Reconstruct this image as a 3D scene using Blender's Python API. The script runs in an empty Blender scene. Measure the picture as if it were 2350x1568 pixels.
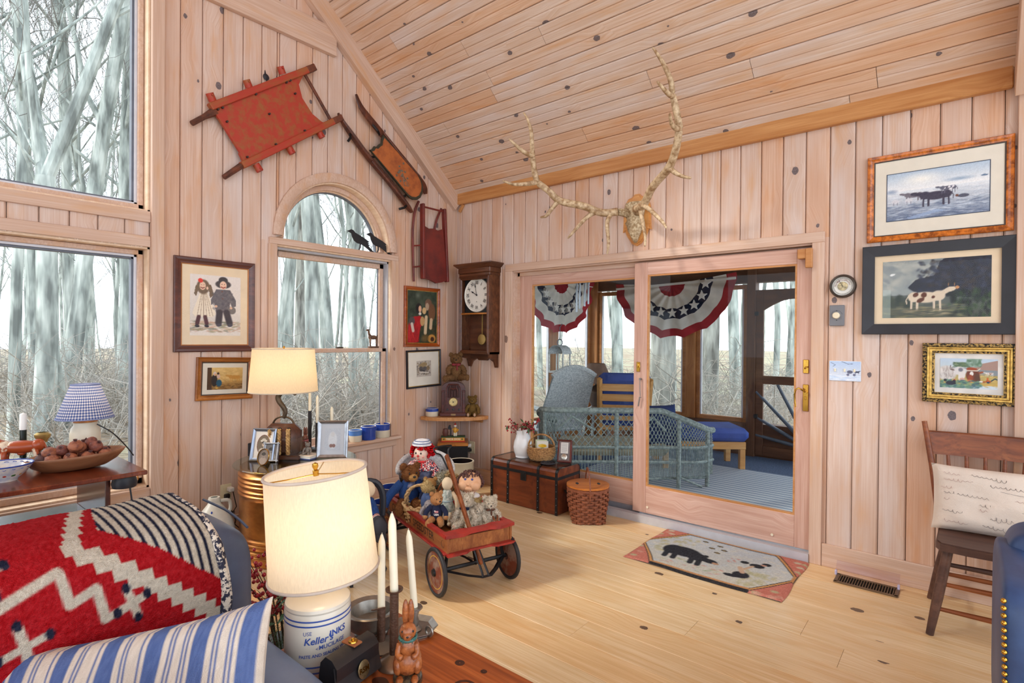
import bpy, math, random
import numpy as np
from mathutils import Matrix, Vector, noise
R = math.radians; pi = math.pi; cos = math.cos; sin = math.sin
sc = bpy.context.scene
col = sc.collection
rnd = random.Random(7)

# ---------------------------------------------------------------- camera
yaw, pitch, roll = R(39.7715), R(-0.3399), R(0.4676)
dv = Vector((-sin(yaw)*cos(pitch), cos(yaw)*cos(pitch), sin(pitch)))
rv = Vector((cos(yaw), sin(yaw), 0)); uv = rv.cross(dv)
rr = rv*cos(roll)+uv*sin(roll); uu = -rv*sin(roll)+uv*cos(roll)
cam = bpy.data.cameras.new('camera'); cam.sensor_width = 36; cam.lens = 36*1248.577/2350
cam.clip_start = 0.05; cam.clip_end = 300
co = bpy.data.objects.new('camera', cam); col.objects.link(co)
co.matrix_world = Matrix(((rr.x,uu.x,-dv.x,4.0502),(rr.y,uu.y,-dv.y,-3.9452),(rr.z,uu.z,-dv.z,1.4334),(0,0,0,1)))
sc.camera = co
# ---------------------------------------------------------------- world, sun, exposure
w = bpy.data.worlds.new('world'); sc.world = w; w.use_nodes = True
bg = w.node_tree.nodes['Background']; bg.inputs[0].default_value = (0.83, 0.91, 1.0, 1); bg.inputs[1].default_value = 3.4
sl = bpy.data.lights.new('sun', 'SUN'); sl.energy = 3.0; sl.angle = R(8); sl.color = (1, .95, .88)
so = bpy.data.objects.new('sun', sl); col.objects.link(so); so.rotation_euler = (R(52), 0, R(-35))
sc.view_settings.view_transform = 'Standard'; sc.view_settings.look = 'None'
sc.view_settings.exposure = -0.2; sc.view_settings.gamma = 1; sc.view_settings.use_curve_mapping = False
sc.cycles.max_bounces = 10; sc.cycles.diffuse_bounces = 6; sc.cycles.transparent_max_bounces = 16
sc.cycles.caustics_reflective = False; sc.cycles.caustics_refractive = False
sc.cycles.sample_clamp_indirect = 6

# ---------------------------------------------------------------- helpers
def lin(c): c /= 255.; return c/12.92 if c <= .04045 else ((c+.055)/1.055)**2.4
def S(r, g=None, b=None):
    if g is None: r, g, b = r
    return (lin(r), lin(g), lin(b), 1.)
def TR(x=0, y=0, z=0, rz=0, rx=0, ry=0, s=1):
    return Matrix.Translation((x,y,z)) @ Matrix.Rotation(R(rz),4,'Z') @ Matrix.Rotation(R(ry),4,'Y') @ Matrix.Rotation(R(rx),4,'X') @ Matrix.Diagonal((s,s,s,1) if not isinstance(s,tuple) else (*s,1))
def align(p0, p1):
    z = (Vector(p1)-Vector(p0)).normalized(); a = Vector((0,0,1)) if abs(z.z) < .95 else Vector((1,0,0))
    x = a.cross(z).normalized(); y = z.cross(x)
    return Matrix(((x.x,y.x,z.x,p0[0]),(x.y,y.y,z.y,p0[1]),(x.z,y.z,z.z,p0[2]),(0,0,0,1)))

class MB:
    """collects shapes, then becomes one mesh object"""
    def __init__(s, M=None): s.v = []; s.f = []; s.M = M or Matrix()
    def add(s, vs, fs, M=None):
        o = len(s.v); T = s.M @ M if M else s.M
        s.v += [T @ Vector(p) for p in vs]; s.f += [tuple(i+o for i in f) for f in fs]; return s
    def box(s, c, d, bev=0, M=None):
        x, y, z = (q/2 for q in d); cx, cy, cz = c
        if bev <= 0:
            vs = [(cx+i*x, cy+j*y, cz+k*z) for k in (-1,1) for j in (-1,1) for i in (-1,1)]
            return s.add(vs, [(0,2,3,1),(4,5,7,6),(0,1,5,4),(2,6,7,3),(0,4,6,2),(1,3,7,5)], M)
        b = min(bev, x*.98, y*.98, z*.98); vs = []; ix = {}
        for i in (-1,1):
            for j in (-1,1):
                for k in (-1,1):
                    for a in range(3):
                        p = [i*(x-b), j*(y-b), k*(z-b)]; p[a] = (i*x, j*y, k*z)[a]
                        ix[i,j,k,a] = len(vs); vs.append((cx+p[0], cy+p[1], cz+p[2]))
        fs = []
        for a in range(3):
            u, v_ = [(1,2),(2,0),(0,1)][a]
            for sg in (-1,1):
                q = []
                for (e, g) in ((-1,-1),(1,-1),(1,1),(-1,1)):
                    t = [0,0,0]; t[a] = sg; t[u] = e; t[v_] = g; q.append(ix[t[0],t[1],t[2],a])
                fs.append(tuple(q if sg > 0 else q[::-1]))
        for a in range(3):
            u, v_ = [(1,2),(2,0),(0,1)][a]
            for e in (-1,1):
                for g in (-1,1):
                    t0 = [0,0,0]; t0[a] = -1; t0[u] = e; t0[v_] = g; t1 = list(t0); t1[a] = 1
                    q = (ix[(*t0,u)], ix[(*t1,u)], ix[(*t1,v_)], ix[(*t0,v_)])
                    fs.append(q if e*g < 0 else q[::-1])
        for i in (-1,1):
            for j in (-1,1):
                for k in (-1,1):
                    q = (ix[i,j,k,0], ix[i,j,k,1], ix[i,j,k,2]); fs.append(q if i*j*k > 0 else q[::-1])
        return s.add(vs, fs, M)
    def lathe(s, prof, n=24, M=None, a0=0, a1=2*pi):
        vs = []; fs = []; full = abs(a1-a0-2*pi) < 1e-6; cols = n if full else n+1
        for (r, z) in prof:
            for i in range(cols):
                a = a0+(a1-a0)*i/n; vs.append((r*cos(a), r*sin(a), z))
        for k in range(len(prof)-1):
            for i in range(n):
                j = (i+1) % cols; fs.append((k*cols+i, k*cols+j, (k+1)*cols+j, (k+1)*cols+i))
        return s.add(vs, fs, M)
    def cyl(s, p0, p1, r0, r1=None, n=12):
        r1 = r0 if r1 is None else r1; L = (Vector(p1)-Vector(p0)).length
        return s.lathe([(0,0),(r0,0),(r1,L),(0,L)], n, align(p0,p1))
    def tube(s, pts, r, n=6, closed=False, flat=1.0, caps=True):
        P = [Vector(p) for p in pts]; N = len(P); rs = r if isinstance(r,(list,tuple)) else [r]*N
        vs = []; fs = []; up = None
        for i, p in enumerate(P):
            a = P[(i-1) % N] if closed or i > 0 else p; b = P[(i+1) % N] if closed or i < N-1 else p
            t = (b-a); t = t.normalized() if t.length > 1e-9 else Vector((0,0,1))
            if up is None: up = Vector((0,0,1)) if abs(t.z) < .9 else Vector((1,0,0))
            x = up.cross(t)
            if x.length < 1e-5: x = Vector((1,0,0)).cross(t)
            x.normalize(); y = t.cross(x); up = y
            for k in range(n):
                q = 2*pi*k/n; vs.append(p+x*(cos(q)*rs[i])+y*(sin(q)*rs[i]*flat))
        for i in range(N if closed else N-1):
            for k in range(n):
                j = (i+1) % N; l = (k+1) % n; fs.append((i*n+k, i*n+l, j*n+l, j*n+k))
        if not closed and caps: fs += [tuple(range(n))[::-1], tuple(range((N-1)*n, N*n))]
        return s.add(vs, fs)
    def ell(s, c, r, n=14, m=9, M=None, fz=None):
        r = r if isinstance(r, tuple) else (r,r,r); vs = []; fs = []
        for k in range(m+1):
            t = pi*k/m
            for i in range(n):
                a = 2*pi*i/n; p = Vector((sin(t)*cos(a), sin(t)*sin(a), -cos(t)))
                if fz: p = p*(1+fz*noise.noise(p*3+Vector(c)*9))
                vs.append((c[0]+r[0]*p.x, c[1]+r[1]*p.y, c[2]+r[2]*p.z))
        for k in range(m):
            for i in range(n):
                j = (i+1) % n; fs.append((k*n+i, k*n+j, (k+1)*n+j, (k+1)*n+i))
        return s.add(vs, fs, M)
    def prism(s, poly, h0, h1, M=None):
        n = len(poly); vs = [(x,y,h0) for x,y in poly]+[(x,y,h1) for x,y in poly]
        ar = sum(poly[i][0]*poly[(i+1)%n][1]-poly[(i+1)%n][0]*poly[i][1] for i in range(n))
        up = tuple(range(n,2*n)); dn = tuple(range(n))[::-1]; sd = [(i,(i+1)%n,n+(i+1)%n,n+i) for i in range(n)]
        if ar*(h1-h0) < 0: up, dn = up[::-1], dn[::-1]; sd = [f[::-1] for f in sd]
        return s.add(vs, [up, dn]+sd, M)
    def torus(s, Rr, r, n=24, m=8, M=None):
        vs = []; fs = []
        for i in range(n):
            a = 2*pi*i/n
            for k in range(m):
                b = 2*pi*k/m; q = Rr+r*cos(b); vs.append((q*cos(a), q*sin(a), r*sin(b)))
        for i in range(n):
            for k in range(m):
                j = (i+1)%n; l = (k+1)%m; fs.append((i*m+k, j*m+k, j*m+l, i*m+l))
        return s.add(vs, fs, M)
    def grid(s, fn, nu, nv, M=None, cu=False):
        vs = [fn(i/nu, j/nv) for j in range(nv+1) for i in range(nu+(0 if cu else 1))]; w_ = nu if cu else nu+1
        fs = [(j*w_+i, j*w_+(i+1)%w_, (j+1)*w_+(i+1)%w_, (j+1)*w_+i) for j in range(nv) for i in range(nu)]
        return s.add(vs, fs, M)
    def fuzz(s, n, L, seed=1, wd=.25, droop=0):
        """short tapering tufts standing on the faces built so far"""
        g = random.Random(seed); F = [f for f in s.f]; W = []; t = 0
        for f in F:
            a, b, c = s.v[f[0]], s.v[f[1]], s.v[f[2]]; ar = (b-a).cross(c-a).length
            if len(f) > 3: ar += (c-a).cross(s.v[f[3]]-a).length
            t += ar; W.append(t)
        import bisect
        for _ in range(n):
            f = F[min(bisect.bisect(W, g.random()*t), len(F)-1)]
            a, b, c = (s.v[i] for i in f[:3]); d = s.v[f[3]] if len(f) > 3 else c
            u, v_ = g.random(), g.random(); p = (a*(1-u)+b*u)*(1-v_)+(d*(1-u)+c*u)*v_
            nn = (b-a).cross(c-a)
            if nn.length < 1e-12: nn = (c-a).cross(d-a)
            if nn.length < 1e-12: continue
            nn.normalize(); q = Vector((g.gauss(0,1), g.gauss(0,1), g.gauss(0,1))).normalized()
            tip = p+(nn+q*.6+Vector((0,0,-droop))).normalized()*L*(.6+.8*g.random()); sd = nn.cross(q)
            if sd.length < 1e-6: continue
            sd = sd.normalized()*L*wd; o = len(s.v); s.v += [p-sd-nn*L*.1, p+sd-nn*L*.1, tip]; s.f.append((o,o+1,o+2))
        return s
    def build(s, name, mat, parent=None, smooth=False, loc=None, rz=0):
        me = bpy.data.meshes.new(name); me.from_pydata([tuple(p) for p in s.v], [], s.f); me.update()
        if smooth:
            me.polygons.foreach_set('use_smooth', [True]*len(me.polygons))
            if smooth != 'all':
                try: me.set_sharp_from_angle(angle=R(38))
                except Exception: pass
        if mat: me.materials.append(mat)
        o = bpy.data.objects.new(name, me); col.objects.link(o)
        if parent: o.parent = parent
        if loc: o.location = loc
        if rz: o.rotation_euler.z = R(rz)
        return o

def tag(o, label=None, cat=None, group=None, kind=None):
    if label: o['label'] = label
    if cat: o['category'] = cat
    if group: o['group'] = group
    if kind: o['kind'] = kind
    return o
def thing(name, label, cat, loc=(0,0,0), rz=0, group=None, M=None):
    o = bpy.data.objects.new(name, None); col.objects.link(o); o.empty_display_size = .05
    if M: o.matrix_world = M
    else: o.location = loc; o.rotation_euler.z = R(rz)
    return tag(o, label, cat, group)
def copy_tree(o, parent=None):
    c = o.copy(); col.objects.link(c)
    if parent: c.parent = parent
    for ch in list(o.children): copy_tree(ch, c)
    return c
def text_mesh(txt, size, name='lettering', depth=.0, align='CENTER', shear=0, bold=0, space=1):
    cu = bpy.data.curves.new('t', 'FONT'); cu.body = txt; cu.size = size; cu.align_x = align; cu.align_y = 'CENTER'
    cu.extrude = depth; cu.shear = shear; cu.offset = bold; cu.space_character = space; cu.resolution_u = 3
    o = bpy.data.objects.new('t', cu); col.objects.link(o); dg = bpy.context.evaluated_depsgraph_get()
    me = bpy.data.meshes.new_from_object(o.evaluated_get(dg)); vs = [v.co.copy() for v in me.vertices]; fs = [tuple(p.vertices) for p in me.polygons]
    bpy.data.objects.remove(o); bpy.data.curves.remove(cu); bpy.data.meshes.remove(me)
    return vs, fs

# ---------------------------------------------------------------- materials
MATS = {}
def nodes(name):
    m = bpy.data.materials.new(name); m.use_nodes = True; nt = m.node_tree
    return m, nt, nt.nodes['Principled BSDF'], nt.links.new
def setp(b, rough=.5, metal=0, spec=.5, **k):
    b.inputs['Roughness'].default_value = rough; b.inputs['Metallic'].default_value = metal; b.inputs['Specular IOR Level'].default_value = spec
    for n_, v_ in k.items(): b.inputs[n_.replace('_',' ')].default_value = v_
def ramp(nt, stops, fac, interp='LINEAR'):
    r = nt.nodes.new('ShaderNodeValToRGB'); e = r.color_ramp.elements; r.color_ramp.interpolation = interp
    while len(e) < len(stops): e.new(.5)
    for i, (p, c) in enumerate(stops): e[i].position = p; e[i].color = c if len(c) == 4 else (*c,1)
    nt.links.new(fac, r.inputs[0]); return r.outputs[0]
def math_(nt, op, a, b=None, c=None):
    n = nt.nodes.new('ShaderNodeMath'); n.operation = op
    for i, v_ in enumerate((a,b,c)):
        if v_ is None: continue
        if isinstance(v_, (int,float)): n.inputs[i].default_value = v_
        else: nt.links.new(v_, n.inputs[i])
    return n.outputs[0]
def mixc(nt, fac, a, b, mode='MIX'):
    n = nt.nodes.new('ShaderNodeMix'); n.data_type = 'RGBA'; n.blend_type = mode
    for s_, v_ in ((n.inputs[0],fac),(n.inputs[6],a),(n.inputs[7],b)):
        if isinstance(v_, (int,float)): s_.default_value = v_
        elif isinstance(v_, tuple): s_.default_value = v_
        else: nt.links.new(v_, s_)
    return n.outputs[2]
def noise_(nt, vec, scale, detail=3, rough=.55, dist=0):
    n = nt.nodes.new('ShaderNodeTexNoise'); n.inputs['Scale'].default_value = scale; n.inputs['Detail'].default_value = detail
    n.inputs['Roughness'].default_value = rough; n.inputs['Distortion'].default_value = dist
    if vec: nt.links.new(vec, n.inputs['Vector'])
    return n.outputs[0]
def coord(nt, sx=1, sy=1, sz=1, rand=0):
    tc = nt.nodes.new('ShaderNodeTexCoord'); v = tc.outputs['Object']
    if rand:
        oi = nt.nodes.new('ShaderNodeObjectInfo'); mu = nt.nodes.new('ShaderNodeVectorMath'); mu.operation = 'MULTIPLY_ADD'
        cb = nt.nodes.new('ShaderNodeCombineXYZ'); nt.links.new(oi.outputs['Random'], cb.inputs[0]); nt.links.new(oi.outputs['Random'], cb.inputs[1])
        nt.links.new(cb.outputs[0], mu.inputs[0]); mu.inputs[1].default_value = (rand, rand*3.7, 0); nt.links.new(v, mu.inputs[2]); v = mu.outputs[0]
    mp = nt.nodes.new('ShaderNodeMapping'); mp.inputs['Scale'].default_value = (sx,sy,sz); nt.links.new(v, mp.inputs[0]); return mp.outputs[0], v
def bump(nt, b, h, strength=.2, dist=.01):
    n = nt.nodes.new('ShaderNodeBump'); n.inputs['Strength'].default_value = strength; n.inputs['Distance'].default_value = dist
    nt.links.new(h, n.inputs['Height']); nt.links.new(n.outputs[0], b.inputs['Normal'])
def mat(name, c, rough=.5, metal=0, spec=.5, var=.12, scale=12, bmp=0, bscale=None, **k):
    """plain coloured surface with a little uneven tone"""
    if name in MATS: return MATS[name]
    m, nt, b, L = nodes(name); setp(b, rough, metal, spec, **k); v, _ = coord(nt)
    c = S(*c) if max(c[:3]) > 1 else c
    if var:
        n = noise_(nt, v, scale, 4); d = tuple(x*(1-var*1.6) for x in c[:3]); h = tuple(min(1, x*(1+var)) for x in c[:3])
        L(ramp(nt, [(.3,d),(.7,h)], n), b.inputs['Base Color'])
    else: b.inputs['Base Color'].default_value = c
    if bmp: bump(nt, b, noise_(nt, v, bscale or scale*4, 3), bmp, .01)
    MATS[name] = m; return m
def two(name, c0, c1, scale, lo=.45, hi=.55, rough=.5, metal=0, bmp=0, spec=.5, st=(1,1,1), detail=5, rand=0, dist=0):
    """two worn-together colours"""
    if name in MATS: return MATS[name]
    m, nt, b, L = nodes(name); setp(b, rough, metal, spec); v, _ = coord(nt, *st, rand=rand); n = noise_(nt, v, scale, detail, .62, dist)
    L(ramp(nt, [(lo,S(*c0)),(hi,S(*c1))], n), b.inputs['Base Color'])
    if bmp: bump(nt, b, n, bmp, .01)
    MATS[name] = m; return m
def wood(name, pale, mid, deep, knot=None, rough=.5, ks=4.2, kd=.05, wash=None, gs=30, spec=.4, bmp=.08, rand=50, kr=.55, tint=None, warm=None):
    """boards with the grain along local X; every board shifts the pattern by its own random number"""
    if name in MATS: return MATS[name]
    m, nt, b, L = nodes(name); setp(b, rough, 0, spec); v, raw = coord(nt, 1, 1, 1, rand)
    vo = nt.nodes.new('ShaderNodeTexVoronoi'); vo.voronoi_dimensions = '2D'; vo.inputs['Scale'].default_value = ks; vo.inputs['Randomness'].default_value = 1
    mp = nt.nodes.new('ShaderNodeMapping'); mp.inputs['Scale'].default_value = (.72,1,1); L(v, mp.inputs[0]); L(mp.outputs[0], vo.inputs['Vector'])
    dist = vo.outputs['Distance']
    sep = nt.nodes.new('ShaderNodeSeparateColor'); L(vo.outputs['Color'], sep.inputs[0])
    near = nt.nodes.new('ShaderNodeMapRange'); near.inputs[1].default_value = .0; near.inputs[2].default_value = .35; near.inputs[3].default_value = 1; near.inputs[4].default_value = 0; L(dist, near.inputs[0])
    on = math_(nt, 'GREATER_THAN', sep.outputs[0], kr)
    # grain stretched along X and bent round the knots
    off = nt.nodes.new('ShaderNodeCombineXYZ'); L(math_(nt,'MULTIPLY', math_(nt,'MULTIPLY', near.outputs[0], on), .05), off.inputs[1])
    ad = nt.nodes.new('ShaderNodeVectorMath'); ad.operation = 'ADD'; L(v, ad.inputs[0]); L(off.outputs[0], ad.inputs[1])
    g1 = nt.nodes.new('ShaderNodeMapping'); g1.inputs['Scale'].default_value = (1.1, gs, gs*.5); L(ad.outputs[0], g1.inputs[0]); gr = noise_(nt, g1.outputs[0], 1.6, 5, .6, .15)
    g2 = nt.nodes.new('ShaderNodeMapping'); g2.inputs['Scale'].default_value = (.9, 5, 3); L(v, g2.inputs[0]); bl = noise_(nt, g2.outputs[0], 1.7, 2)
    c = ramp(nt, [(.28,S(*deep)),(.5,S(*mid)),(.72,S(*pale))], gr)
    c = mixc(nt, math_(nt,'MULTIPLY', ramp(nt, [(.42,(0,0,0)),(.62,(1,1,1))], bl), .5), c, S(*deep))
    if warm: c = mixc(nt, ramp(nt, [(.52,(0,0,0)),(.72,(.7,.7,.7))], noise_(nt, g2.outputs[0], 2.6, 3)), c, S(*warm))
    fine = nt.nodes.new('ShaderNodeMapping'); fine.inputs['Scale'].default_value = (2.5, gs*4.5, gs*2); L(ad.outputs[0], fine.inputs[0]); fn_ = noise_(nt, fine.outputs[0], 1.3, 2)
    c = mixc(nt, math_(nt,'MULTIPLY', ramp(nt, [(.42,(1,1,1)),(.5,(0,0,0))], fn_), .35), c, S(*deep))
    if wash: c = mixc(nt, ramp(nt, [(.5,(0,0,0)),(.7,(.62,.62,.62))], noise_(nt, g2.outputs[0], 1.1, 3)), c, S(*wash))
    if tint:
        oi = nt.nodes.new('ShaderNodeObjectInfo'); c = mixc(nt, ramp(nt, [(.35,(0,0,0)),(1,(.75,.75,.75))], oi.outputs['Random']), c, S(*tint), 'MULTIPLY')
    if knot:
        wob = noise_(nt, v, 60, 2); dd = math_(nt,'ADD', dist, math_(nt,'MULTIPLY', math_(nt,'SUBTRACT', wob, .5), .03))
        siz = math_(nt,'MULTIPLY_ADD', sep.outputs[1], kd, kd*.35)
        k1 = math_(nt,'MULTIPLY', math_(nt,'LESS_THAN', dd, siz), on)
        ring = math_(nt,'MULTIPLY', ramp(nt, [(0,(.75,.75,.75)),(.16,(0,0,0))], dist), on)
        c = mixc(nt, ring, c, S(*deep)); kc = mixc(nt, ramp(nt, [(.4,(0,0,0)),(.6,(1,1,1))], noise_(nt, v, 110, 2)), S(*knot), tuple(x*.55 for x in S(*knot)[:3])+(1,))
        c = mixc(nt, math_(nt,'MULTIPLY', k1, .88), c, kc)
    L(c, b.inputs['Base Color'])
    if bmp: bump(nt, b, gr, bmp, .004)
    MATS[name] = m; return m
def glass_mat(name, tint=(1,1,1,1), ior=1.3, rough=0):
    if name in MATS: return MATS[name]
    m, nt, b, L = nodes(name); nt.nodes.remove(b); o = nt.nodes['Material Output']
    t = nt.nodes.new('ShaderNodeBsdfTransparent'); t.inputs[0].default_value = tint
    g = nt.nodes.new('ShaderNodeBsdfGlossy'); g.inputs['Roughness'].default_value = rough
    f = nt.nodes.new('ShaderNodeFresnel'); f.inputs[0].default_value = ior; mx = nt.nodes.new('ShaderNodeMixShader')
    ge = nt.nodes.new('ShaderNodeNewGeometry'); L(math_(nt,'MULTIPLY', f.outputs[0], math_(nt,'SUBTRACT', 1.0, ge.outputs['Backfacing'])), mx.inputs[0]); L(t.outputs[0], mx.inputs[1]); L(g.outputs[0], mx.inputs[2]); L(mx.outputs[0], o.inputs[0])
    MATS[name] = m; return m
def cloth_shade(name, c, trans=.5, chk=None):
    """lamp-shade cloth: part diffuse, part translucent"""
    m, nt, b, L = nodes(name); nt.nodes.remove(b); o = nt.nodes['Material Output']
    d = nt.nodes.new('ShaderNodeBsdfDiffuse'); t = nt.nodes.new('ShaderNodeBsdfTranslucent'); mx = nt.nodes.new('ShaderNodeMixShader'); mx.inputs[0].default_value = trans
    if chk:
        L(chk(nt), d.inputs[0]); L(chk(nt), t.inputs[0])
    else:
        tc = nt.nodes.new('ShaderNodeTexCoord'); mp = nt.nodes.new('ShaderNodeMapping'); mp.inputs['Scale'].default_value = (300,300,60); L(tc.outputs['Object'], mp.inputs[0])
        q = ramp(nt, [(.3,tuple(x*.9 for x in S(*c)[:3])),(.7,S(*c))], noise_(nt, mp.outputs[0], 1, 2)); L(q, d.inputs[0]); L(q, t.inputs[0])
    L(d.outputs[0], mx.inputs[1]); L(t.outputs[0], mx.inputs[2]); L(mx.outputs[0], o.inputs[0]); return m
def vcol(name='painted', rough=.6, spec=.3, bmp=0, bs=200):
    if name in MATS: return MATS[name]
    m, nt, b, L = nodes(name); setp(b, rough, 0, spec); a = nt.nodes.new('ShaderNodeAttribute'); a.attribute_name = 'col'; L(a.outputs['Color'], b.inputs['Base Color'])
    if bmp: v, _ = coord(nt); bump(nt, b, noise_(nt, v, bs, 2), bmp, .01)
    MATS[name] = m; return m
def colour(o, fn):
    """per-vertex colour from fn(index, co)"""
    me = o.data; a = me.color_attributes.new('col', 'FLOAT_COLOR', 'POINT'); buf = []
    for i, v in enumerate(me.vertices): buf += list(fn(i, v.co))[:3]+[1.]
    a.data.foreach_set('color', buf); return o

class CV:
    """small painted picture, x right, y up, both 0..1"""
    def __init__(s, w, h, c=(200,200,200), seed=3):
        s.w, s.h = w, h; s.a = np.zeros((h,w,3)); s.a[:] = c; s.X, s.Y = np.meshgrid((np.arange(w)+.5)/w, (np.arange(h)+.5)/h); s.g = np.random.RandomState(seed)
    def put(s, m, c): m = np.clip(m,0,1)[...,None]; s.a = s.a*(1-m)+np.array(c)*m; return s
    def grad(s, c0, c1, y0=0, y1=1, x0=None, x1=None):
        t = np.clip((s.Y-y0)/(y1-y0),0,1)[...,None]; m = ((s.Y >= y0)&(s.Y <= y1))
        if x0 is not None: m = m&(s.X >= x0)&(s.X <= x1)
        q = np.array(c0)*(1-t)+np.array(c1)*t; s.a = np.where(m[...,None], q, s.a); return s
    def ell(s, x, y, rx, ry, c, rot=0, soft=.18, op=1):
        a = R(rot); asp = s.w/s.h; dx = (s.X-x)*asp; dy = s.Y-y; u = dx*cos(a)+dy*sin(a); v = -dx*sin(a)+dy*cos(a)
        d = np.sqrt((u/(rx*asp))**2+(v/ry)**2); return s.put((1-d)/soft*op if soft else (d < 1)*op, c) if op == 1 else s.put(np.clip((1-d)/soft,0,1)*op, c)
    def poly(s, pts, c, op=1):
        m = np.zeros(s.X.shape, bool); n = len(pts)
        for i in range(n):
            x0, y0 = pts[i]; x1, y1 = pts[(i+1)%n]
            if y0 == y1: continue
            m ^= ((s.Y > min(y0,y1))&(s.Y <= max(y0,y1))&(s.X < x0+(s.Y-y0)*(x1-x0)/(y1-y0)))
        return s.put(m*float(op), c)
    def line(s, pts, w, c, op=1):
        d = np.full(s.X.shape, 9.); asp = s.w/s.h
        for (x0,y0),(x1,y1) in zip(pts, pts[1:]):
            ax, ay, bx, by = x0*asp, y0, x1*asp, y1; L2 = (bx-ax)**2+(by-ay)**2+1e-9
            t = np.clip(((s.X*asp-ax)*(bx-ax)+(s.Y-ay)*(by-ay))/L2,0,1); d = np.minimum(d, np.hypot(s.X*asp-ax-t*(bx-ax), s.Y-ay-t*(by-ay)))
        return s.put(np.clip((w-d)/(w*.35)+.0,0,1)*op, c)
    def grain(s, amp, k=1, y0=0, y1=1):
        n = s.g.rand((s.h+k-1)//k, (s.w+k-1)//k, 1).repeat(k,0).repeat(k,1)[:s.h,:s.w]; s.a = s.a+((n-.5)*2*amp)*(((s.Y >= y0)&(s.Y <= y1))[...,None]); return s
    def dabs(s, n, x0, x1, y0, y1, rx, ry, cols, op=.7, rot=40):
        for _ in range(n):
            c = cols[s.g.randint(len(cols))]; q = .5+s.g.rand(); s.ell(x0+(x1-x0)*s.g.rand(), y0+(y1-y0)*s.g.rand(), rx*q, ry*q, c, (s.g.rand()-.5)*2*rot, .6, op)
        return s
    def sheet(s, name, W, H, parent, mt=None, loc=(0,0,0), fn=None, mesh=None):
        """flat print in local XZ facing -Y (or bent by fn(u,v))"""
        a = np.clip(s.a,0,255)/255.; a = np.where(a <= .04045, a/12.92, ((a+.055)/1.055)**2.4); vs = []; h, w_ = s.h, s.w
        for j in range(h):
            for i in range(w_):
                u, v = i/(w_-1), j/(h-1); vs.append(fn(u,v) if fn else ((u-.5)*W, 0, (v-.5)*H))
        fs = [(j*w_+i, j*w_+i+1, (j+1)*w_+i+1, (j+1)*w_+i) for j in range(h-1) for i in range(w_-1)]
        m = MB(); m.v = [Vector(p) for p in vs]; m.f = fs; o = m.build(name, mt or vcol(), parent, bool(fn) and 'all', loc)
        at = o.data.color_attributes.new('col','FLOAT_COLOR','POINT'); at.data.foreach_set('color', np.concatenate([a.reshape(-1,3), np.ones((h*w_,1))],1).ravel().astype(np.float32)); return o
# ================================================================ the room
PINE = wood('whitewashed pine', (222,206,196), (211,188,175), (198,166,146), (98,90,98), .55, ks=3.3, kd=.05, wash=(212,202,200), kr=.52, gs=60, tint=(255,230,206), warm=(206,160,118))
PINEC = wood('ceiling pine', (224,209,198), (211,189,173), (197,165,140), (98,90,98), .55, ks=3.2, kd=.05, wash=(212,204,204), kr=.46, gs=60, tint=(255,222,184), warm=(206,158,110))
FLOORW = wood('floor pine', (236,214,178), (228,202,160), (212,178,132), (70,48,44), .25, ks=2.6, kd=.045, kr=.56, gs=40, spec=.5, bmp=.03, tint=(255,238,216), warm=(214,172,118))
TRIMW = wood('trim pine', (216,193,177), (206,177,158), (192,158,136), (120,90,78), .5, ks=1.6, kd=.03, kr=.75, gs=50, warm=(204,158,116))
CREAM = wood('jamb pine', (236,214,188), (228,200,172), (214,182,150), None, .5, gs=20)
HONEY = wood('honey pine', (206,156,104), (196,142,88), (172,112,60), (100,66,50), .45, ks=2.6, kd=.05, kr=.6, gs=20)
GASKET = mat('grey gasket', (96,100,112), .5); ALU = mat('white vinyl', (206,208,216), .4, var=.05)
GLASS = glass_mat('window glass', (.97,.985,.98,1), 1.28)
BACK = mat('wall core', (150,112,84), .8)

_pl = {}
def plank(name, O, ax, ay, az, wd, L, m, parent, c0=0, c1=0, T=.02, bev=.0075, groove=False):
    k = (round(wd,4), round(L,4), round(c0,3), round(c1,3), T, bev, groove, m.name)
    me = _pl.get(k)
    if me is None:
        h = wd/2; b = bev
        pf = [(-h,-T),(-h,-b),(-h+b,0),(h-b,0),(h,-b),(h,-T)]
        if groove: pf = [(-h,-T),(-h,-b),(-h+b,0),(-b,0),(0,-b*.9),(b,0),(h-b,0),(h,-b),(h,-T)]
        n = len(pf); vs = [(c0*y, y, z) for y, z in pf]+[(L+c1*y, y, z) for y, z in pf]
        fs = [(i, i+1, n+i+1, n+i)[::-1] for i in range(n-1)]+[tuple(range(n)), tuple(range(2*n-1,n-1,-1))]
        me = bpy.data.meshes.new(name); me.from_pydata(vs, [], fs); me.materials.append(m); _pl[k] = me
    o = bpy.data.objects.new(name, me); col.objects.link(o); o.parent = parent
    o.matrix_basis = Matrix(((ax[0],ay[0],az[0],O[0]),(ax[1],ay[1],az[1],O[1]),(ax[2],ay[2],az[2],O[2]),(0,0,0,1)))
    return o
def beam(name, p0, p1, ay, W, T, m, parent=None, bev=.003):
    p0, p1 = Vector(p0), Vector(p1); x = (p1-p0); L = x.length; x.normalize(); y = Vector(ay); y = (y-x*y.dot(x)).normalized(); z = x.cross(y); c = (p0+p1)/2
    o = MB().box((0,0,0), (L,W,T), bev).build(name, m, parent)
    o.matrix_basis = Matrix(((x.x,y.x,z.x,c.x),(x.y,y.y,z.y,c.y),(x.z,y.z,z.z,c.z),(0,0,0,1))); return o
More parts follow.
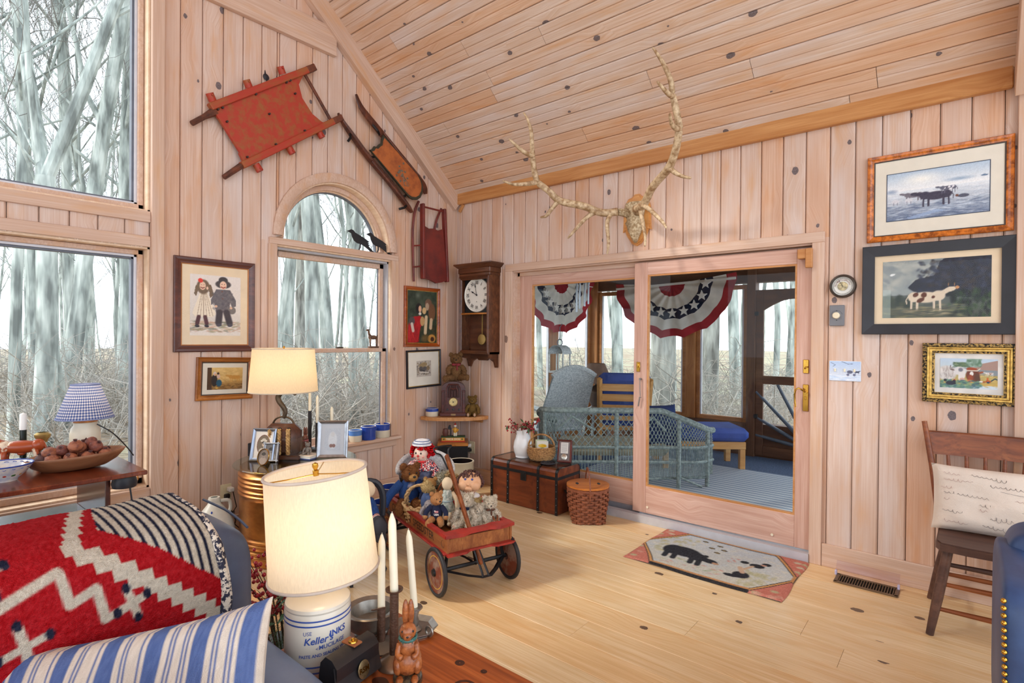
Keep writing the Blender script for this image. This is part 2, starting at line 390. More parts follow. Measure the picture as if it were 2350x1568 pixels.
def bxs(name, boxes, m, parent=None, bev=0, kind=None):
    b = MB()
    for (x0,x1,y0,y1,z0,z1) in boxes: b.box(((x0+x1)/2,(y0+y1)/2,(z0+z1)/2), (x1-x0,y1-y0,z1-z0), bev)
    o = b.build(name, m, parent)
    if kind: o['kind'] = kind
    return o
SL = .846; CZ = 2.855; SN = math.hypot(1,SL); RIDGE = -4.2
ceil_z = lambda y: CZ-SL*y
# ---- floor
floor = bxs('floor', [(0,7,-8.4,0,-.12,-.021)], BACK, None, 0, 'structure')
k = 0; y = 0.112+.187
yy = -.074
rows = [(-.074,.074)]
while yy > -8.2: rows.append((yy-.187, yy)); yy -= .187
rows[0] = (-.074, .0)
joints = {5:[1.1,3.453-.0], 7:[3.02], 6:[0.6,3.63], 3:[1.22], 9:[2.2], 4:[2.6]}
joints = {5:[3.448], 6:[3.633], 7:[3.02], 2:[1.05], 3:[2.9], 4:[1.25], 8:[1.7], 9:[2.6], 10:[1.0,3.9], 11:[3.2], 12:[1.9], 13:[3.6]}
for i, (a, b) in enumerate(rows):
    xs = [0]+joints.get(i, [rnd.uniform(1.2,4.8)])+[7]
    for x0, x1 in zip(xs, xs[1:]):
        plank('plank', (x0+.0008,(a+b)/2,rnd.uniform(-.0006,.0006)), (1,0,0),(0,1,0),(0,0,1), b-a-.0015, x1-x0-.0016, FLOORW, floor, bev=.0015)
# ---- ceiling (slope rising from the door wall)
ceiling = MB().add([(0,0.02,ceil_z(.02)+.04),(7,.02,ceil_z(.02)+.04),(7,RIDGE,ceil_z(RIDGE)+.04),(0,RIDGE,ceil_z(RIDGE)+.04),(0,.02,ceil_z(.02)+.12),(7,.02,ceil_z(.02)+.12),(7,RIDGE,ceil_z(RIDGE)+.12),(0,RIDGE,ceil_z(RIDGE)+.12)],
    [(0,3,2,1),(4,5,6,7),(0,1,5,4),(2,3,7,6),(0,4,7,3),(1,2,6,5)]).build('ceiling', BACK); ceiling['kind'] = 'structure'
sv = Vector((0,-1,SL))/SN; nv = Vector((0,-SL,-1))/SN; C0 = Vector((0,0,CZ))
cj = {1:[3.64], 2:[1.705], 3:[3.0], 4:[2.355], 5:[.437], 6:[1.094], 8:[1.73], 11:[.445], 10:[2.6]}
s_ = .112-.1335; i = 0
while s_ < 5.5:
    xs = [0]+cj.get(i, sorted(rnd.uniform(.3,5.5) for _ in range(2)))+[7]
    for x0, x1 in zip(xs, xs[1:]):
        p = C0+sv*(s_+.06675); plank('plank', (x0+.0015,p.y,p.z), (1,0,0), sv, nv, .1305, x1-x0-.003, PINEC, ceiling, bev=.0075, groove=True)
    s_ += .1335; i += 1
added_far_half = MB().add([(0,RIDGE,ceil_z(RIDGE)),(7,RIDGE,ceil_z(RIDGE)),(7,2*RIDGE,CZ),(0,2*RIDGE,CZ),(0,RIDGE,ceil_z(RIDGE)+.12),(7,RIDGE,ceil_z(RIDGE)+.12),(7,2*RIDGE,CZ+.12),(0,2*RIDGE,CZ+.12)],
    [(0,3,2,1),(4,5,6,7),(0,1,5,4),(2,3,7,6),(0,4,7,3),(1,2,6,5)]).build('ceiling', PINEC); added_far_half['kind'] = 'structure'  # unseen far slope, added so less light comes in from behind
# ---- window wall (x = 0)
ARY, ARZ, ARO, ARI = -1.35, 2.21, .585, .51
WY0, WY1 = -1.94, -.79      # arched window opening, to mid casing
wl = MB()
def core(y0,y1,z0,z1): wl.box((-.085,(y0+y1)/2,(z0+z1)/2),(.125,y1-y0,z1-z0))
core(-7,WY1+.0,-.1,.45); core(WY1,.1,.45,2.9); core(-2.74,WY0,.45,3.4); core(-7,-2.74,2.03,2.2); core(-8.4,-5.7,.45,4.7); core(WY1,0.1,-.1,.45)
N = 16
for q in range(N):      # core above the arch
    a0 = pi-pi*q/N; a1 = pi-pi*(q+1)/N; y0 = ARY+.575*cos(a0); y1 = ARY+.575*cos(a1); z0 = ARZ+.575*sin(a0); z1 = ARZ+.575*sin(a1)
    wl.add([(x,yy_,zz) for x in (-.1475,-.0225) for yy_, zz in ((y0,z0),(y1,z1),(y1,3.4),(y0,3.4))], [(0,3,2,1),(4,5,6,7),(0,1,5,4)])
wl.prism([(-2.74,3.4),(0.1,3.4-.7),(0.1,ceil_z(.1)),(-2.74,ceil_z(-2.74))], -.1475, -.0225, Matrix(((0,0,1,0),(1,0,0,0),(0,1,0,0),(0,0,0,1))))
wall_left = wl.build('wall_left', BACK); wall_left['kind'] = 'structure'
def lw(ya, yb, za, zb, ca=0, cb=0):
    plank('plank', (0,(ya+yb)/2,za), (0,0,1),(0,-1,0),(1,0,0), yb-ya-.0035, zb-za, PINE, wall_left, -ca, -cb)
yb = .037-.137; pl = []
while yb > -2.75: pl.append((max(yb-.137,-2.74), yb)); yb -= .137
pl.insert(0, (-.1,0))
for (a, b) in pl:
    m_ = (a+b)/2; top = lambda y: ceil_z(y)
    if b <= WY0 or a >= WY1: lw(a,b,0,top(m_),0,-SL); continue
    lo, hi = max(a,ARY-.55), min(b,ARY+.55)
    lw(a,b,0,.48)
    if a < WY0: lw(a,WY0,.48,2.16)
    if b > WY1: lw(WY1,b,.48,2.16)
    az = lambda y: ARZ+math.sqrt(max(0,.55**2-(y-ARY)**2))
    if a < ARY-.55: lw(a,ARY-.55,2.16,top((a+ARY-.55)/2),0,-SL)
    if b > ARY+.55: lw(ARY+.55,b,2.16,top((b+ARY+.55)/2),0,-SL)
    if hi-lo > .01: z0 = (az(lo)+az(hi))/2; sl_ = (az(hi)-az(lo))/(hi-lo); mm = (lo+hi)/2; lw(lo,hi,z0,top(mm),max(-4,min(4,sl_)),-SL)
yb = -2.74
while yb > -5.7: lw(max(yb-.137,-5.7),yb,0,.42); lw(max(yb-.137,-5.7),yb,2.04,2.19); yb -= .137
# ---- door wall (y = 0)
DX0, DX1, DZ = .735, 3.32, 2.095
wr = MB()
for (x0,x1,z0,z1) in ((-.15,DX0,-.1,2.95),(DX1,7,-.1,2.95),(DX0,DX1,DZ,2.95),(DX0,DX1,-.1,0)): wr.box(((x0+x1)/2,.085,(z0+z1)/2),(x1-x0,.125,z1-z0))
wall_right = wr.build('wall_right', BACK); wall_right['kind'] = 'structure'
def rw(xa, xb, za, zb): plank('plank', ((xa+xb)/2,0,za), (0,0,1),(-1,0,0),(0,-1,0), xb-xa-.0035, zb-za, PINE, wall_right)
xa = .083-.1374
while xa < 6.9:
    xb = xa+.1374; a = max(xa,0)
    if xb <= DX0 or xa >= DX1: rw(a,xb,0,2.9)
    else:
        rw(a,xb,DZ,2.9)
        if xa < DX0: rw(a,DX0,0,DZ)
        if xb > DX1: rw(DX1,xb,0,DZ)
    xa = xb
# ---- trim
def st(o): o['kind'] = 'structure'; return o
Xv, Yv, Zv = (1,0,0),(0,1,0),(0,0,1)
st(beam('baseboard_right', (3.361,-.01,.0715),(7,-.01,.0715), Zv,.143,.02,TRIMW)); st(beam('baseboard_right', (.0,-.01,.0715),(.69,-.01,.0715), Zv,.143,.02,TRIMW))
st(beam('baseboard_left', (.01,-7,.0715),(.01,-.021,.0715), Zv,.143,.02,TRIMW))
st(beam('trim_1', (.022,-2.7075,0),(.022,-2.7075,4.9), Yv,.071,.044,TRIMW))                       # post between big windows and boards
st(beam('trim_2', (.012,-.07,.143),(.012,-.07,2.83), Yv,.14,.024,TRIMW))                           # corner board
st(beam('trim_3', (.035,-.02,CZ+.017-.085),(.035,RIDGE,ceil_z(RIDGE)-.085), (0,SL,1),.15,.07,TRIMW))    # gable rafter
st(beam('trim_4', (.022,-2.672,3.861),(.022,-1.42,3.861), Zv,.222,.044,TRIMW))                     # tie beam
st(beam('trim_5', (.04,-.024,2.846),(4.235,-.024,2.846), Zv,.116,.048,HONEY,None,.006)); st(beam('trim_5', (4.31,-.024,2.846),(7,-.024,2.846), Zv,.116,.048,HONEY,None,.006))
st(beam('trim_6', (.065,-.012,2.72),(.12,-.012,2.79), (0,0,1),.03,.022,HONEY))
st(beam('trim_7', (4.285,-.02,0),(4.285,-.02,2.8), Xv,.06,.04,TRIMW)); st(beam('trim_8', (4.272,-.05,2.77),(4.272,RIDGE,ceil_z(RIDGE)-.1), (0,SL,1),.15,.07,TRIMW))
# ---- window_1 / window_2 : big fixed panes
def fixed_window(name, z0, z1, y0, y1):
    e = bpy.data.objects.new(name, None); col.objects.link(e); e['kind'] = 'structure'
    d = .13
    jb = bxs('jamb', [(-d,0,y1-.012,y1,z0,z1),(-d,0,y0,y0+.012,z0,z1),(-d,0,y0,y1,z1-.012,z1),(-d,.0,y0,y1,z0,z0+.012)], CREAM, e)
    a, b, c, dd = y0+.014, y1-.014, z0+.014, z1-.014; f = .03
    bxs('sash', [(-d,-.075,b-f,b,c,dd),(-d,-.075,a,a+f,c,dd),(-d,-.075,a,b,dd-f,dd),(-d,-.075,a,b,c,c+f*1.3)], TRIMW, e, .003)
    a, b, c, dd = a+f, b-f, c+f*1.3, dd-f; f = .014
    bxs('bead', [(-d-.02,-.1,b-f,b,c,dd),(-d-.02,-.1,a,a+f,c,dd),(-d-.02,-.1,a,b,dd-f,dd),(-d-.02,-.1,a,b,c,c+f)], ALU, e)
    a, b, c, dd = a+f, b-f, c+f, dd-f; f = .012
    bxs('gasket', [(-d-.03,-.115,b-f,b,c,dd),(-d-.03,-.115,a,a+f,c,dd),(-d-.03,-.115,a,b,dd-f,dd),(-d-.03,-.115,a,b,c,c+f)], GASKET, e)
    bxs('pane', [(-d-.008,-d-.002,a,b,c,dd)], GLASS, e)
    return e
for (y0, y1) in ((-4.18,-2.743),(-5.70,-4.24)):
    w1 = fixed_window('window_1', 2.229, 4.72, y0, y1); w2 = fixed_window('window_2', .453, 2.0, y0, y1)
    if y1 > -3:
        w_ = w1; W_ = w2
beam('casing', (.011,-5.7,2.194),(.011,-2.743,2.194), Zv,.07,.022,TRIMW,w_); beam('casing', (.011,-5.7,4.75),(.011,-2.743,4.75), Zv,.07,.022,TRIMW,w_)
beam('casing', (.011,-5.7,2.0345),(.011,-2.743,2.0345), Zv,.069,.022,TRIMW,W_); beam('casing', (.014,-5.7,.4195),(.014,-2.672,.4195), Zv,.067,.028,TRIMW,W_)
beam('mullion', (-.06,-4.21,.453),(-.06,-4.21,2.0), Yv,.06,.16,TRIMW,W_); beam('mullion', (-.06,-4.21,2.229),(-.06,-4.21,4.72), Yv,.06,.16,TRIMW,w_)
# ---- window_3 : arched light over a double-hung sash
aw = bpy.data.objects.new('window_3', None); col.objects.link(aw); aw['kind'] = 'structure'
def arc(name, ri, ro, x0, x1, m, bev=0, a0=0, a1=pi, n=40, prof=None):
    b = MB(); pr = prof or [(ri,x0),(ro,x0),(ro,x1),(ri,x1)]; k = len(pr); vs = []; fs = []
    for i in range(n+1):
        a = a0+(a1-a0)*i/n
        for (r, x) in pr: vs.append((x, ARY+r*cos(a), ARZ+r*sin(a)))
    for i in range(n):
        for j in range(k): fs.append((i*k+j, i*k+(j+1)%k, (i+1)*k+(j+1)%k, (i+1)*k+j))
    fs += [tuple(range(k))[::-1], tuple(range(n*k,(n+1)*k))]
    return b.add(vs, fs).build(name, m, aw, True)
arc('casing', 0, 0, 0, 0, TRIMW, prof=[(ARI,0),(ARO,0),(ARO,.02),(ARO-.012,.026),(ARI+.012,.026),(ARI,.02)])
arc('jamb', ARI-.012, ARI, -.13, 0, CREAM); arc('sash', ARI-.052, ARI-.014, -.13, -.07, TRIMW); arc('bead', ARI-.062, ARI-.052, -.14, -.1, CREAM); arc('gasket', ARI-.069, ARI-.062, -.15, -.115, GASKET)
b = MB(); b.prism([(ARY+(ARI-.06)*cos(pi*i/40), ARZ+(ARI-.06)*sin(pi*i/40)) for i in range(41)], -.14, -.134, Matrix(((0,0,1,0),(1,0,0,0),(0,1,0,0),(0,0,0,1)))); b.build('pane', GLASS, aw)
beam('transom', (-.055,-1.965,2.161),(-.055,-.755,2.161), Zv,.05,.16,TRIMW,aw)
YL, YR, ZS = -1.905, -.829, .53
beam('casing', (.013,-1.938,.53),(.013,-1.938,2.136), Yv,.066,.026,TRIMW,aw); beam('casing', (.013,-.79,.53),(.013,-.79,2.136), Yv,.076,.026,TRIMW,aw)
bxs('jamb', [(-.13,0,YL-.012,YL,ZS,2.136),(-.13,0,YR,YR+.012,ZS,2.136),(-.13,0,YL,YR,2.124,2.136)], CREAM, aw)
bxs('track', [(-.13,-.03,YL,YL+.014,ZS,2.124),(-.13,-.03,YR-.014,YR,ZS,2.124),(-.13,-.03,YL,YR,2.106,2.124)], mat('grey vinyl track',(176,176,182),.5,var=.06), aw)
def sash(zb, zt, x0, x1, rb, rt):
    a, b_, f = YL+.016, YR-.016, .045
    bxs('sash', [(x0,x1,a,a+f,zb,zt),(x0,x1,b_-f,b_,zb,zt),(x0,x1,a,b_,zt-rt,zt),(x0,x1,a,b_,zb,zb+rb)], TRIMW, aw, .004)
    bxs('gasket', [(x0+.008,x0+.02,a+f,a+f+.006,zb+rb,zt-rt),(x0+.008,x0+.02,b_-f-.006,b_-f,zb+rb,zt-rt)], GASKET, aw)
    bxs('pane', [(x0+.012,x0+.018,a+f,b_-f,zb+rb,zt-rt)], GLASS, aw)
sash(1.30, 2.104, -.12, -.08, .035, .045); sash(ZS+.01, 1.335, -.075, -.035, .06, .035)
MB().box((-.05,-1.32,1.342),(.03,.06,.012),.003).build('sash_lock', mat('aged bronze',(70,58,48),.4,.8), aw)
beam('sill', (-.035,-1.985,.515),(-.035,-.735,.515), (1,0,0),.2,.03,TRIMW,aw,.006); beam('apron', (.011,-1.96,.468),(.011,-.76,.468), Zv,.064,.022,TRIMW,aw)
# ---- door_1 : sliding glass door
dr = bpy.data.objects.new('door_1', None); col.objects.link(dr); dr['kind'] = 'structure'
beam('casing', (.692,-.011,2.0965),(3.359,-.011,2.0965), Zv,.067,.022,TRIMW,dr); beam('casing', (.7345,-.011,0),(.7345,-.011,2.063), Xv,.085,.022,TRIMW,dr); beam('casing', (3.3235,-.011,0),(3.3235,-.011,2.063), Xv,.071,.022,TRIMW,dr)
bxs('jamb', [(.765,.777,0,.16,0,2.063),(3.288,3.3,0,.16,0,2.063),(.765,3.3,0,.16,2.052,2.064),(.765,3.3,.066,.074,2.02,2.052),(.777,.80,.066,.1,0,2.052)], TRIMW, dr)
bxs('threshold', [(.777,3.288,-.035,.02,0,.058),(.777,3.288,.02,.16,0,.035)], mat('grey aluminium sill',(196,198,206),.4,.3,var=.05), dr)
bxs('track', [(.777,2.06,.06,.12,.035,.085)], mat('grey track',(150,152,160),.4,.4), dr)
DOORW = wood('door fir', (214,182,168), (200,162,146), (182,140,122), None, .5, gs=26)
def panel(x0, x1, z0, z1, gx0, gx1, gz0, gz1, y0, y1):
    e = beam('stile', (x0+(gx0-x0)/2-.006,(y0+y1)/2,z0),(x0+(gx0-x0)/2-.006,(y0+y1)/2,z1), Xv, gx0-x0-.012, y1-y0, DOORW, dr)
    beam('stile', ((gx1+x1)/2+.006,(y0+y1)/2,z0),((gx1+x1)/2+.006,(y0+y1)/2,z1), Xv, x1-gx1-.012, y1-y0, DOORW, dr)
    beam('rail', (gx0-.012,(y0+y1)/2,(gz1+z1)/2+.006),(gx1+.012,(y0+y1)/2,(gz1+z1)/2+.006), Zv, z1-gz1-.012, y1-y0-.002, DOORW, dr)
    beam('rail', (gx0-.012,(y0+y1)/2,(gz0+z0)/2-.006),(gx1+.012,(y0+y1)/2,(gz0+z0)/2-.006), Zv, gz0-z0-.012, y1-y0-.002, DOORW, dr)
    ym = y0+.012; f = .012
    bxs('bead', [(gx0-f,gx0,y0+.005,y1-.01,gz0-f,gz1+f),(gx1,gx1+f,y0+.005,y1-.01,gz0-f,gz1+f),(gx0,gx1,y0+.005,y1-.01,gz1,gz1+f),(gx0,gx1,y0+.005,y1-.01,gz0-f,gz0)], HONEY, dr)
    bxs('pane', [(gx0,gx1,ym+.006,ym+.012,gz0,gz1)], GLASS, dr)
panel(2.02, 3.284, .066, 2.04, 2.143, 3.183, .29, 1.928, .015, .058)
panel(.80, 2.06, .05, 2.045, .95, 2.02, .29, 1.922, .078, .12)
# brass hardware
BRASS = mat('polished brass', (205,160,70), .22, 1, var=.1)
h = MB(); h.box((3.255,.011,1.06),(.034,.008,.175),.003); h.box((3.255,.011,1.265),(.034,.008,.09),.003); h.cyl((3.255,.01,1.10),(3.255,-.012,1.10),.012,n=12)
h.tube([(3.255,-.014,1.10),(3.24,-.03,1.115),(3.222,-.036,1.125),(3.205,-.036,1.112),(3.198,-.034,1.08),(3.200,-.032,1.04),(3.206,-.03,1.0)], [.006,.006,.006,.0055,.005,.005,.004], 8)
h.box((3.255,.004,1.06),(.014,.01,.022),.002); h.tube([(3.25,.004,1.25),(3.255,-.006,1.262),(3.268,-.008,1.262)], .005, 6)
for z_ in (1.005,1.135,1.235,1.295): h.cyl((3.255,.008,z_),(3.255,.004,z_),.005,n=8)
h.build('handle', BRASS, dr, True)
h = MB(); h.box((2.062,.011,1.215),(.03,.008,.078),.002); h.box((2.062,.003,1.228),(.014,.01,.04),.003); h.build('latch', BRASS, dr, True)
h = MB(); h.cyl((2.085,.013,1.12),(2.085,-.006,1.12),.009,n=8); h.tube([(2.085,-.006,1.12),(2.085,-.004,1.05),(2.088,-.002,.985)],.003,5); h.tube([(2.097,-.004,.975),(2.085,-.006,.98),(2.073,-.004,.905)],.005,6); h.build('chain_latch', mat('steel chain',(150,148,146),.35,.9), dr, True)
h = MB()
for x_ in (2.15,3.06): h.cyl((x_,.014,.118),(x_,.009,.118),.009,n=10)
h.build('screw_cap', mat('pale cap',(226,214,190),.5), dr)
blk = MB(); blk.box((3.245,-.018,1.995),(.075,.05,.062),.004); blk.box((3.275,-.035,1.965),(.04,.03,.125),.004)
blk.build('stop_block', HONEY, dr)
# ================================================================ outside: ground and bare woods
def leafy():
    m, nt, b, L = nodes('leaf litter'); setp(b, .9, 0, .1); v, _ = coord(nt)
    n1 = noise_(nt, v, 9, 6, .7); n2 = noise_(nt, v, .5, 3)
    c = ramp(nt, [(.3,S(96,80,68)),(.5,S(148,130,112)),(.7,S(186,170,152))], n1); c = mixc(nt, ramp(nt, [(.45,(0,0,0)),(.65,(.6,.6,.6))], n2), c, S(176,178,150)); L(c, b.inputs['Base Color']); bump(nt, b, n1, .5, .05); return m
ground = MB().add([(-90,-60,-.5),(-.16,-60,-.5),(-.16,.2,-.5),(-.16,3.4,-.5),(40,3.4,-.5),(40,100,-.5),(-90,100,-.5)], [(0,1,2,3,4,5,6)]).build('ground', leafy()); ground['kind'] = 'structure'
def bark(name, a, b_, c_):
    m, nt, b, L = nodes(name); setp(b, .85, 0, .15); v, _ = coord(nt, 1,1,.22, rand=20); n1 = noise_(nt, v, 6, 3, .55); n2 = noise_(nt, v, 2.2, 3)
    c = ramp(nt, [(.34,S(*c_)),(.5,S(*a)),(.66,S(*b_))], n1); c = mixc(nt, ramp(nt, [(.5,(0,0,0)),(.72,(.55,.55,.55))], n2), c, S(*c_)); L(c, b.inputs['Base Color']); bump(nt, b, n1, .5, .02); return m
BEECH = bark('beech bark', (166,173,168), (206,211,205), (112,117,114)); OAK = bark('oak bark', (148,148,142), (186,186,178), (98,96,92)); TWIG = mat('twig', (132,128,124), .9, var=.2, scale=3)
def limb(b, tw, g, p, d, L, r, lev, n):
    pts = [p.copy()]; rs = [r]; k = 6 if lev < 2 else 4; dd = d.copy()
    for i in range(k):
        dd = (dd+Vector((g.gauss(0,.05),g.gauss(0,.05),g.gauss(0,.05)+(.05 if lev else .06)))*(1+lev*2)).normalized(); p = p+dd*(L/k); pts.append(p.copy()); rs.append(max(.004, r*(1-.8*(i+1)/k) if lev else r*(1-.55*(i+1)/k)))
    (b if lev < 2 else tw).tube(pts, rs, max(3, n), caps=False)
    if lev >= 3: return
    cnt = (13, 7, 7)[lev] if lev < 3 else 0
    for c in range(cnt):
        t = g.uniform(.28,1) if lev == 0 else g.uniform(.2,1); i = min(int(t*k), k-1); q = pts[i].lerp(pts[i+1], t*k-i); a = g.uniform(0,2*pi)
        ax = (pts[i+1]-pts[i]).normalized(); pr = ax.orthogonal().normalized(); pr.rotate(Matrix.Rotation(a,3,ax)); nd = (ax*g.uniform(.35,.8)+pr+Vector((0,0,.25))).normalized()
        limb(b, tw, g, q, nd, L*g.uniform(.25,.5)*(1 if lev else .9), max(.004, rs[i]*g.uniform(.28,.5)), lev+1, n-2)
def make_tree(seed, H, r, lean, m, label, fork=None):
    g = random.Random(seed); b = MB(); tw = MB(); t = thing('tree', label, 'tree')
    if fork:
        b.tube([(0,0,-.7),(0,0,0),(.05,.02,2),(.02,.0,fork)], [r*1.5,r*1.15,r,r*.95], 12, caps=False)
        for sx, hh in ((-1,.8),(1,1)):
            limb(b, tw, g, Vector((.02,0,fork-.1)), Vector((sx*.38,.1,1)).normalized(), H*.62*hh, r*.72, 0, 9)
    else:
        b.tube([(0,0,-.7),(0,0,.12)], [r*1.5,r*1.05], 10, caps=False); limb(b, tw, g, Vector((0,0,0)), Vector((lean,lean*.6,1)).normalized(), H, r, 0, 9)
    b.build('trunk', m, t, True); tw.build('twigs', TWIG, t)['kind'] = 'stuff'; return t
GT = 'bare trees in the woods'
protos = [make_tree(11,17,.13,.03,BEECH,'bare grey tree with smooth pale trunk standing in the woods'), make_tree(12,19,.17,-.02,BEECH,'bare grey tree with smooth pale trunk standing in the woods'), make_tree(13,14,.07,.06,BEECH,'bare grey tree with smooth pale trunk standing in the woods'),
    make_tree(14,16,.09,-.05,BEECH,'bare grey tree with smooth pale trunk standing in the woods'), make_tree(15,20,.23,.01,OAK,'bare tree with rough ridged bark standing in the woods'), make_tree(16,12,.045,.1,BEECH,'bare grey tree with smooth pale trunk standing in the woods')]
for t in protos: t['group'] = GT
CX, CY = 4.05, -3.945
def polar(px, t): q = (px-1175)/1248.6; return CX+t*(-.6397+.7686*q), CY+t*(.7686+.6397*q)
used = [False]*len(protos); spots = []
def plant(x, y, k, s, rz):
    t = protos[k] if not used[k] else copy_tree(protos[k]); used[k] = True
    t.location = (x,y,-.5); t.rotation_euler.z = rz; t.scale = (s,s,s); spots.append((x,y))
g = random.Random(5)
for px, t, k in ((150,11.5,1),(30,10,3),(275,13,0),(205,17,1),(655,13,0),(720,10.5,0),(765,14,1),(815,9.8,3),(845,16,1),(690,19,4),(1520,10.2,4),(1625,12.5,4),(1275,12,0),(1420,14,1),(1580,17,0),(1690,18,1),(1780,15,3),(1810,20,0)):
    x, y = polar(px, t); plant(x, y, k, g.uniform(.9,1.1), g.uniform(0,6.28))
n_ = 0; tries = 0
while n_ < 58 and tries < 4000:
    tries += 1; zone = g.random(); px = g.uniform(-150,345) if zone < .42 else g.uniform(610,920) if zone < .68 else g.uniform(1180,1850)
    t = 9+30*g.random()**.8; x, y = polar(px, t)
    if (px < 1000 and x > -3.4) or (px > 1000 and (y < 6.2 or x > 12)): continue
    if min(((x-a)**2+(y-b)**2) for a, b in spots) < .8: continue
    plant(x, y, g.choice((0,2,2,3,3,5,5,5,2,0)), g.uniform(.75,1.25), g.uniform(0,6.28)); n_ += 1
ft = make_tree(21, 16, .15, 0, BEECH, 'forked pale tree whose trunk splits into two limbs above the long side table', 4.6); x, y = polar(100, 9.2); ft.location = (x,y,-.5); ft.rotation_euler.z = R(35)
def make_brush(seed):
    g = random.Random(seed); b = MB(); 
    for i in range(26):
        p = Vector((g.gauss(0,.35),g.gauss(0,.35),-.1)); d = Vector((g.gauss(0,.5),g.gauss(0,.5),1)).normalized(); pts = [p]
        for k in range(5): d = (d+Vector((g.gauss(0,.22),g.gauss(0,.22),g.gauss(-.08,.1)))).normalized(); p = p+d*g.uniform(.25,.5); pts.append(p)
        b.tube(pts, [.011,.009,.008,.006,.005,.003], 3, caps=False)
        for k in range(7):
            q = pts[g.randint(1,4)]; e = q+Vector((g.gauss(0,.4),g.gauss(0,.4),g.gauss(.1,.3))); b.tube([q,(q+e)/2+Vector((0,0,.05)),e], [.005,.004,.002], 3, caps=False)
    return tag(b.build('bare_shrub', mat('pale twig',(164,158,150),.9,var=.2,scale=3)), 'tangle of thin pale bare twigs growing low among the trees', 'shrub', 'bare undergrowth among the trees')
br = [make_brush(31), make_brush(32), make_brush(33)]
for i in range(42):
    zone = i % 7; px = g.uniform(-60,345) if zone < 3 else g.uniform(620,910) if zone < 5 else g.uniform(1190,1840); t = 7.6+9*g.random(); x, y = polar(px, t)
    if (px < 1000 and x > -2.2): x = -2.2-g.random()*2
    if px > 1000 and y < 5.2: y = 5.2+g.random()*2
    o = br[i] if i < 3 else br[i % 3].copy()
    if i >= 3: col.objects.link(o)
    o.location = (x,y,-.5); o.rotation_euler.z = g.uniform(0,6.28); s = g.uniform(.7,1.3); o.scale = (s,s,s)
# ================================================================ porch beyond the sliding door
CARPET = mat('blue carpet', (88,104,132), .95, spec=.1, var=.25, scale=60, bmp=.3, bscale=400)
st(bxs('porch_floor', [(-.4,4.6,.1475,3.3,-.12,0)], CARPET)); 
PB = wood('porch brown wood', (128,88,62), (108,72,50), (84,54,38), None, .6, gs=14); PH = wood('porch amber wood', (190,132,78), (172,112,60), (146,90,46), None, .5, gs=16)
pc = st(bxs('porch_ceiling', [(-.4,4.6,.1475,3.4,2.42,2.5)], PB))
for i in range(24):
    xx = -.3+i*.2
    if xx < 4.5: plank('plank', (xx,.15,2.42), (0,1,0),(1,0,0),(0,0,-1), .196, 3.1, PB, pc, T=.018, bev=.006)
bw = st(bxs('wall_back', [(-.4,4.6,3.15,3.3,0,.4),(-.4,4.6,3.15,3.3,2.15,2.42)], PB))
beam('post', (-.25,3.19,.0),(-.25,3.19,2.4), Xv,.14,.14,PH,bw); beam('post', (1.245,3.19,.4),(1.245,3.19,2.15), Xv,.13,.12,PH,bw); beam('post', (2.02,3.18,0),(2.02,3.18,2.4), Xv,.1,.16,PB,bw); beam('post', (2.95,3.18,0),(2.95,3.18,2.4), Xv,.1,.16,PB,bw); beam('post', (3.9,3.19,0),(3.9,3.19,2.4), Xv,.13,.14,PH,bw)
def porch_window(x0, x1, z0=.4, z1=2.13, M=None):
    e = bpy.data.objects.new('window_4', None); col.objects.link(e); e['kind'] = 'structure'
    if M: e.matrix_world = M
    f = .055
    bxs('sash', [(x0,x0+f,3.16,3.22,z0,z1),(x1-f,x1,3.16,3.22,z0,z1),(x0+f,x1-f,3.16,3.22,z1-f,z1),(x0+f,x1-f,3.16,3.22,z0,z0+f)], PH, e, .004)
    bxs('bead', [(x0+f,x0+f+.02,3.17,3.2,z0+f,z1-f),(x1-f-.02,x1-f,3.17,3.2,z0+f,z1-f)], ALU, e); bxs('pane', [(x0+f,x1-f,3.19,3.195,z0+f,z1-f)], GLASS, e); return e
porch_window(-.18,.50); porch_window(.50,1.18); porch_window(1.31,1.97); porch_window(3.0,3.84)
ML = Matrix.Translation((-.28,0,0)) @ Matrix.Rotation(R(90),4,'Z') @ Matrix.Translation((0,-3.16,0))   # left side of the porch: local x -> y
wl2 = st(bxs('wall_far', [(-.4,-.28,.1475,3.15,0,.33),(-.4,-.28,.1475,3.15,2.15,2.42)], PH)); 
for yq in (.2,1.18,2.16): beam('post', (-.33,yq,.33),(-.33,yq,2.15), Yv,.1,.1,PH,wl2)
for q in (.25,1.23,2.21): porch_window(q,q+.88,.33,2.13,ML)
# screen door with spokes
sd = bpy.data.objects.new('door_2', None); col.objects.link(sd); sd['kind'] = 'structure'
bxs('frame', [(2.07,2.16,3.12,3.16,.02,2.05),(2.81,2.9,3.12,3.16,.02,2.05),(2.16,2.81,3.12,3.16,.02,.14),(2.16,2.81,3.12,3.16,.9,1.0)], PB, sd, .004)
b = MB(); pts = [(2.16,2.05),(2.16,1.80)]+[(2.16+.65*i/12, 1.80+.13*sin(pi*i/12)) for i in range(1,12)]+[(2.81,1.80),(2.81,2.05)]; b.prism(pts, -3.16, -3.12, Matrix(((1,0,0,0),(0,0,-1,0),(0,1,0,0),(0,0,0,1)))); b.build('arched_rail', PB, sd)
SPK = mat('grey painted iron', (92,102,116), .5)
for a in (10,28,46,63,80,96): 
    L_ = min(.62/max(cos(R(a)),.02), .74/max(sin(R(a)),.02)); b = MB(); b.tube([(2.70,3.13,.16),(2.70-L_*cos(R(a)),3.13,.16+L_*sin(R(a)))], [.026,.017], 8); b.build('spoke', SPK, sd, True)
MB().lathe([(0,0),(.08,0),(.08,.03),(0,.03)], 20, TR(2.70,3.145,.17,rx=90)).build('spoke_hub', SPK, sd)
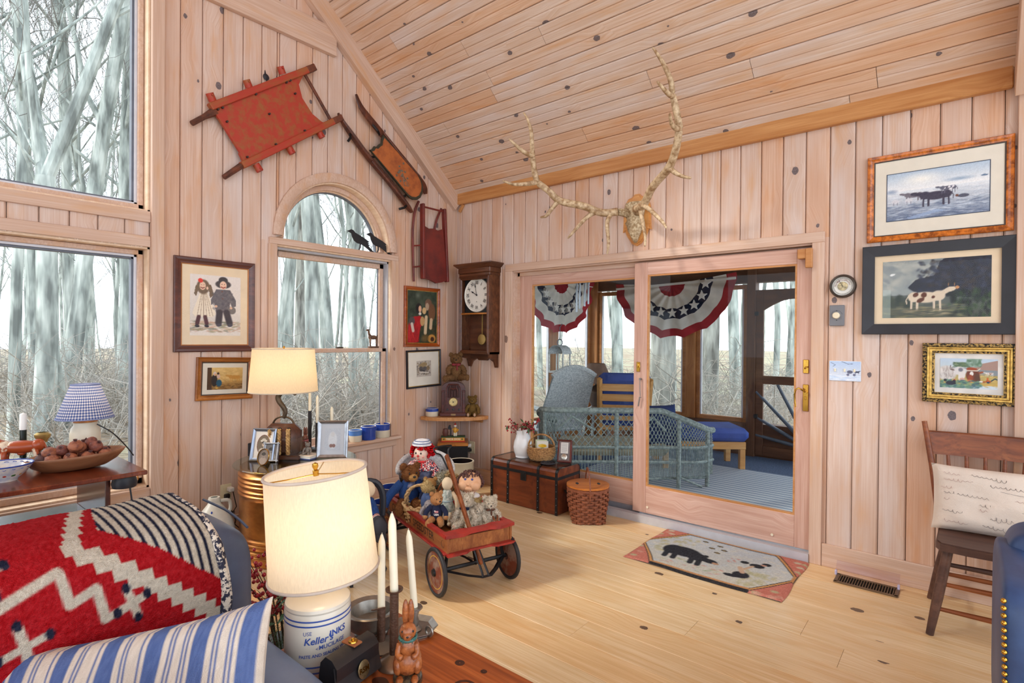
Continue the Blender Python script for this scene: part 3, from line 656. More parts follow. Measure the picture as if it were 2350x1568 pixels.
hg = MB(); hg.box((2.08,3.11,1.76),(.05,.02,.05),.003); hg.box((2.08,3.11,.5),(.05,.02,.05),.003); hg.build('hinge', mat('black iron',(24,24,26),.5), sd)
bxs('pane', [(2.16,2.81,3.135,3.139,1.0,1.85)], GLASS, sd)
# striped rug on the porch
def stripes(name, cols, per, ax=1, rough=.9, fuzz=.3):
    m, nt, b, L = nodes(name); setp(b, rough, 0, .1); tc = nt.nodes.new('ShaderNodeTexCoord'); sp = nt.nodes.new('ShaderNodeSeparateXYZ'); L(tc.outputs['Object'], sp.inputs[0])
    f = math_(nt,'FRACT', math_(nt,'DIVIDE', sp.outputs[ax], per)); L(ramp(nt, cols, f, 'CONSTANT'), b.inputs['Base Color']); v, _ = coord(nt); bump(nt, b, noise_(nt, v, 300, 2), fuzz, .004); return m
RUGS = stripes('blue white rug stripes', [(0,S(206,212,218)),(.4,S(96,116,150)),(.55,S(190,198,208)),(.7,S(120,138,166)),(.9,S(206,212,218))], .075)
r_ = MB().box((0,0,0),(2.6,1.95,.012),.004).build('striped_rug', RUGS, loc=(2.15,1.32,.0065)); tag(r_, 'flat woven rug with blue and white stripes on the porch carpet', 'rug')
# wicker settee seen from behind
WK = two('grey green wicker paint', (150,164,162), (112,126,126), 40, .4,.6, .7, bmp=.3)
ws = thing('wicker_settee', 'grey painted wicker settee with open lattice back on the porch', 'settee')
pl_ = [Vector(p) for p in ((.82,.66,0),(.80,.42,0),(.93,.27,0),(1.12,.37,0),(1.45,.65,0),(1.74,.89,0),(1.93,1.05,0),(2.10,1.2,0),(2.16,1.42,0))]
def cr(P, t):
    n = len(P)-1; i = min(int(t*n), n-1); f = t*n-i; a, b, c, d = P[max(i-1,0)], P[i], P[i+1], P[min(i+2,n)]
    return .5*((2*b)+(c-a)*f+(2*a-5*b+4*c-d)*f*f+(3*b-a-3*c+d)*f**3)
topz = lambda t: .60+.15*max(0,min(1,(t-.02)/.22)) if t < .3 else .75 if t < .68 else .75-.20*min(1,(t-.68)/.28)
def wp(t, v): p = cr(pl_, t); return (p.x, p.y, v)
b = MB(); b.tube([wp(i/40, topz(i/40)) for i in range(41)], .03, 8); b.build('top_roll', WK, ws, True)
b = MB()
for (z0f, z1f) in ((.40,.38),(.26,.26)): b.tube([wp(i/40, z0f) for i in range(41)], .016, 6)
b.build('rail', WK, ws, True)
b = MB(); NL = 62
for i in range(-10,NL):
    for s__ in (1,-1):
        q = []
        for k in range(7):
            v = k/6; t = (i+s__*v*5)/NL
            if 0 <= t <= 1: q.append(wp(t, .40+(topz(t)-.40)*v))
        if len(q) > 1: b.tube(q, .0042, 4, caps=False)
for i in range(NL*2): b.tube([wp(i/(NL*2), .12), wp(i/(NL*2), .40)], .0042, 4, caps=False)
b.build('lattice', WK, ws)
for t in (.12,.27,.52,.77,.94):
    b = MB(); b.tube([wp(t,0), wp(t,.3), wp(t,topz(t))], .022, 8); b.build('leg' , WK, ws, True)
for t in (.34,.46,.58,.70): b = MB(); b.tube([wp(t+(.06 if t in (.34,.58) else -.06),.69), wp(t,.56)] , .012, 6); b.build('brace', WK, ws, True)
b = MB(); b.tube([wp(.77,.12),wp(.9,.02)],.013,6); b.tube([wp(.62,.10),wp(.94,.10)],.013,6); b.build('stretcher', WK, ws, True)
sc_ = MB().box((0,0,0),(1.05,.5,.12),.05).build('seat_cushion', mat('beige canvas',(196,186,160),.9), ws, True, (1.32,.92,.36), 40)
def pillow(name, W_, H_, T_, m, lab, cat, M, seed=1, pinch=.06, nn=26, **kw):
    g = random.Random(seed)
    def f(sg):
        def fn(u, v):
            x = u*2-1; y = v*2-1; e = max(0,(1-x**4))*max(0,(1-y**4)); q = 1-pinch*(1-abs(x)**3)*abs(y)-.0; q2 = 1-pinch*(1-abs(y)**3)*abs(x)
            wr_ = .012*noise.noise(Vector((x*2.3+seed,y*2.3,sg)))
            return (x*W_/2*q2, sg*(T_/2*e**.42+wr_*e), y*H_/2*q)
        return fn
    b = MB(); b.grid(f(-1),nn,nn); b.grid(f(1),nn,nn); o = b.build(name, m, None, 'all'); o.matrix_world = M
    if lab: tag(o, lab, cat)
    return o
pillow('throw_pillow', .42,.42,.14, mat('navy cotton',(38,54,104),.9), 'navy blue throw pillow on the wicker settee', 'pillow', TR(1.72,1.12,.58,rz=50,rx=-14))
# lounge chair with blue cushion, ottoman
BLUE = mat('royal blue canvas', (62,84,158), .85, spec=.2, var=.14, scale=5, bmp=.2, bscale=40); PINEL = wood('pale pine lounger', (224,178,120), (212,160,98), (190,134,74), None, .5, gs=18)
lc = thing('lounge_chair', 'pale pine lounge chair with thick royal blue cushion on the porch', 'chair', (1.02,1.72,0), 30)
for sx in (-.27,.27):
    b = MB(); b.tube([(sx,.1,.28),(sx,-.42,1.0)], .03, 4); b.build('back_rail', PINEL, lc); b = MB(); b.tube([(sx,.02,.0),(sx,.02,.42)], .028, 4); b.build('leg', PINEL, lc); b = MB(); b.tube([(sx,.62,.0),(sx,.62,.42)], .028, 4); b.build('leg', PINEL, lc)
    MB().box((sx,.32,.36),(.05,.7,.06),.005).build('side_rail', PINEL, lc)
for i in range(5): MB().box((0,.05-.42*(i+.5)/5,.36+.6*(i+.5)/5),(.52,.012,.08),.003).build('slat', PINEL, lc)
MB().box((0,0,0),(.56,.13,.74),.05,TR(0,-.12,.74,rx=-30+62)).build('back_cushion', BLUE, lc, True); MB().box((0,.34,.45),(.56,.62,.13),.05).build('seat_cushion', BLUE, lc, True)
ot = thing('ottoman', 'long low pine ottoman with drooping royal blue cushion on the porch', 'ottoman', (1.70,2.22,0), 38)
MB().box((0,0,.385),(.98,.56,.15),.05).build('cushion', BLUE, ot, True)
for sx in (-.42,.42):
    for sy in (-.22,.22): MB().box((sx,sy,.15),(.06,.06,.3),.005).build('leg', PINEL, ot)
for sy in (-.24,.24): MB().box((0,sy,.27),(.9,.04,.08),.004).build('rail', PINEL, ot)
# white wicker armchair back, lamp, lantern, chimes
WW = two('white wicker paint', (214,220,222), (168,178,184), 60, .4,.6, .7, bmp=.4)
wc = thing('wicker_armchair', 'white painted wicker armchair with tall leaning back on the porch', 'chair', (.52,1.25,0), 60)
b = MB(); b.grid(lambda u,v: ((u-.5)*.6*(1-.15*v), .1-.35*v, .4+.72*v-.1*(2*u-1)**2*v), 16, 12); b.grid(lambda u,v: ((u-.5)*.6*(1-.15*v), .13-.35*v, .4+.72*v-.1*(2*u-1)**2*v), 16, 12); b.build('backrest', WW, wc, True)
b = MB(); b.tube([((u-.5)*.62*(1-.15), -.24, 1.12-.1*(2*u-1)**2) for u in [i/12 for i in range(13)]], .028, 6); b.build('back_roll', WW, wc, True)
MB().box((0,.35,.38),(.58,.52,.06),.02).build('seat', WW, wc)
for sx in (-.26,.26):
    for sy in (.12,.58): b = MB(); b.tube([(sx,sy,0),(sx,sy,.4)], .022, 6); b.build('leg', WW, wc, True)
    b = MB(); b.tube([(sx*1.1,.05,.62),(sx*1.15,.4,.62),(sx*1.1,.62,.56),(sx*1.02,.62,.4)], .03, 6); b.build('arm', WW, wc, True)
tb = thing('porch_table', 'small white painted side table under the brown shaded lamp', 'table', (.52,1.95,0)); MB().lathe([(0,.52),(.26,.52),(.27,.535),(.26,.55),(0,.55)], 28).build('top', WW, tb)
for a in range(4): b = MB(); b.tube([(.2*cos(a*pi/2+.8),.2*sin(a*pi/2+.8),0),(.12*cos(a*pi/2+.8),.12*sin(a*pi/2+.8),.52)], .018, 6); b.build('leg', WW, tb, True)
lp = thing('table_lamp', 'dark turned table lamp with brown cone shade on the porch table', 'lamp', (.52,1.95,.55)); MB().lathe([(0,0),(.1,0),(.1,.02),(.06,.05),(.1,.13),(.105,.22),(.06,.28),(.02,.31),(.02,.36),(0,.36)], 20).build('base', mat('dark bronze glaze',(64,48,40),.35), lp, True); MB().lathe([(.21,.34),(.1,.58),(.095,.58),(.205,.34)], 28).build('shade', mat('brown paper shade',(128,100,84),.8), lp, True)
lt = thing('lantern', 'white hanging metal lantern with arched hood on the porch', 'lantern', (.55,1.1,1.06)); b = MB()
for sx in (-.09,.09):
    for sy in (-.07,.07): b.box((sx,sy,.1),(.012,.012,.2))
b.box((0,0,.0),(.2,.16,.02)); b.build('frame', WW, lt); b = MB(); b.lathe([(.1,-.09),(.1,.09)], 16, TR(0,0,.2,rx=90), 0, pi); b.lathe([(0,-.09),(.1,-.09)], 16, TR(0,0,.2,rx=90), 0, pi); b.build('hood', WW, lt); b = MB(); b.torus(.035,.006,16,6,TR(0,0,.33,rx=90)); b.tube([(0,0,.36),(0,0,.5),(.03,0,.54)],.005,5); b.build('hook', SPK, lt)
bxs('pane', [(-.085,.085,-.072,-.068,.01,.2)], GLASS, lt)
ch = thing('wind_chime', 'wind chime of grey metal tubes hanging on the porch', 'chime', (1.02,.82,2.05)); b = MB(); b.lathe([(0,0),(.07,0),(.07,.015),(0,.015)],18); b.tube([(0,0,.01),(0,0,.37)],.002,4); b.build('disc', PB, ch)
for i,(dx,dy,l_) in enumerate(((-.055,-.02,.32),(.01,.03,.26),(.06,.02,.24),(.0,-.05,.29))): b = MB(); b.tube([(dx,dy,-.02),(dx,dy,-.02-l_)],.011,8); b.tube([(dx,dy,.0),(dx,dy,-.02)],.001,3); b.build('chime_tube', mat('grey tube metal',(150,154,160),.3,.9), ch, True)
# fan buntings
def bunting(label, M, Rb, seed):
    cv = [((150,40,50),.0,.22),((226,220,208),.22,.46),((40,46,66),.46,.66),((228,224,214),.66,.86),((168,48,56),.86,1.01)]
    e = thing('fan_bunting', label, 'bunting', M=M)
    def P_(r, a): # a 0..1 across the half circle
        th = pi+pi*a; fold = .03*r*sin(a*pi*17+seed); drop = 1-.06*abs(cos(pi*a*8)); return (Rb*r*cos(th), fold, Rb*.86*r*sin(th)*drop+.1*Rb*r*abs(cos(th))**6)
    for c, r0, r1 in cv:
        b = MB(); b.grid(lambda u,v: P_(r0+(r1-r0)*v, u), 96, 5); o = b.build('band', mat('bunting %d %d %d' % c, c, .9, spec=.1, var=.1, scale=6), e, 'all')
    b = MB()
    for k in range(9):
        a = (k+.5)/9; pc_ = Vector(P_(.56,a)); pts = []
        for j in range(10): rr_ = .085*Rb*(1 if j % 2 == 0 else .4); pts.append((pc_.x+rr_*sin(j*pi/5), pc_.z+rr_*cos(j*pi/5)))
        b.prism(pts, .004-pc_.y-.02, .0-pc_.y+.03, Matrix(((1,0,0,0),(0,0,-1,0),(0,1,0,0),(0,0,0,1))))
    b.build('star', mat('bunting white',(232,228,220),.9,spec=.1,var=.05), e)
    MB().box((0,0,.012),(Rb*2,.012,.03)).build('heading_tape', mat('bunting white',(232,228,220),.9), e); return e
bunting('red white and blue fan bunting with stars beside the screen door', TR(1.0,3.08,2.17,ry=-2), .84, 0)
bunting('red white and blue fan bunting hanging in the porch corner', TR(-.2,2.2,2.2,rz=90), .82, 2)
# ================================================================ things on the walls
VARN = wood('varnished wood', (196,106,44), (170,80,28), (116,50,18), None, .25, gs=40, spec=.6); MAHO = wood('mahogany frame', (118,62,44), (94,46,34), (66,30,24), None, .3, gs=34, spec=.6); WALN = wood('walnut case', (128,80,50), (102,60,36), (66,36,22), None, .3, gs=26, spec=.5)
GOLDW = wood('golden oak frame', (198,132,62), (172,106,44), (126,72,28), None, .3, gs=30); GILT = mat('gilt', (196,158,84), .35, .8, var=.25, scale=40); BLACKP = mat('black paint', (34,36,44), .45, var=.2, scale=6); MATB = mat('cream mat board', (226,220,206), .9, var=.03, spec=.1)
MATB2 = mat('aged mat board', (228,208,178), .9, var=.03, spec=.1); PGL = glass_mat('picture glass', (1,1,1,1), 1.22)
def frame_mesh(W, H, w_, prof):
    """mitred frame: prof = [(inset from outer edge, height out of the wall)]"""
    b = MB(); k = len(prof); vs = []; fs = []
    for (sx, sz) in ((-1,-1),(1,-1),(1,1),(-1,1)):
        for (d, h) in prof: vs.append((sx*(W/2-d), -h, sz*(H/2-d)))
    for c in range(4):
        for j in range(k-1): fs.append((c*k+j, ((c+1)%4)*k+j, ((c+1)%4)*k+j+1, c*k+j+1))
    return b.add(vs, fs)
def picture(label, W, H, w_, fm, cv, M, matm=None, ow=None, prof=None, t=.022, cat='picture', print_off=(0,0), pw=None, ph=None, lip=None, glaze=True):
    e = thing('framed_picture', label, cat, M=M)
    pr = prof or [(0,0),(0,t*.8),(w_*.12,t),(w_*.45,t*.92),(w_*.75,t*.7),(w_*.95,t*.62),(w_,t*.5),(w_,.004)]
    frame_mesh(W, H, w_, pr).build('frame', fm, e)
    if lip: frame_mesh(W-2*w_, H-2*w_, .006, [(-.002,.004),(-.002,t*.55),(.005,t*.5),(.006,.004)]).build('lip', lip, e)
    if matm: MB().box((0,-.005,0),(W-2*w_+.004,.004,H-2*w_+.004)).build('mat_board', matm, e)
    cv.sheet('print', pw or W-2*w_, ph or H-2*w_, e, loc=(print_off[0],-.0085,print_off[1]))
    if glaze: MB().box((0,-.0105,0),(W-2*w_,.001,H-2*w_)).build('glazing', PGL, e)
    return e
def cow(c, x, y, s, body, patch=None, face=1, head_up=0):
    c.ell(x, y, .19*s, .13*s, body); c.ell(x+.15*s*face, y+.03*s, .09*s, .12*s, body); c.ell(x-.14*s*face, y+.01*s, .08*s, .12*s, body)
    c.line([(x+.17*s*face,y+.06*s),(x+.27*s*face,y+(.09+head_up)*s)], .06*s, body); c.ell(x+.29*s*face, y+(.1+head_up)*s, .07*s, .055*s, body, 10*face)
    for lx in (-.17,-.1,.1,.17): c.line([(x+lx*s,y-.06*s),(x+lx*s*1.02,y-.27*s)], .028*s, body)
    c.line([(x-.2*s*face,y+.06*s),(x-.235*s*face,y-.05*s),(x-.23*s*face,y-.14*s)], .012*s, body)
    if patch:
        for (a, b, r1, r2) in ((-.12,.06,.05,.05),(-.02,.05,.05,.06),(-.06,-.06,.07,.05),(.09,0,.03,.035)): c.ell(x+a*s*face, y+b*s, r1*s*.8, r2*s, patch, 25)
# misty cows under burl frame
c = CV(130,78,(214,222,232)); c.grad((118,132,156),(226,232,238),0,.62); c.grad((236,238,240),(176,196,216),.62,1); c.ell(.35,.82,.25,.16,(250,248,240),0,.9,.8)
c.ell(.72,.72,.18,.05,(140,164,190),0,.8,.8); c.ell(.05,.62,.08,.06,(130,150,180),0,.8,.8); c.dabs(260,0,1,0,.34,.06,.012,[(96,112,140),(150,166,190),(210,222,234),(84,98,128)],.55,14); c.dabs(120,0,1,.3,.6,.05,.01,[(220,228,238),(176,190,206),(236,238,240)],.5,12); c.poly([(.25,0),(.6,.12),(.5,.16),(.2,.04)],(150,172,206),.8)
cow(c,.28,.5,.42,(116,112,124),None,-1); cow(c,.5,.44,.72,(66,64,82),None,-1); cow(c,.62,.56,.36,(98,100,118),(230,230,236),-1)
for q in (.09,.23): c.ell(q,.40,.045,.05,(210,212,220)); c.line([(q-.02,.38),(q-.02,.33)],.008,(130,134,150)); c.line([(q+.02,.38),(q+.02,.33)],.008,(130,134,150))
c.ell(.76,.37,.06,.04,(84,88,106)); c.ell(.7,.385,.02,.025,(110,72,62)); c.ell(.95,.72,.035,.02,(96,120,150)); c.grain(9)
BURL = two('burl maple', (206,116,40), (132,66,22), 34, .42,.62, .25, bmp=.05, spec=.6)
e = picture('wide framed print of misty cows and sheep with cream mat in burled amber frame', .66,.515,.034,BURL,c,TR(3.915,-.002,2.287),MATB,pw=.46,ph=.275,lip=mat('dark lip',(60,50,46),.5)); frame_mesh(.468,.283,.004,[(0,.0075),(0,.0088),(.004,.0088),(.004,.0075)]).build('mat_line', mat('slate line',(60,74,96),.8), e)
# brown and white cow in dark landscape
c = CV(130,76,(70,76,84)); c.grad((74,82,72),(96,104,104),0,.4); c.grad((150,160,160),(134,144,146),.4,1); c.dabs(60,0,.6,.5,1,.08,.05,[(166,172,168),(120,132,138),(186,188,178)],.5)
c.poly([(.25,.52),(.33,.66),(.5,.72),(.55,.95),(.6,1),(1,1),(1,.3),(.45,.38),(.3,.46)],(44,48,60)); c.dabs(300,.34,1,.42,.98,.03,.03,[(52,58,76),(36,40,50),(62,70,92),(70,64,62)],.5); c.dabs(140,.62,1,0,.45,.02,.05,[(34,44,42),(46,62,50),(60,84,56),(28,34,38)],.6,20); c.dabs(150,.0,.75,0,.24,.06,.01,[(96,96,74),(128,124,92),(60,66,66),(160,154,118)],.5,6); c.poly([(0,.34),(.3,.36),(.3,.2),(0,.2)],(58,68,64),.7); c.dabs(50,0,.3,.2,.38,.03,.04,[(50,62,58),(74,84,70)],.6)
c.poly([(0,.0),(.085,.0),(.085,.5),(0,.5)],(196,214,208),.45)
cow(c,.42,.35,.78,(214,200,178),(92,54,40),1,.06); c.line([(.63,.53),(.63,.57)],.008,(150,120,90)); c.line([(.68,.53),(.68,.57)],.008,(150,120,90)); c.ell(.705,.5,.02,.025,(196,140,90)); c.dabs(80,.2,.62,.04,.16,.05,.008,[(120,114,92),(72,74,70),(170,160,130)],.6,5); c.ell(.1,.76,.03,.02,(226,232,232),10); c.grain(6)
picture('dark landscape print of a brown spotted cow wading in wide black frame', .695,.53,.062,BLACKP,c,TR(3.913,-.002,1.74),MATB2,pw=.49,ph=.335,prof=[(0,0),(0,.026),(.003,.028),(.062,.02),(.062,.004)])
# barnyard oil in carved gilt frame
c = CV(110,70,(200,214,224)); c.grad((196,208,206),(186,206,226),.5,1); c.grad((196,164,84),(170,160,110),.12,.5); c.poly([(.63,.8),(1,.95),(1,.62),(.63,.64)],(166,136,124)); c.poly([(.63,.64),(1,.62),(1,.46),(.63,.46)],(132,142,150)); c.dabs(70,.25,.5,.72,.86,.03,.03,[(96,118,84),(120,138,100),(76,100,78)],.8); c.dabs(110,.48,.72,.74,.98,.03,.04,[(110,140,120),(80,116,90),(140,164,150)],.8); c.dabs(80,.55,1,.05,.5,.05,.012,[(206,172,80),(226,196,110),(150,130,66)],.6,15)
c.ell(.12,.5,.2,.27,(206,202,198)); c.dabs(60,0,.26,.3,.72,.012,.06,[(226,222,218),(176,164,158),(150,140,138)],.6,20); c.ell(.35,.58,.12,.15,(214,212,212)); c.ell(.39,.43,.065,.2,(222,218,214),-12); c.ell(.4,.3,.055,.06,(206,166,148)); c.ell(.37,.62,.05,.08,(96,98,112),20,.4,.8); c.ell(.22,.62,.05,.03,(120,104,100),-20); c.line([(.27,.68),(.19,.68),(.19,.76)],.014,(120,116,118)); c.line([(.42,.68),(.49,.67),(.5,.73)],.014,(120,116,118))
c.ell(.58,.45,.13,.24,(112,56,34)); c.ell(.56,.65,.1,.07,(156,72,40)); c.ell(.56,.5,.035,.08,(228,224,220)); c.ell(.54,.34,.05,.14,(150,70,38)); c.ell(.53,.26,.05,.05,(196,120,80)); c.ell(.72,.55,.05,.035,(156,84,50),20); c.line([(.47,.6),(.66,.6),(.7,.67)],.016,(214,206,190)); c.ell(.66,.34,.05,.2,(90,54,36),10)
cow(c,.86,.52,.3,(214,210,204),(150,90,70),-1); c.dabs(240,0,.72,0,.27,.04,.03,[(76,118,116),(104,146,120),(60,96,108),(130,160,120)],.7); c.ell(.2,.17,.1,.075,(44,44,56)); c.ell(.26,.24,.03,.05,(38,40,52)); c.ell(.1,.26,.03,.05,(44,46,58),30); c.ell(.27,.285,.014,.02,(190,50,60)); c.ell(.84,.26,.05,.05,(170,78,30)); c.ell(.83,.34,.02,.05,(196,96,36)); c.ell(.84,.23,.03,.03,(34,60,84)); c.line([(.89,.28),(.95,.36),(.99,.33)],.02,(30,56,74)); c.ell(.77,.24,.03,.035,(160,90,40)); c.ell(.72,.25,.035,.025,(226,222,216)); c.grain(8)
e = picture('small colourful barnyard painting of oxen and hens in carved black and gilt frame', .405,.335,.055,two('carved gilt and black', (186,152,86), (30,28,26), 90, .42,.56, .4, .5, bmp=.8),c,TR(4.066,-.002,1.258),mat('painting border',(226,222,216),.8),pw=.245,ph=.165,prof=[(0,0),(0,.026),(.002,.03),(.018,.034),(.022,.026),(.055,.02),(.055,.004)])
frame_mesh(.36,.29,.034,[(0,.02),(.0,.031),(.008,.03),(.012,.024),(.02,.024),(.026,.017),(.034,.016),(.034,.004)]).build('gilt_lining', GILT, e)
# two children
c = CV(100,132,(222,214,206)); c.grad((214,206,196),(226,218,212),.2,1); c.dabs(200,0,1,.06,.24,.06,.012,[(176,150,124),(150,150,120),(196,160,140),(120,124,110),(206,176,150)],.6,8)
G = (232,220,200); c.poly([(.2,.72),(.32,.72),(.5,.36),(.42,.31),(.1,.31),(.05,.37)],G); 
for q in (.14,.2,.26,.32,.38,.44): c.line([(.26+(q-.26)*.3,.7),(q,.33)],.006,(176,158,138))
c.ell(.25,.8,.135,.13,(112,94,78)); c.poly([(.11,.82),(.4,.84),(.46,.68),(.38,.62),(.36,.75),(.16,.75),(.12,.64),(.08,.68)],(116,98,80)); c.ell(.24,.815,.065,.075,(226,190,166)); c.ell(.2,.9,.05,.04,(214,60,50),40); c.line([(.205,.79),(.24,.775),(.275,.79)],.009,(120,60,54)); c.ell(.22,.83,.01,.008,(60,44,40)); c.ell(.265,.83,.01,.008,(60,44,40)); c.ell(.33,.78,.02,.03,(226,190,166))
for (x0,x1) in ((.17,.14),(.29,.32)): c.line([(x0,.31),(x1,.2)],.035,(84,54,60)); c.ell(x1-.0,.16,.05,.025,(58,56,64),-10)
CO = (104,100,104); c.poly([(.5,.77),(.78,.77),(.9,.6),(.9,.5),(.82,.48),(.78,.56),(.76,.4),(.5,.38),(.46,.55),(.4,.5),(.4,.6)],CO); c.dabs(90,.44,.86,.42,.76,.03,.02,[(92,88,94),(122,116,116),(84,82,90)],.5); c.ell(.82,.43,.085,.07,(120,114,110)); c.ell(.5,.49,.03,.022,(214,176,150)); c.ell(.8,.47,.03,.022,(214,176,150))
c.ell(.64,.86,.17,.075,(74,70,72)); c.ell(.64,.93,.1,.06,(66,62,64)); c.ell(.64,.845,.075,.075,(230,192,168)); c.line([(.6,.815),(.64,.8),(.68,.815)],.011,(150,70,60)); c.ell(.615,.86,.011,.008,(60,44,40)); c.ell(.665,.86,.011,.008,(60,44,40)); c.ell(.62,.74,.014,.011,(120,70,50)); c.ell(.63,.62,.014,.011,(120,70,50))
for (x0,x1) in ((.57,.55),(.71,.77)): c.line([(x0,.39),(x1,.22)],.06,(66,60,66)); c.ell(x1+.01,.18,.06,.03,(78,76,84),10)
c.grad((224,216,206),(224,216,206),0,.045); c.grain(7)
picture('framed print of two grinning children in old clothes in mahogany frame', .535,.645,.045,MAHO,c,TR(.002,-2.34,1.645,90),MATB2,pw=.335,ph=.42,lip=mat('gold lip',(170,110,60),.4,.5))
# children with calf
c = CV(90,58,(206,176,110)); c.grad((150,112,60),(220,190,124),0,1); c.dabs(80,.3,1,.4,1,.1,.06,[(226,196,130),(236,208,146),(206,170,104)],.4); c.dabs(120,0,1,0,.26,.05,.02,[(120,84,44),(150,112,62),(84,60,36)],.6,10); c.poly([(0,0),(.14,0),(.12,1),(0,1)],(74,52,36)); c.ell(.2,.42,.09,.3,(44,38,40)); c.ell(.21,.72,.05,.1,(206,196,190)); c.ell(.22,.68,.03,.06,(214,160,126)); c.ell(.31,.6,.05,.1,(206,176,166)); c.ell(.3,.73,.035,.06,(60,40,36)); c.ell(.33,.3,.085,.17,(36,84,110)); c.ell(.27,.08,.04,.03,(220,180,80)); cow(c,.77,.55,.75,(196,146,72),None,-1); c.grain(8)
picture('small framed print of two girls and a calf in golden stepped frame', .385,.3,.036,GOLDW,c,TR(.002,-2.276,1.131,90,ry=1.6),MATB,pw=.24,ph=.155,prof=[(0,0),(0,.02),(.006,.024),(.012,.018),(.024,.016),(.028,.02),(.034,.013),(.036,.004)],lip=mat('dark lip',(60,50,46),.5))
# girl with dogs
c = CV(78,104,(52,62,46)); c.dabs(160,0,1,.5,1,.08,.06,[(58,68,52),(44,52,40),(76,84,66),(40,44,38)],.5); c.ell(.35,.9,.12,.08,(120,128,116),60,.9,.6); c.dabs(100,.3,1,0,.35,.08,.04,[(50,54,36),(74,66,44),(40,44,32)],.5)
c.poly([(.18,.5),(.42,.52),(.6,.46),(.44,.3),(.36,.02),(.02,.0),(.02,.22),(.1,.4)],(168,28,32)); c.dabs(70,.04,.4,.02,.4,.02,.08,[(190,36,38),(130,18,24),(200,50,46)],.5,30); c.ell(.38,.66,.11,.11,(30,26,26)); c.ell(.42,.65,.055,.07,(222,172,140)); c.ell(.42,.56,.05,.03,(226,214,200)); c.ell(.7,.76,.13,.1,(116,84,64)); c.ell(.66,.7,.07,.08,(176,150,124)); c.ell(.82,.6,.13,.18,(120,82,56)); c.line([(.8,.45),(.78,.3)],.045,(206,176,140)); c.line([(.63,.5),(.6,.2)],.045,(214,186,148)); c.ell(.56,.62,.075,.07,(206,170,120)); c.ell(.5,.42,.08,.1,(190,150,100)); c.ell(.16,.42,.1,.09,(84,74,74)); c.line([(.16,.36),(.2,.24)],.04,(206,190,176)); c.ell(.82,.09,.15,.09,(196,140,66)); c.ell(.84,.08,.07,.05,(70,40,30)); c.ell(.6,.1,.16,.09,(112,84,44),0,.5,.8); c.grain(7)
picture('upright painting of a girl in red dress with dogs in amber frame', .445,.575,.034,VARN,c,TR(.002,-.451,1.632,90),None,lip=GILT,pw=.375,ph=.505)
# dog etching
c = CV(70,54,(188,178,166)); c.dabs(160,.06,.94,.12,.92,.06,.05,[(150,134,110),(106,98,90),(196,180,150),(84,78,74)],.5); c.ell(.45,.72,.3,.16,(150,128,92),10); c.ell(.3,.5,.14,.16,(84,78,76)); c.ell(.55,.5,.22,.13,(96,90,88)); c.ell(.78,.52,.12,.16,(132,112,86)); c.line([(.2,.3),(.8,.24)],.04,(214,206,192)); c.line([(.3,.42),(.55,.34)],.05,(70,66,66)); c.grain(18)
picture('small etching of resting dogs in wide white mat with thin black and gold frame', .43,.365,.016,BLACKP,c,TR(.002,-.427,1.132,90,ry=-1.4),MATB,pw=.185,ph=.155,lip=GILT)
# ---------------- barometer, thermostat, switch plate
e = thing('barometer', 'round wall barometer with white dial and dark rim', 'barometer', (3.462,0,1.775)); F_ = TR(0,0,0,rx=90)
MB().lathe([(0,0),(.066,0),(.073,.008),(.074,.02),(.068,.034),(.06,.036),(.058,.03),(.058,.018)], 40, F_).build('rim', mat('dark bronze',(70,62,56),.35,.6), e, True)
MB().lathe([(0,.02),(.059,.02)], 40, F_).build('dial', mat('dial white',(226,226,220),.5,var=.03), e); MB().lathe([(0,.0205),(.028,.0205),(.028,.024),(.026,.024)], 24, F_).build('movement', mat('brass works',(176,160,124),.3,.8,scale=60,var=.4), e)
b = MB()
for i in range(60):
    a = 2*pi*i/60
    if 100 < math.degrees(a)-170 < 100: continue
    b.box((0,0,0),(.0012,.001,.006 if i % 5 else .009),0,Matrix.Rotation(a,4,'Y') @ TR(0,-.0212,.05))
b.box((0,0,.02),(.002,.001,.05),0,TR(0,-.024,0,ry=-30)); b.build('dial_mark', mat('print black',(40,40,44),.6,var=0), e)
b = MB()
for t_, a in (('Stormy',-66),('Rain',-38),('Change',0),('Fair',38),('Dry',66)):
    vs, fs = text_mesh(t_, .0125, shear=.2); b.add(vs, fs, Matrix.Rotation(R(a),4,'Y') @ TR(0,-.0213,.0385,rx=90))
b.build('lettering', mat('print brown',(120,60,56),.6,var=0), e); MB().lathe([(.059,.026),(.03,.031),(0,.033)], 32, F_).build('glass', PGL, e, True)
e = thing('thermostat', 'grey rectangular thermostat plate with round cream knob', 'thermostat', (3.430,0,1.593)); MB().box((0,-.008,0),(.082,.016,.13),.003).build('plate', mat('grey plastic',(116,118,124),.5,var=.04), e); MB().lathe([(0,.016),(.021,.016),(.02,.03),(.016,.034),(0,.034)], 28, TR(-.002,0,0,rx=90)).build('knob', mat('cream knob',(226,214,186),.4,var=.03), e, True)
b = MB()
for i in range(22):
    a = R(-75+150*i/21); b.box((.031*sin(a),-.0162,.031*cos(a)),(.002,.001,.002))
for sx in (-.03,.03): b.cyl((0,-.016,sx),(0,-.0172,sx),.003,n=8)
b.build('dial_mark', mat('print black',(40,40,44),.6,var=0), e)
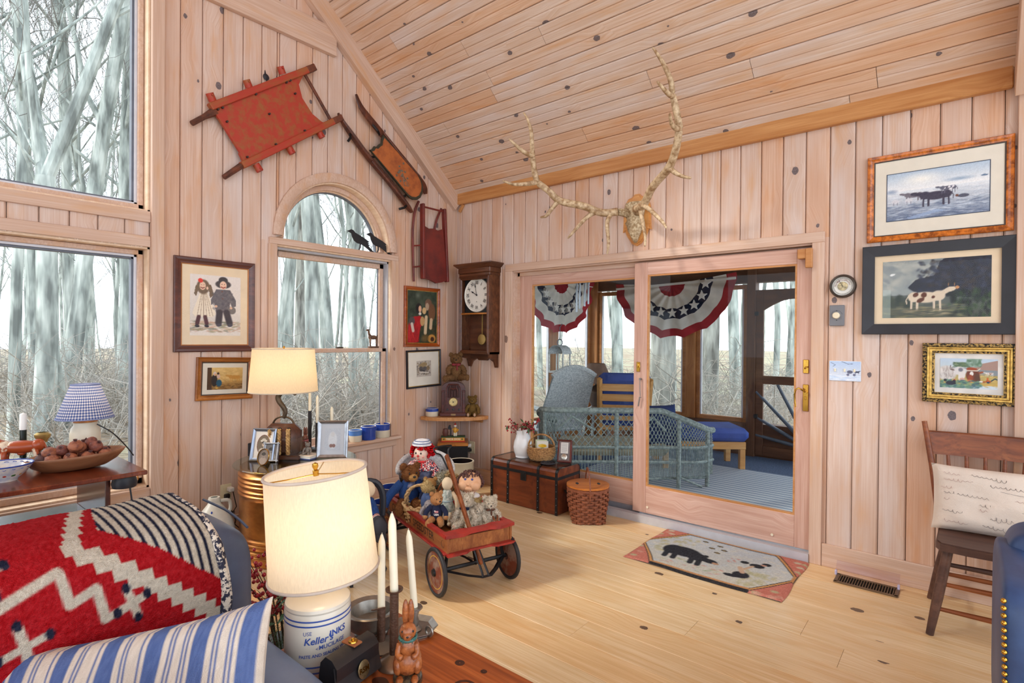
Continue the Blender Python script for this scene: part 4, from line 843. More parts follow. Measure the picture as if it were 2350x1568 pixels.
c = CV(90,64,(196,214,236)); c.grad((206,214,228),(176,200,232),.3,1); c.dabs(60,0,1,0,.3,.1,.02,[(226,230,238),(170,184,212),(240,242,246)],.6,8); c.line([(.05,.92),(.2,.8),(.12,.72)],.012,(90,100,130)); c.line([(.4,.98),(.6,.86),(.75,.88)],.014,(90,100,130)); c.ell(.66,.46,.1,.09,(96,100,124)); cow(c,.88,.47,.32,(50,54,80),None,1,.05); c.ell(.6,.32,.05,.07,(110,114,140)); c.ell(.8,.32,.05,.07,(110,114,140)); c.ell(.79,.58,.02,.04,(56,56,76)); c.grain(8)
e = thing('switch_plate', 'triple light switch plate painted with a winter carriage scene', 'switch plate', (3.476,0,1.2455)); MB().box((0,-.003,0),(.172,.006,.125),.003).build('plate', mat('plate white',(226,230,238),.5,var=.02), e); c.sheet('print', .168, .121, e, loc=(0,-.0065,0))
for sx in (-.052,.0,.052): MB().box((sx,-.009,.005),(.009,.012,.02),.002).build('toggle', mat('cream toggle',(236,224,192),.4,var=.02), e)
def outlet(label, M, plugs):
    e = thing('wall_outlet', label, 'outlet', M=M); MB().box((0,-.003,0),(.076,.006,.12),.003).build('plate', mat('ivory plate',(224,214,180),.45,var=.03), e)
    for z in (-.022,.022): MB().box((0,-.0065,z),(.034,.003,.03),.004).build('socket', mat('ivory plate',(224,214,180),.45), e)
    for (x,z,d,m_) in plugs: MB().box((x,-.008-d/2,z),(.036,d,.032),.006).build('plug', m_, e)
    return e
WPL = mat('white plastic',(226,226,224),.4,var=.03); BPL = mat('black plastic',(28,28,30),.45,var=.05)
e = outlet('ivory wall outlet with white and black plugs beside the copper boiler', TR(0,-2.265,.315,90), [(.02,.024,.05,WPL),(0,-.022,.03,BPL)]); b = MB(); b.tube([(0,-.04,-.03),(.01,-.05,-.1),(.05,-.05,-.2),(.02,-.06,-.29)],.004,5); b.tube([(.03,-.05,.01),(.05,-.06,-.1),(.0,-.05,-.18),(.08,-.06,-.27)],.0035,5); b.build('cord', BPL, e)
e = outlet('ivory wall outlet with round white plug below the corner shelf', TR(.26,0,.335), [(-.02,.02,.045,WPL),(-.015,-.024,.05,BPL)]); b = MB(); b.tube([(-.02,-.05,-.03),(-.06,-.06,-.05),(-.06,-.05,-.18),(-.05,-.05,-.3)],.004,5); b.build('cord', BPL, e)
# ---------------- clock
e = thing('wall_clock', 'tall walnut wall clock with white dial and hanging brass pendulum', 'clock', (.41,0,0))
b = MB(); b.box((-.19,-.07,1.655),(.02,.14,.75)); b.box((.19,-.07,1.655),(.02,.14,.75)); b.box((0,-.008,1.655),(.37,.012,.75)); b.box((0,-.07,1.29),(.4,.14,.02)); b.build('case', WALN, e)
b = MB(); b.box((0,-.075,2.045),(.41,.155,.03),.004); b.box((0,-.078,2.085),(.425,.165,.05),.006); b.add([(x*(.21+.035*k),-y*(.158+.03*k) if y else 0,2.11+.03*k) for k in (0,1) for x,y in ((-1,0),(1,0),(1,1),(-1,1))],[(0,1,2,3)[::-1],(4,5,6,7),(0,1,5,4),(1,2,6,5),(2,3,7,6),(3,0,4,7)]); b.box((0,-.095,2.147),(.5,.19,.014),.003); b.build('cornice', WALN, e)
frame_mesh(.4,.75,.035,[(0,.14),(0,.158),(.01,.162),(.018,.156),(.026,.158),(.035,.148),(.035,.14)]).build('door', WALN, e, loc=(0,0,1.655)); MB().box((0,-.148,1.668),(.34,.014,.016),.003).build('door_bar', GOLDW, e)
MB().box((0,-.1,1.85),(.335,.006,.35)).build('dial_panel', mat('black panel',(18,18,20),.5,var=0), e)
MB().lathe([(0,.106),(.156,.106),(.156,.112),(.163,.116),(.166,.11),(.166,.104)], 48, TR(0,0,1.85,rx=90)).build('dial', mat('clock dial',(232,230,220),.5,var=.02,scale=4), e, True)
b = MB()
for i, n_ in enumerate(('XII','I','II','III','IIII','V','VI','VII','VIII','IX','X','XI')):
    vs, fs = text_mesh(n_, .046, bold=.0006); sx_ = .72 if len(n_) > 2 else .85; b.add([(v.x*sx_, v.y, v.z) for v in vs], fs, Matrix.Translation((0,0,1.85)) @ Matrix.Rotation(R(30*i),4,'Y') @ TR(0,-.1128,.118,rx=90))
for i in range(60): b.box((0,0,0),(.0014 if i % 5 else .003,.0006,.005),0,Matrix.Translation((0,0,1.85)) @ Matrix.Rotation(R(6*i),4,'Y') @ TR(0,-.1128,.147))
b.build('numeral', mat('print black',(40,40,44),.6,var=0), e)
def hand(a, L, w_): 
    b = MB(); b.prism([(-w_,-.01),(w_,-.01),(w_*.7,L*.55),(w_*2.4,L*.66),(0,L),(-w_*2.4,L*.66),(-w_*.7,L*.55)], .114, .1155, Matrix.Translation((0,0,1.85)) @ Matrix.Rotation(R(a),4,'Y') @ Matrix.Rotation(R(90),4,'X')); b.build('hand', BLACKP, e)
hand(-62,.085,.0035); hand(-13,.125,.0025); MB().lathe([(0,.1125),(.008,.1125),(.008,.118),(0,.118)],16,TR(0,0,1.85,rx=90)).build('hand_hub',BLACKP,e); MB().lathe([(0,.1125),(.004,.1125),(.004,.114),(0,.114)],10,TR(0,0,1.785,rx=90)).build('winding_hole',BLACKP,e)
b = MB(); b.box((.03,-.06,1.56),(.012,.006,.3)); b.lathe([(0,0),(.05,.004),(.054,.01),(.05,.016),(0,.02)],28,TR(.03,-.055,1.42,rx=90)); b.build('pendulum', mat('old brass',(176,150,90),.4,.7), e, True)
MB().box((0,-.15,1.475),(.33,.002,.35)).build('glass', PGL, e)
pts = [(-.19,1.28),(.19,1.28),(.19,1.15),(.165,1.15),(.14,1.20),(.08,1.235),(.055,1.215),(-.055,1.215),(-.08,1.235),(-.14,1.20),(-.165,1.15),(-.19,1.15)]; MB().prism(pts, .002, .02, Matrix(((1,0,0,0),(0,0,-1,0),(0,1,0,0),(0,0,0,1)))).build('apron', WALN, e)
for sx in (-.175,.175): MB().prism([(0,1.28),(-.13,1.28),(-.12,1.24),(-.06,1.23),(-.03,1.15),(0,1.15)], -.01, .01, Matrix(((0,0,1,sx),(1,0,0,0),(0,1,0,0),(0,0,0,1)))).build('bracket', WALN, e)
# ---------------- antlers
BONE = two('antler bone', (208,186,152), (146,114,78), 30, .38,.62, .55, bmp=.3, st=(1,1,1)); SKULL = two('skull bone', (214,198,166), (150,124,88), 60, .36,.6, .7, bmp=.7); PLQ = wood('plaque pine', (222,166,100), (206,146,80), (180,116,56), None, .35, gs=20)
e = thing('antler_mount', 'large branching elk antlers with skull plate on wooden shield plaque', 'antlers', (2.05,0,2.375))
pq = [(-.10,.14),(-.075,.175),(-.04,.185),(-.02,.205),(.02,.205),(.04,.185),(.075,.175),(.10,.14),(.115,.08),(.118,-.06),(.122,-.085),(.10,-.08),(.085,-.12),(.04,-.185),(0,-.205),(-.04,-.185),(-.085,-.12),(-.10,-.08),(-.122,-.085),(-.118,-.06),(-.115,.08)]
MB().prism(pq, 0, .014, TR(0,0,0,rx=90)).prism([(x*.9,z*.92) for x,z in pq], .014, .022, TR(0,0,0,rx=90)).build('plaque', PLQ, e)
def sk(u, v):
    t = v; a = 2*pi*u; w_ = (.072+.012*sin(t*9)) if t < .5 else .084-.075*((t-.5)/.5)**1.2; h_ = .075-.035*t; z = .13-.31*t
    n_ = noise.noise(Vector((cos(a)*2,sin(a)*2,t*6)))*.012; return (w_*cos(a)*(1+n_*5), -.022-max(0,h_*(.4+.6*sin(a)))*(1 if t < .98 else .3)-n_, z)
b = MB(); b.grid(sk, 24, 16, cu=True); b.tube([(-.05,-.07,.05),(-.10,-.15,.055)],[.035,.026],10); b.tube([(.04,-.08,.05),(.07,-.15,.05)],[.035,.026],10); b.ell((.03,-.05,.09),(.035,.03,.04)); b.ell((-.04,-.05,.09),(.035,.03,.04)); b.build('skull', SKULL, e, 'all')
def rel(p): return (p[0]-2.05,p[1],p[2]-2.375)
def sm(P, n=5):
    P = [Vector(p) for p in P]; out = []; N_ = (len(P)-1)*n
    for i in range(N_+1): out.append(cr(P, i/N_))
    return out
def beamtube(P, r0, r1, n=5, kn=.05):
    q = sm([rel(p) for p in P], n); N_ = len(q); return q, [ (r0+(r1-r0)*(i/(N_-1))**1.3)*(1+kn*noise.noise(q[i]*25)) for i in range(N_)]
def antler(A, side):
    b = MB()
    def t_(P, r0, r1): q, rs = beamtube(P, r0, r1); rs[-1] *= .4; b.tube(q, rs, 9)
    t_(A['beam'], .031, .024); t_(A['g4b'], .024, .019); t_(A['top'], .019, .006)
    for k in ('brow','bez','trez','g4','ta'): t_(A[k], .0195, .007)
    b.torus(.026,.007,14,6,align(rel(A['beam'][0]),rel(A['beam'][1]))); b.build('antler', BONE, e, 'all')
antler(dict(beam=[(1.951,-.16,2.427),(1.86,-.23,2.42),(1.773,-.36,2.46),(1.613,-.443,2.508),(1.557,-.52,2.579),(1.488,-.578,2.646)], g4b=[(1.488,-.578,2.646),(1.488,-.62,2.734),(1.507,-.66,2.822)], top=[(1.507,-.66,2.822),(1.53,-.70,2.88),(1.55,-.74,2.98),(1.55,-.78,3.05),(1.524,-.80,3.107)],
    brow=[(1.911,-.19,2.40),(1.905,-.225,2.33),(1.93,-.245,2.18),(1.923,-.25,2.086)], bez=[(1.83,-.26,2.425),(1.78,-.32,2.38),(1.70,-.38,2.27),(1.655,-.40,2.216)], trez=[(1.60,-.45,2.51),(1.545,-.465,2.45),(1.50,-.475,2.40),(1.445,-.479,2.398)], g4=[(1.488,-.578,2.646),(1.44,-.65,2.625),(1.38,-.73,2.615),(1.324,-.80,2.636)], ta=[(1.507,-.66,2.822),(1.48,-.73,2.84),(1.45,-.79,2.88),(1.428,-.85,2.919)]), -1)
antler(dict(beam=[(2.118,-.16,2.425),(2.22,-.24,2.43),(2.337,-.34,2.518),(2.50,-.443,2.594),(2.583,-.52,2.682),(2.63,-.578,2.786)], g4b=[(2.63,-.578,2.786),(2.63,-.62,2.87),(2.615,-.66,2.992)], top=[(2.615,-.66,2.992),(2.625,-.71,3.05),(2.602,-.75,3.13),(2.575,-.78,3.19),(2.545,-.80,3.244)],
    brow=[(2.169,-.19,2.407),(2.195,-.225,2.35),(2.235,-.245,2.2),(2.237,-.25,2.115)], bez=[(2.21,-.25,2.42),(2.30,-.32,2.37),(2.43,-.38,2.25),(2.47,-.40,2.195)], trez=[(2.50,-.445,2.60),(2.55,-.46,2.55),(2.61,-.47,2.51),(2.673,-.479,2.485)], g4=[(2.63,-.578,2.786),(2.63,-.65,2.77),(2.64,-.73,2.78),(2.662,-.80,2.808)], ta=[(2.62,-.65,2.97),(2.62,-.72,2.96),(2.615,-.79,2.97),(2.601,-.85,2.999)]), 1)
# ---------------- sleds on the window wall  (local X = world y, local Y = world z, local Z = world x)
WM = Matrix(((0,0,1,0),(1,0,0,0),(0,1,0,0),(0,0,0,1)))
REDP = two('worn red paint', (168,52,34), (150,84,42), 5, .44,.64, .55, bmp=.15, st=(1,4,4)); REDD = two('dark worn wood', (112,58,36), (70,38,28), 12, .4,.6, .55, bmp=.1)
def wpts(P, x): return [(x,p[0],p[1]) for p in P]
e = thing('wooden_cart_bed', 'worn red painted wooden hand barrow bed with pegs and concave end on wall', 'sled')
def wb(name, P0, P1, wd, x0, x1, m_, par): 
    a = Vector((0,*P0)); b_ = Vector((0,*P1)); c_ = (a+b_)/2; L_ = (b_-a).length; dd = (b_-a).normalized(); o = MB().box((0,0,0),(L_,wd,x1-x0),.005).build(name, m_, par); pr = Vector((1,0,0)).cross(dd)
    o.matrix_basis = Matrix(((0,0,1,(x0+x1)/2),(dd.y,pr.y,0,c_.y),(dd.z,pr.z,0,c_.z),(0,0,0,1))); return o
bd = [(-2.39,2.99),(-2.195,2.73),(-1.62,3.155),(-1.56,3.155),(-1.65,3.195),(-1.735,3.29),(-1.765,3.385),(-1.72,3.49)]
MB().prism(bd, .045, .068, WM).build('deck_board', REDP, e); MB().prism([(-2.212,2.737),(-2.178,2.675),(-1.52,3.15),(-1.615,3.165)], .045, .07, WM).build('deck_board', REDP, e)
wb('side_rail',(-2.405,3.0),(-1.634,3.568),.05,.03,.085,REDP,e); wb('side_rail',(-2.19,2.655),(-1.39,3.248),.05,.03,.085,REDP,e)
wb('rail_tip',(-1.70,3.52),(-1.632,3.57),.052,.028,.087,REDD,e); wb('rail_tip',(-1.47,3.19),(-1.386,3.251),.05,.028,.087,REDD,e)
b = MB(); b.tube([(.05,-2.516,2.857),(.05,-2.44,2.925),(.05,-2.37,2.985)],[.018,.018,.03],8); b.build('handle', REDD, e, True); b = MB(); b.tube([(.05,-2.309,2.544),(.05,-2.19,2.655)],[.018,.022],8); b.build('handle', REDD, e, True)
wb('cross_bar',(-1.709,3.494),(-1.48,3.205),.022,.04,.062,REDD,e)
for (y_, z_, dy, dz) in ((-2.383,3.05,-.03,.05),(-2.136,3.232,-.03,.05),(-1.886,3.425,-.03,.05),(-2.085,2.69,.03,-.05),(-1.835,2.885,.03,-.05),(-1.585,3.08,.03,-.05)):
    b = MB(); b.tube([(.05,y_,z_),(.06,y_+dy*.9,z_+dz*.9)],.026,10); b.cyl((.075,y_+dy*.6,z_+dz*.6),(.09,y_+dy*.6,z_+dz*.6),.007,n=8); b.build('peg', REDP, e, True)
b = MB()
for (y_, z_) in ((-2.36,2.995),(-2.33,3.017),(-2.1,3.19),(-1.87,3.36),(-1.84,3.385),(-2.16,2.72),(-1.95,2.87),(-1.72,3.04),(-2.3,2.93),(-2.0,3.08),(-1.8,3.3)): b = MB(); b.cyl((.066,y_,z_),(.088,y_,z_),.007,n=8); b.build('nail', mat('old nail',(70,56,52),.6,.4), e)
e = thing('iron_hook', 'small black iron leaf hook on wall above the red barrow bed', 'hook'); b = MB(); b.lathe([(0,0),(.022,.003),(.024,.008),(0,.012)],14,Matrix(((0,0,1,.002),(1,0,0,-1.994),(0,1,0,3.375),(0,0,0,1)))); b.tube([(.008,-1.998,3.39),(.006,-2.0,3.425)],[.008,.002],6); b.tube([(.008,-1.992,3.36),(.02,-1.988,3.335),(.04,-1.98,3.33),(.045,-1.975,3.345)],.005,6); b.build('hook_arm', BLACKP, e, True)
# painted child's sled with two runners
e = thing('runner_sled', "antique push sled with long wooden runners and orange painted seat on wall", 'sled'); RUNW = wood('sled runner wood', (120,66,42), (92,48,32), (60,30,22), None, .4, gs=20); IRON = mat('sled iron',(40,36,36),.5,.6)
ra = [(-1.412,3.282),(-1.385,3.24),(-1.292,3.15),(-1.107,2.988),(-.892,2.834),(-.70,2.67),(-.631,2.605)]; rb = [(-1.242,3.496),(-1.215,3.44),(-1.161,3.374),(-.95,3.221),(-.684,3.035),(-.522,2.918),(-.48,2.87),(-.459,2.812)]
for rp in (ra, rb):
    q = sm(wpts(rp,.055),4); N_ = len(q); b = MB(); b.tube(q,[.012+.024*min(1,i/(N_*.35)) if i < N_*.85 else .036-.02*(i-N_*.85)/(N_*.15) for i in range(N_)],8,flat=.55); b.build('runner', RUNW, e, True)
sp_ = [(-1.129,3.047),(-1.105,3.058),(-1.085,3.09),(-1.06,3.09),(-1.035,3.12),(-1.01,3.14),(-1.005,3.18),(-.991,3.217),(-.80,3.10),(-.589,2.96),(-.545,2.90),(-.531,2.855),(-.535,2.80),(-.56,2.75),(-.60,2.722),(-.65,2.714),(-.696,2.727),(-.90,2.88)]
cx_, cy_ = -.82, 2.955
MB().prism(sp_, .082, .098, WM).build('seat_edge', mat('dark green paint',(52,50,36),.5), e); MB().prism([(cx_+(y_-cx_)*.93,cy_+(z_-cy_)*.9) for y_,z_ in sp_], .098, .100, WM).build('seat', two('orange paint', (176,98,48), (140,72,38), 9, .42,.62, .5, bmp=.1), e)
b = MB(); g_ = random.Random(4)
for i in range(16): b.ell((.101,-.79+g_.gauss(0,.045),2.93+g_.gauss(0,.04)),(.0015,.012,.01),8,4)
for i in range(5): b.tube([(.1005,-.78,2.92),(.1005,-.76+g_.gauss(0,.04),2.86+g_.gauss(0,.03)),(.1005,-.72+g_.gauss(0,.04),2.82)],.002,4)
b.build('flower_motif', mat('dull flower paint',(112,100,84),.6,var=.4,scale=80), e)['kind'] = 'stuff'
for (a_, b_) in (((-1.30,3.155),(-1.315,3.075)),((-1.107,2.99),(-1.0,3.06)),((-.76,2.73),(-.70,2.75)),((-.69,2.665),(-.775,2.61)),((-1.08,3.29),(-.99,3.22)),((-.62,2.985),(-.57,2.93))):
    b = MB(); b.tube([(.06,*a_),(.075,(a_[0]+b_[0])/2,(a_[1]+b_[1])/2-.01),(.05,*b_)],.011,6); b.build('iron_strap', IRON, e, True)
q = sm(wpts([(-.99,3.235),(-.80,3.09),(-.57,2.945)],.10),4); b = MB(); b.tube(q,.009,6); b.build('side_rod', RUNW, e, True)
q = sm(wpts([(-1.11,2.955),(-.90,2.80),(-.72,2.66)],.10),4); b = MB(); b.tube(q,.012,6); b.build('side_rod', RUNW, e, True)
# dark red sled hanging upright
e = thing('hanging_sled', 'dark red wooden sled with curved runners hanging upright near the corner', 'sled'); DRED = two('dark red paint', (118,40,32), (92,34,30), 7, .4,.64, .5, bmp=.1)
MB().prism([(-.505,2.49),(-.46,2.475),(-.40,2.485),(-.34,2.475),(-.275,2.50),(-.215,2.0),(-.29,1.975),(-.36,1.962),(-.43,1.985),(-.525,2.0)], .085, .105, WM).build('deck', DRED, e)
for (p0, p1, x_) in (((-.535,2.70),(-.522,1.99),.11),((-.26,2.70),(-.212,1.985),.11)): wb('side_rail',p0,p1,.026,x_-.04,x_+.012,DRED,e)
for rp in ([(-.52,2.735),(-.565,2.64),(-.59,2.48),(-.59,2.30),(-.575,1.965)],[(-.23,2.72),(-.29,2.60),(-.318,2.48),(-.318,2.30),(-.30,1.97)]):
    q = sm(wpts(rp,.028),4); b = MB(); b.tube(q,.011,6); b.build('runner', DRED, e, True)
for z_ in (2.30,2.10): b = MB(); b.tube([(.03,-.588,z_),(.09,-.525,z_+.01)],.008,6); b.tube([(.03,-.315,z_),(.09,-.24,z_+.01)],.008,6); b.build('strut', DRED, e, True)
b = MB(); b.tube([(.10,-.53,2.672),(.10,-.26,2.672)],.009,6); b.build('front_bar', DRED, e, True)
# ---------------- crows on the transom, deer on the meeting rail
BLK = mat('matte black metal',(30,30,34),.7,var=.1)
def crow(label, y0, z0, s, x):
    pts = [(0,.30),(.05,.325),(.08,.34),(.12,.335),(.155,.30),(.25,.265),(.33,.235),(.40,.20),(.44,.18),(.40,.165),(.445,.15),(.41,.14),(.45,.12),(.42,.11),(.53,.02),(.50,.0),(.40,.06),(.33,.10),(.28,.12),(.20,.13),(.14,.16),(.10,.22),(.085,.275),(.05,.29)]
    e = thing('crow_silhouette', label, 'figurine'); b = MB(); b.prism([(y0+p*s,z0+q*s) for p,q in pts], x-.003, x+.003, WM); b.build('body', BLK, e)
    b = MB(); b.tube([(x,y0+.26*s,z0+.13*s),(x,y0+.255*s,z0+.07*s),(x,y0+.225*s,z0+.01*s)],[.011*s*1.2,.008,.004],6); b.build('leg', BLK, e); return e
crow('flat black metal crow figure with its beak lowered on the window transom', -1.255, 2.187, .53, -.05); crow('flat black metal crow figure behind the other crow on the transom', -1.075, 2.187, .52, -.03)
DEER = two('deer brown', (120,86,62), (78,54,40), 60, .4,.6, .6, bmp=.3)
e = thing('deer_figurine', 'small brown stag figurine standing on the window meeting rail', 'figurine', (-.055,-.97,1.336), 90); MB().box((0,0,.008),(.10,.035,.016),.003).build('base', DEER, e)
b = MB(); b.ell((0,0,.095),(.042,.017,.02)); b.ell((-.035,0,.1),(.018,.015,.022)); b.tube([(-.035,0,.105),(-.05,0,.135),(-.052,0,.155)],[.014,.010,.009],8); b.ell((-.062,0,.16),(.018,.008,.009)); b.ell((.043,0,.11),(.006,.005,.009))
for lx, ly in ((-.036,-.009),(-.03,.009),(.03,-.009),(.036,.009)): b.tube([(lx,ly,.09),(lx*1.02,ly,.05),(lx,ly,.015)],[.009,.005,.004],6)
b.build('body', DEER, e, 'all'); b = MB()
for sy in (-1,1): b.tube([(-.052,sy*.005,.166),(-.045,sy*.018,.18),(-.05,sy*.022,.196)],[.003,.0025,.0015],5); b.tube([(-.046,sy*.016,.178),(-.058,sy*.018,.19)],[.0025,.001],4); b.ell((-.045,sy*.011,.163),(.004,.008,.004))
b.build('antlers', DEER, e)
# ================================================================ trunk and the things on it
STRAP = mat('black iron strap',(30,30,32),.5,.3,scale=30,var=.25); TRK = wood('trunk wood', (150,78,40), (122,58,28), (76,34,20), (46,24,18), .4, ks=5, kd=.09, kr=.5, gs=12, bmp=.15, rand=0); FG = glass_mat('table glass', (.93,.97,.96,1), 1.5)
e = thing('storage_trunk', 'old wooden storage trunk with black iron straps below the sliding door', 'trunk', (1.175,-.172,0))
b = MB(); b.box((0,0,.148),(.72,.325,.292),.004); b.build('body', TRK, e); b = MB(); b.prism([(-.1625,.298),(-.1625,.345),(-.152,.364),(-.13,.374),(.13,.374),(.152,.364),(.1625,.345),(.1625,.298)], -.36,.36, Matrix(((0,0,1,0),(1,0,0,0),(0,1,0,0),(0,0,0,1)))); b.build('lid', TRK, e)
for x_ in (-.35,-.163,.163,.35):
    b = MB(); b.prism([(-.166,.0),(-.166,.347),(-.155,.367),(-.131,.3775),(.131,.3775),(.155,.367),(.166,.347),(.166,0),(.1625,0),(.1625,.345),(.13,.374),(-.13,.374),(-.1625,.345),(-.1625,0)], x_-.0125, x_+.0125, Matrix(((0,0,1,0),(1,0,0,0),(0,1,0,0),(0,0,0,1)))); b.build('strap', STRAP, e)
b = MB(); b.box((0,-.1645,.297),(.728,.006,.024),.001); b.box((.3615,0,.297),(.006,.33,.024),.001); b.box((-.3615,0,.297),(.006,.33,.024),.001); b.build('belt', STRAP, e); MB().box((.01,-.1675,.265),(.06,.006,.075),.002).build('lock_plate', STRAP, e)
b = MB(); b.lathe([(0,.004),(.012,.006),(.012,.01),(0,.012)],12,TR(.365,-.06,.18,ry=90)); b.tube([(.365,-.07,.19),(.39,-.05,.165),(.39,.03,.165),(.365,.05,.19)],.009,8); b.build('side_handle', STRAP, e, True)
b = MB(); g_ = random.Random(2)
for x_ in (-.35,-.163,.163,.35):
    for k in range(5): b.ell((x_,-.167,.03+.055*k),.004,6,4)
b.build('rivet', mat('bright rivet',(120,120,124),.4,.8), e)['kind'] = 'stuff'
tag(bxs('glass_sheet', [(.85,1.56,-.345,-.01,.3782,.3842)], FG), 'clear rectangular glass sheet lying on the old trunk', 'glass')
ZT = .3845
WHT = mat('white ironstone',(232,234,236),.18,var=.03,spec=.6)
e = thing('white_pitcher', 'white ironstone pitcher holding red berry sprigs on the trunk', 'pitcher', (1.06,-.19,ZT), -35)
def pit(u, v):
    a = 2*pi*u; prof = [(0,0),(.062,0),(.066,.008),(.064,.014),(.078,.05),(.084,.09),(.078,.135),(.064,.175),(.058,.205),(.062,.232),(.066,.24)]; k = v*(len(prof)-1); i = min(int(k),len(prof)-2); f = k-i; r = prof[i][0]*(1-f)+prof[i+1][0]*f; z = prof[i][1]*(1-f)+prof[i+1][1]*f
    sp = max(0,cos(a))**8*max(0,(z-.17)/.07); return (r*cos(a)+.035*sp, r*sin(a)*(1-.25*sp), z+.02*sp-.012*max(0,-cos(a))**2*max(0,(z-.17)/.07))
b = MB(); b.grid(pit, 40, 30, cu=True); b.build('body', WHT, e, 'all'); b = MB(); q = sm([(-.06,0,.215),(-.095,0,.235),(-.122,0,.2),(-.122,0,.15),(-.10,0,.105),(-.078,0,.085)],4); b.tube(q,[.011-.004*i/len(q) for i in range(len(q))],10,flat=.7); b.build('handle', WHT, e, 'all')
BERRY = mat('red berry',(158,26,36),.3,var=.25,scale=60); STEM = mat('brown stem',(78,52,40),.8); LEAF = mat('dark leaf',(60,96,56),.5,var=.3,scale=30)
def sprigs(name, label, loc, n, hgt, spread, z0, seed, br=.008, leafn=10, group=None, par=None, perstem=14, needles=0, tilt=(0,0)):
    e = thing(name, label, 'berries', loc); g = random.Random(seed); b = MB(); s_ = MB(); l = MB()
    for i in range(n):
        a = g.uniform(0,2*pi); d = Vector((cos(a)*spread*g.random()+tilt[0], sin(a)*spread*g.random()+tilt[1], hgt*g.uniform(.55,1))); p0 = Vector((cos(a)*.02,sin(a)*.02,z0-.1)); p1 = p0+d*.55+Vector((0,0,.05)); p2 = p0+d+Vector((d.x*.3,d.y*.3,0)); s_.tube([p0,p1,p2],[.0035,.0025,.0012],4)
        for k in range(perstem):
            t = g.uniform(.45,1.02); q = p0.lerp(p1,t/.55) if t < .55 else p1.lerp(p2,(t-.55)/.45); q = q+Vector((g.gauss(0,.016),g.gauss(0,.016),g.gauss(0,.014))); b.ell(tuple(q), br*g.uniform(.75,1.1), 8, 6)
        for k in range(leafn // n+1):
            q = p1+Vector((g.gauss(0,.03),g.gauss(0,.03),g.gauss(0,.03))); w_ = Vector((g.gauss(0,1),g.gauss(0,1),g.gauss(0,.6))).normalized()*.03; u_ = w_.cross(Vector((0,0,1))).normalized()*.012; l.add([q-w_,q+u_,q+w_,q-u_+Vector((0,0,.006))],[(0,1,2),(0,2,3)])
        for k in range(needles):
            q = p0.lerp(p1,g.random()); w_ = Vector((g.gauss(0,1),g.gauss(0,1),g.gauss(.2,.7))).normalized()*g.uniform(.04,.08); u_ = w_.cross(Vector((0,.3,1))).normalized()*.0012; l.add([q-u_,q+u_,q+w_],[(0,1,2)])
    s_.build('stem', STEM, e); b.build('berry', BERRY, e, 'all')['kind'] = 'stuff'; l.build('leaf', LEAF, e)['kind'] = 'stuff'; return e
sprigs('berry_bouquet', 'sprigs of red berries and green leaves standing in the white pitcher', (1.06,-.19,ZT), 13, .26, .15, .2, 8, .008, 26, perstem=9)
RAT = two('honey rattan', (190,146,92), (132,90,48), 70, .4,.62, .6, bmp=.3); RATP = two('pale rattan', (214,182,132), (166,126,78), 60, .4,.62, .6, bmp=.3)
def weave(b, rfn, z0, z1, rows, n, t=.004, amp=.004, seed=0):
    """horizontal strands waving in and out of upright stakes"""
    for k in range(rows):
        z = z0+(z1-z0)*(k+.5)/rows; N_ = n*2; pts = []
        for i in range(N_*2):
            a = 2*pi*i/(N_*2); r = rfn(a,z)+amp*(1 if k % 2 else -1)*sin(a*n); pts.append((r[0] if isinstance(r,tuple) else r*cos(a), r*sin(a), z))
        b.tube(pts, t, 5, closed=True, flat=1.0)
e = thing('gathering_basket', 'round honey rattan basket with arched handle on the trunk', 'basket', (1.245,-.165,ZT), 30)
rb_ = lambda a,z: .062+.056*math.sqrt(max(0,1-((z-.085)/.085)**2)) if z < .085 else .118-.01*((z-.085)/.03)
b = MB(); weave(b, rb_, .006, .115, 13, 14, .0055, .004); b.lathe([(0,.004),(.06,.004),(.08,.02),(.112,.07),(.11,.1)],24); b.build('woven_body', RAT, e, True); b = MB(); b.torus(.112,.007,32,8,TR(0,0,.115)); b.build('rim', RAT, e, True)
b = MB(); b.tube([(.112*cos(a),0,.115+.105*sin(a)) for a in [pi*i/16 for i in range(17)]],.008,8); b.build('handle', RAT, e, True)
e = thing('flower_card', 'white greeting card with yellow flowers tucked in the rattan basket', 'card', (1.245,-.15,ZT+.05), 32); c = CV(30,36,(232,228,214)); c.ell(.5,.62,.4,.16,(236,190,50)); c.ell(.3,.66,.15,.1,(240,206,90)); c.ell(.7,.64,.15,.1,(226,176,40)); c.ell(.5,.36,.25,.12,(96,150,130)); c.grain(6); MB().box((0,.002,.055),(.1,.003,.11)).build('card', mat('card white',(232,228,214),.8,var=.02), e); c.sheet('print',.095,.1,e,loc=(0,-.0005,.056)); MB().box((-.012,.012,.06),(.1,.002,.12)).build('card', mat('pale green card',(206,214,176),.8), e)
e = thing('trivet', 'round black pierced iron trivet on the trunk glass', 'trivet', (1.375,-.245,ZT)); b = MB(); b.torus(.062,.005,36,6,TR(0,0,.008)); b.torus(.04,.004,30,6,TR(0,0,.008)); b.torus(.018,.004,20,6,TR(0,0,.008))
for i in range(12): a = i*pi/6; b.tube([(.018*cos(a),.018*sin(a),.008),(.062*cos(a),.062*sin(a),.008)],.0035,5); b.torus(.009,.003,12,5,TR(.052*cos(a+.26),.052*sin(a+.26),.008))
for i in range(3): a = i*2*pi/3; b.cyl((.058*cos(a),.058*sin(a),0),(.058*cos(a),.058*sin(a),.008),.004,n=6)
b.build('grille', BLACKP, e)
e = thing('medal_case', 'leaning cherry wood display case holding a silver medal and text', 'case', (1.455,-.115,ZT), 24); M_ = TR(0,0,.095,rx=-16); CH = wood('cherry lacquer', (112,34,30), (88,22,22), (60,14,16), None, .15, gs=14, spec=.7)
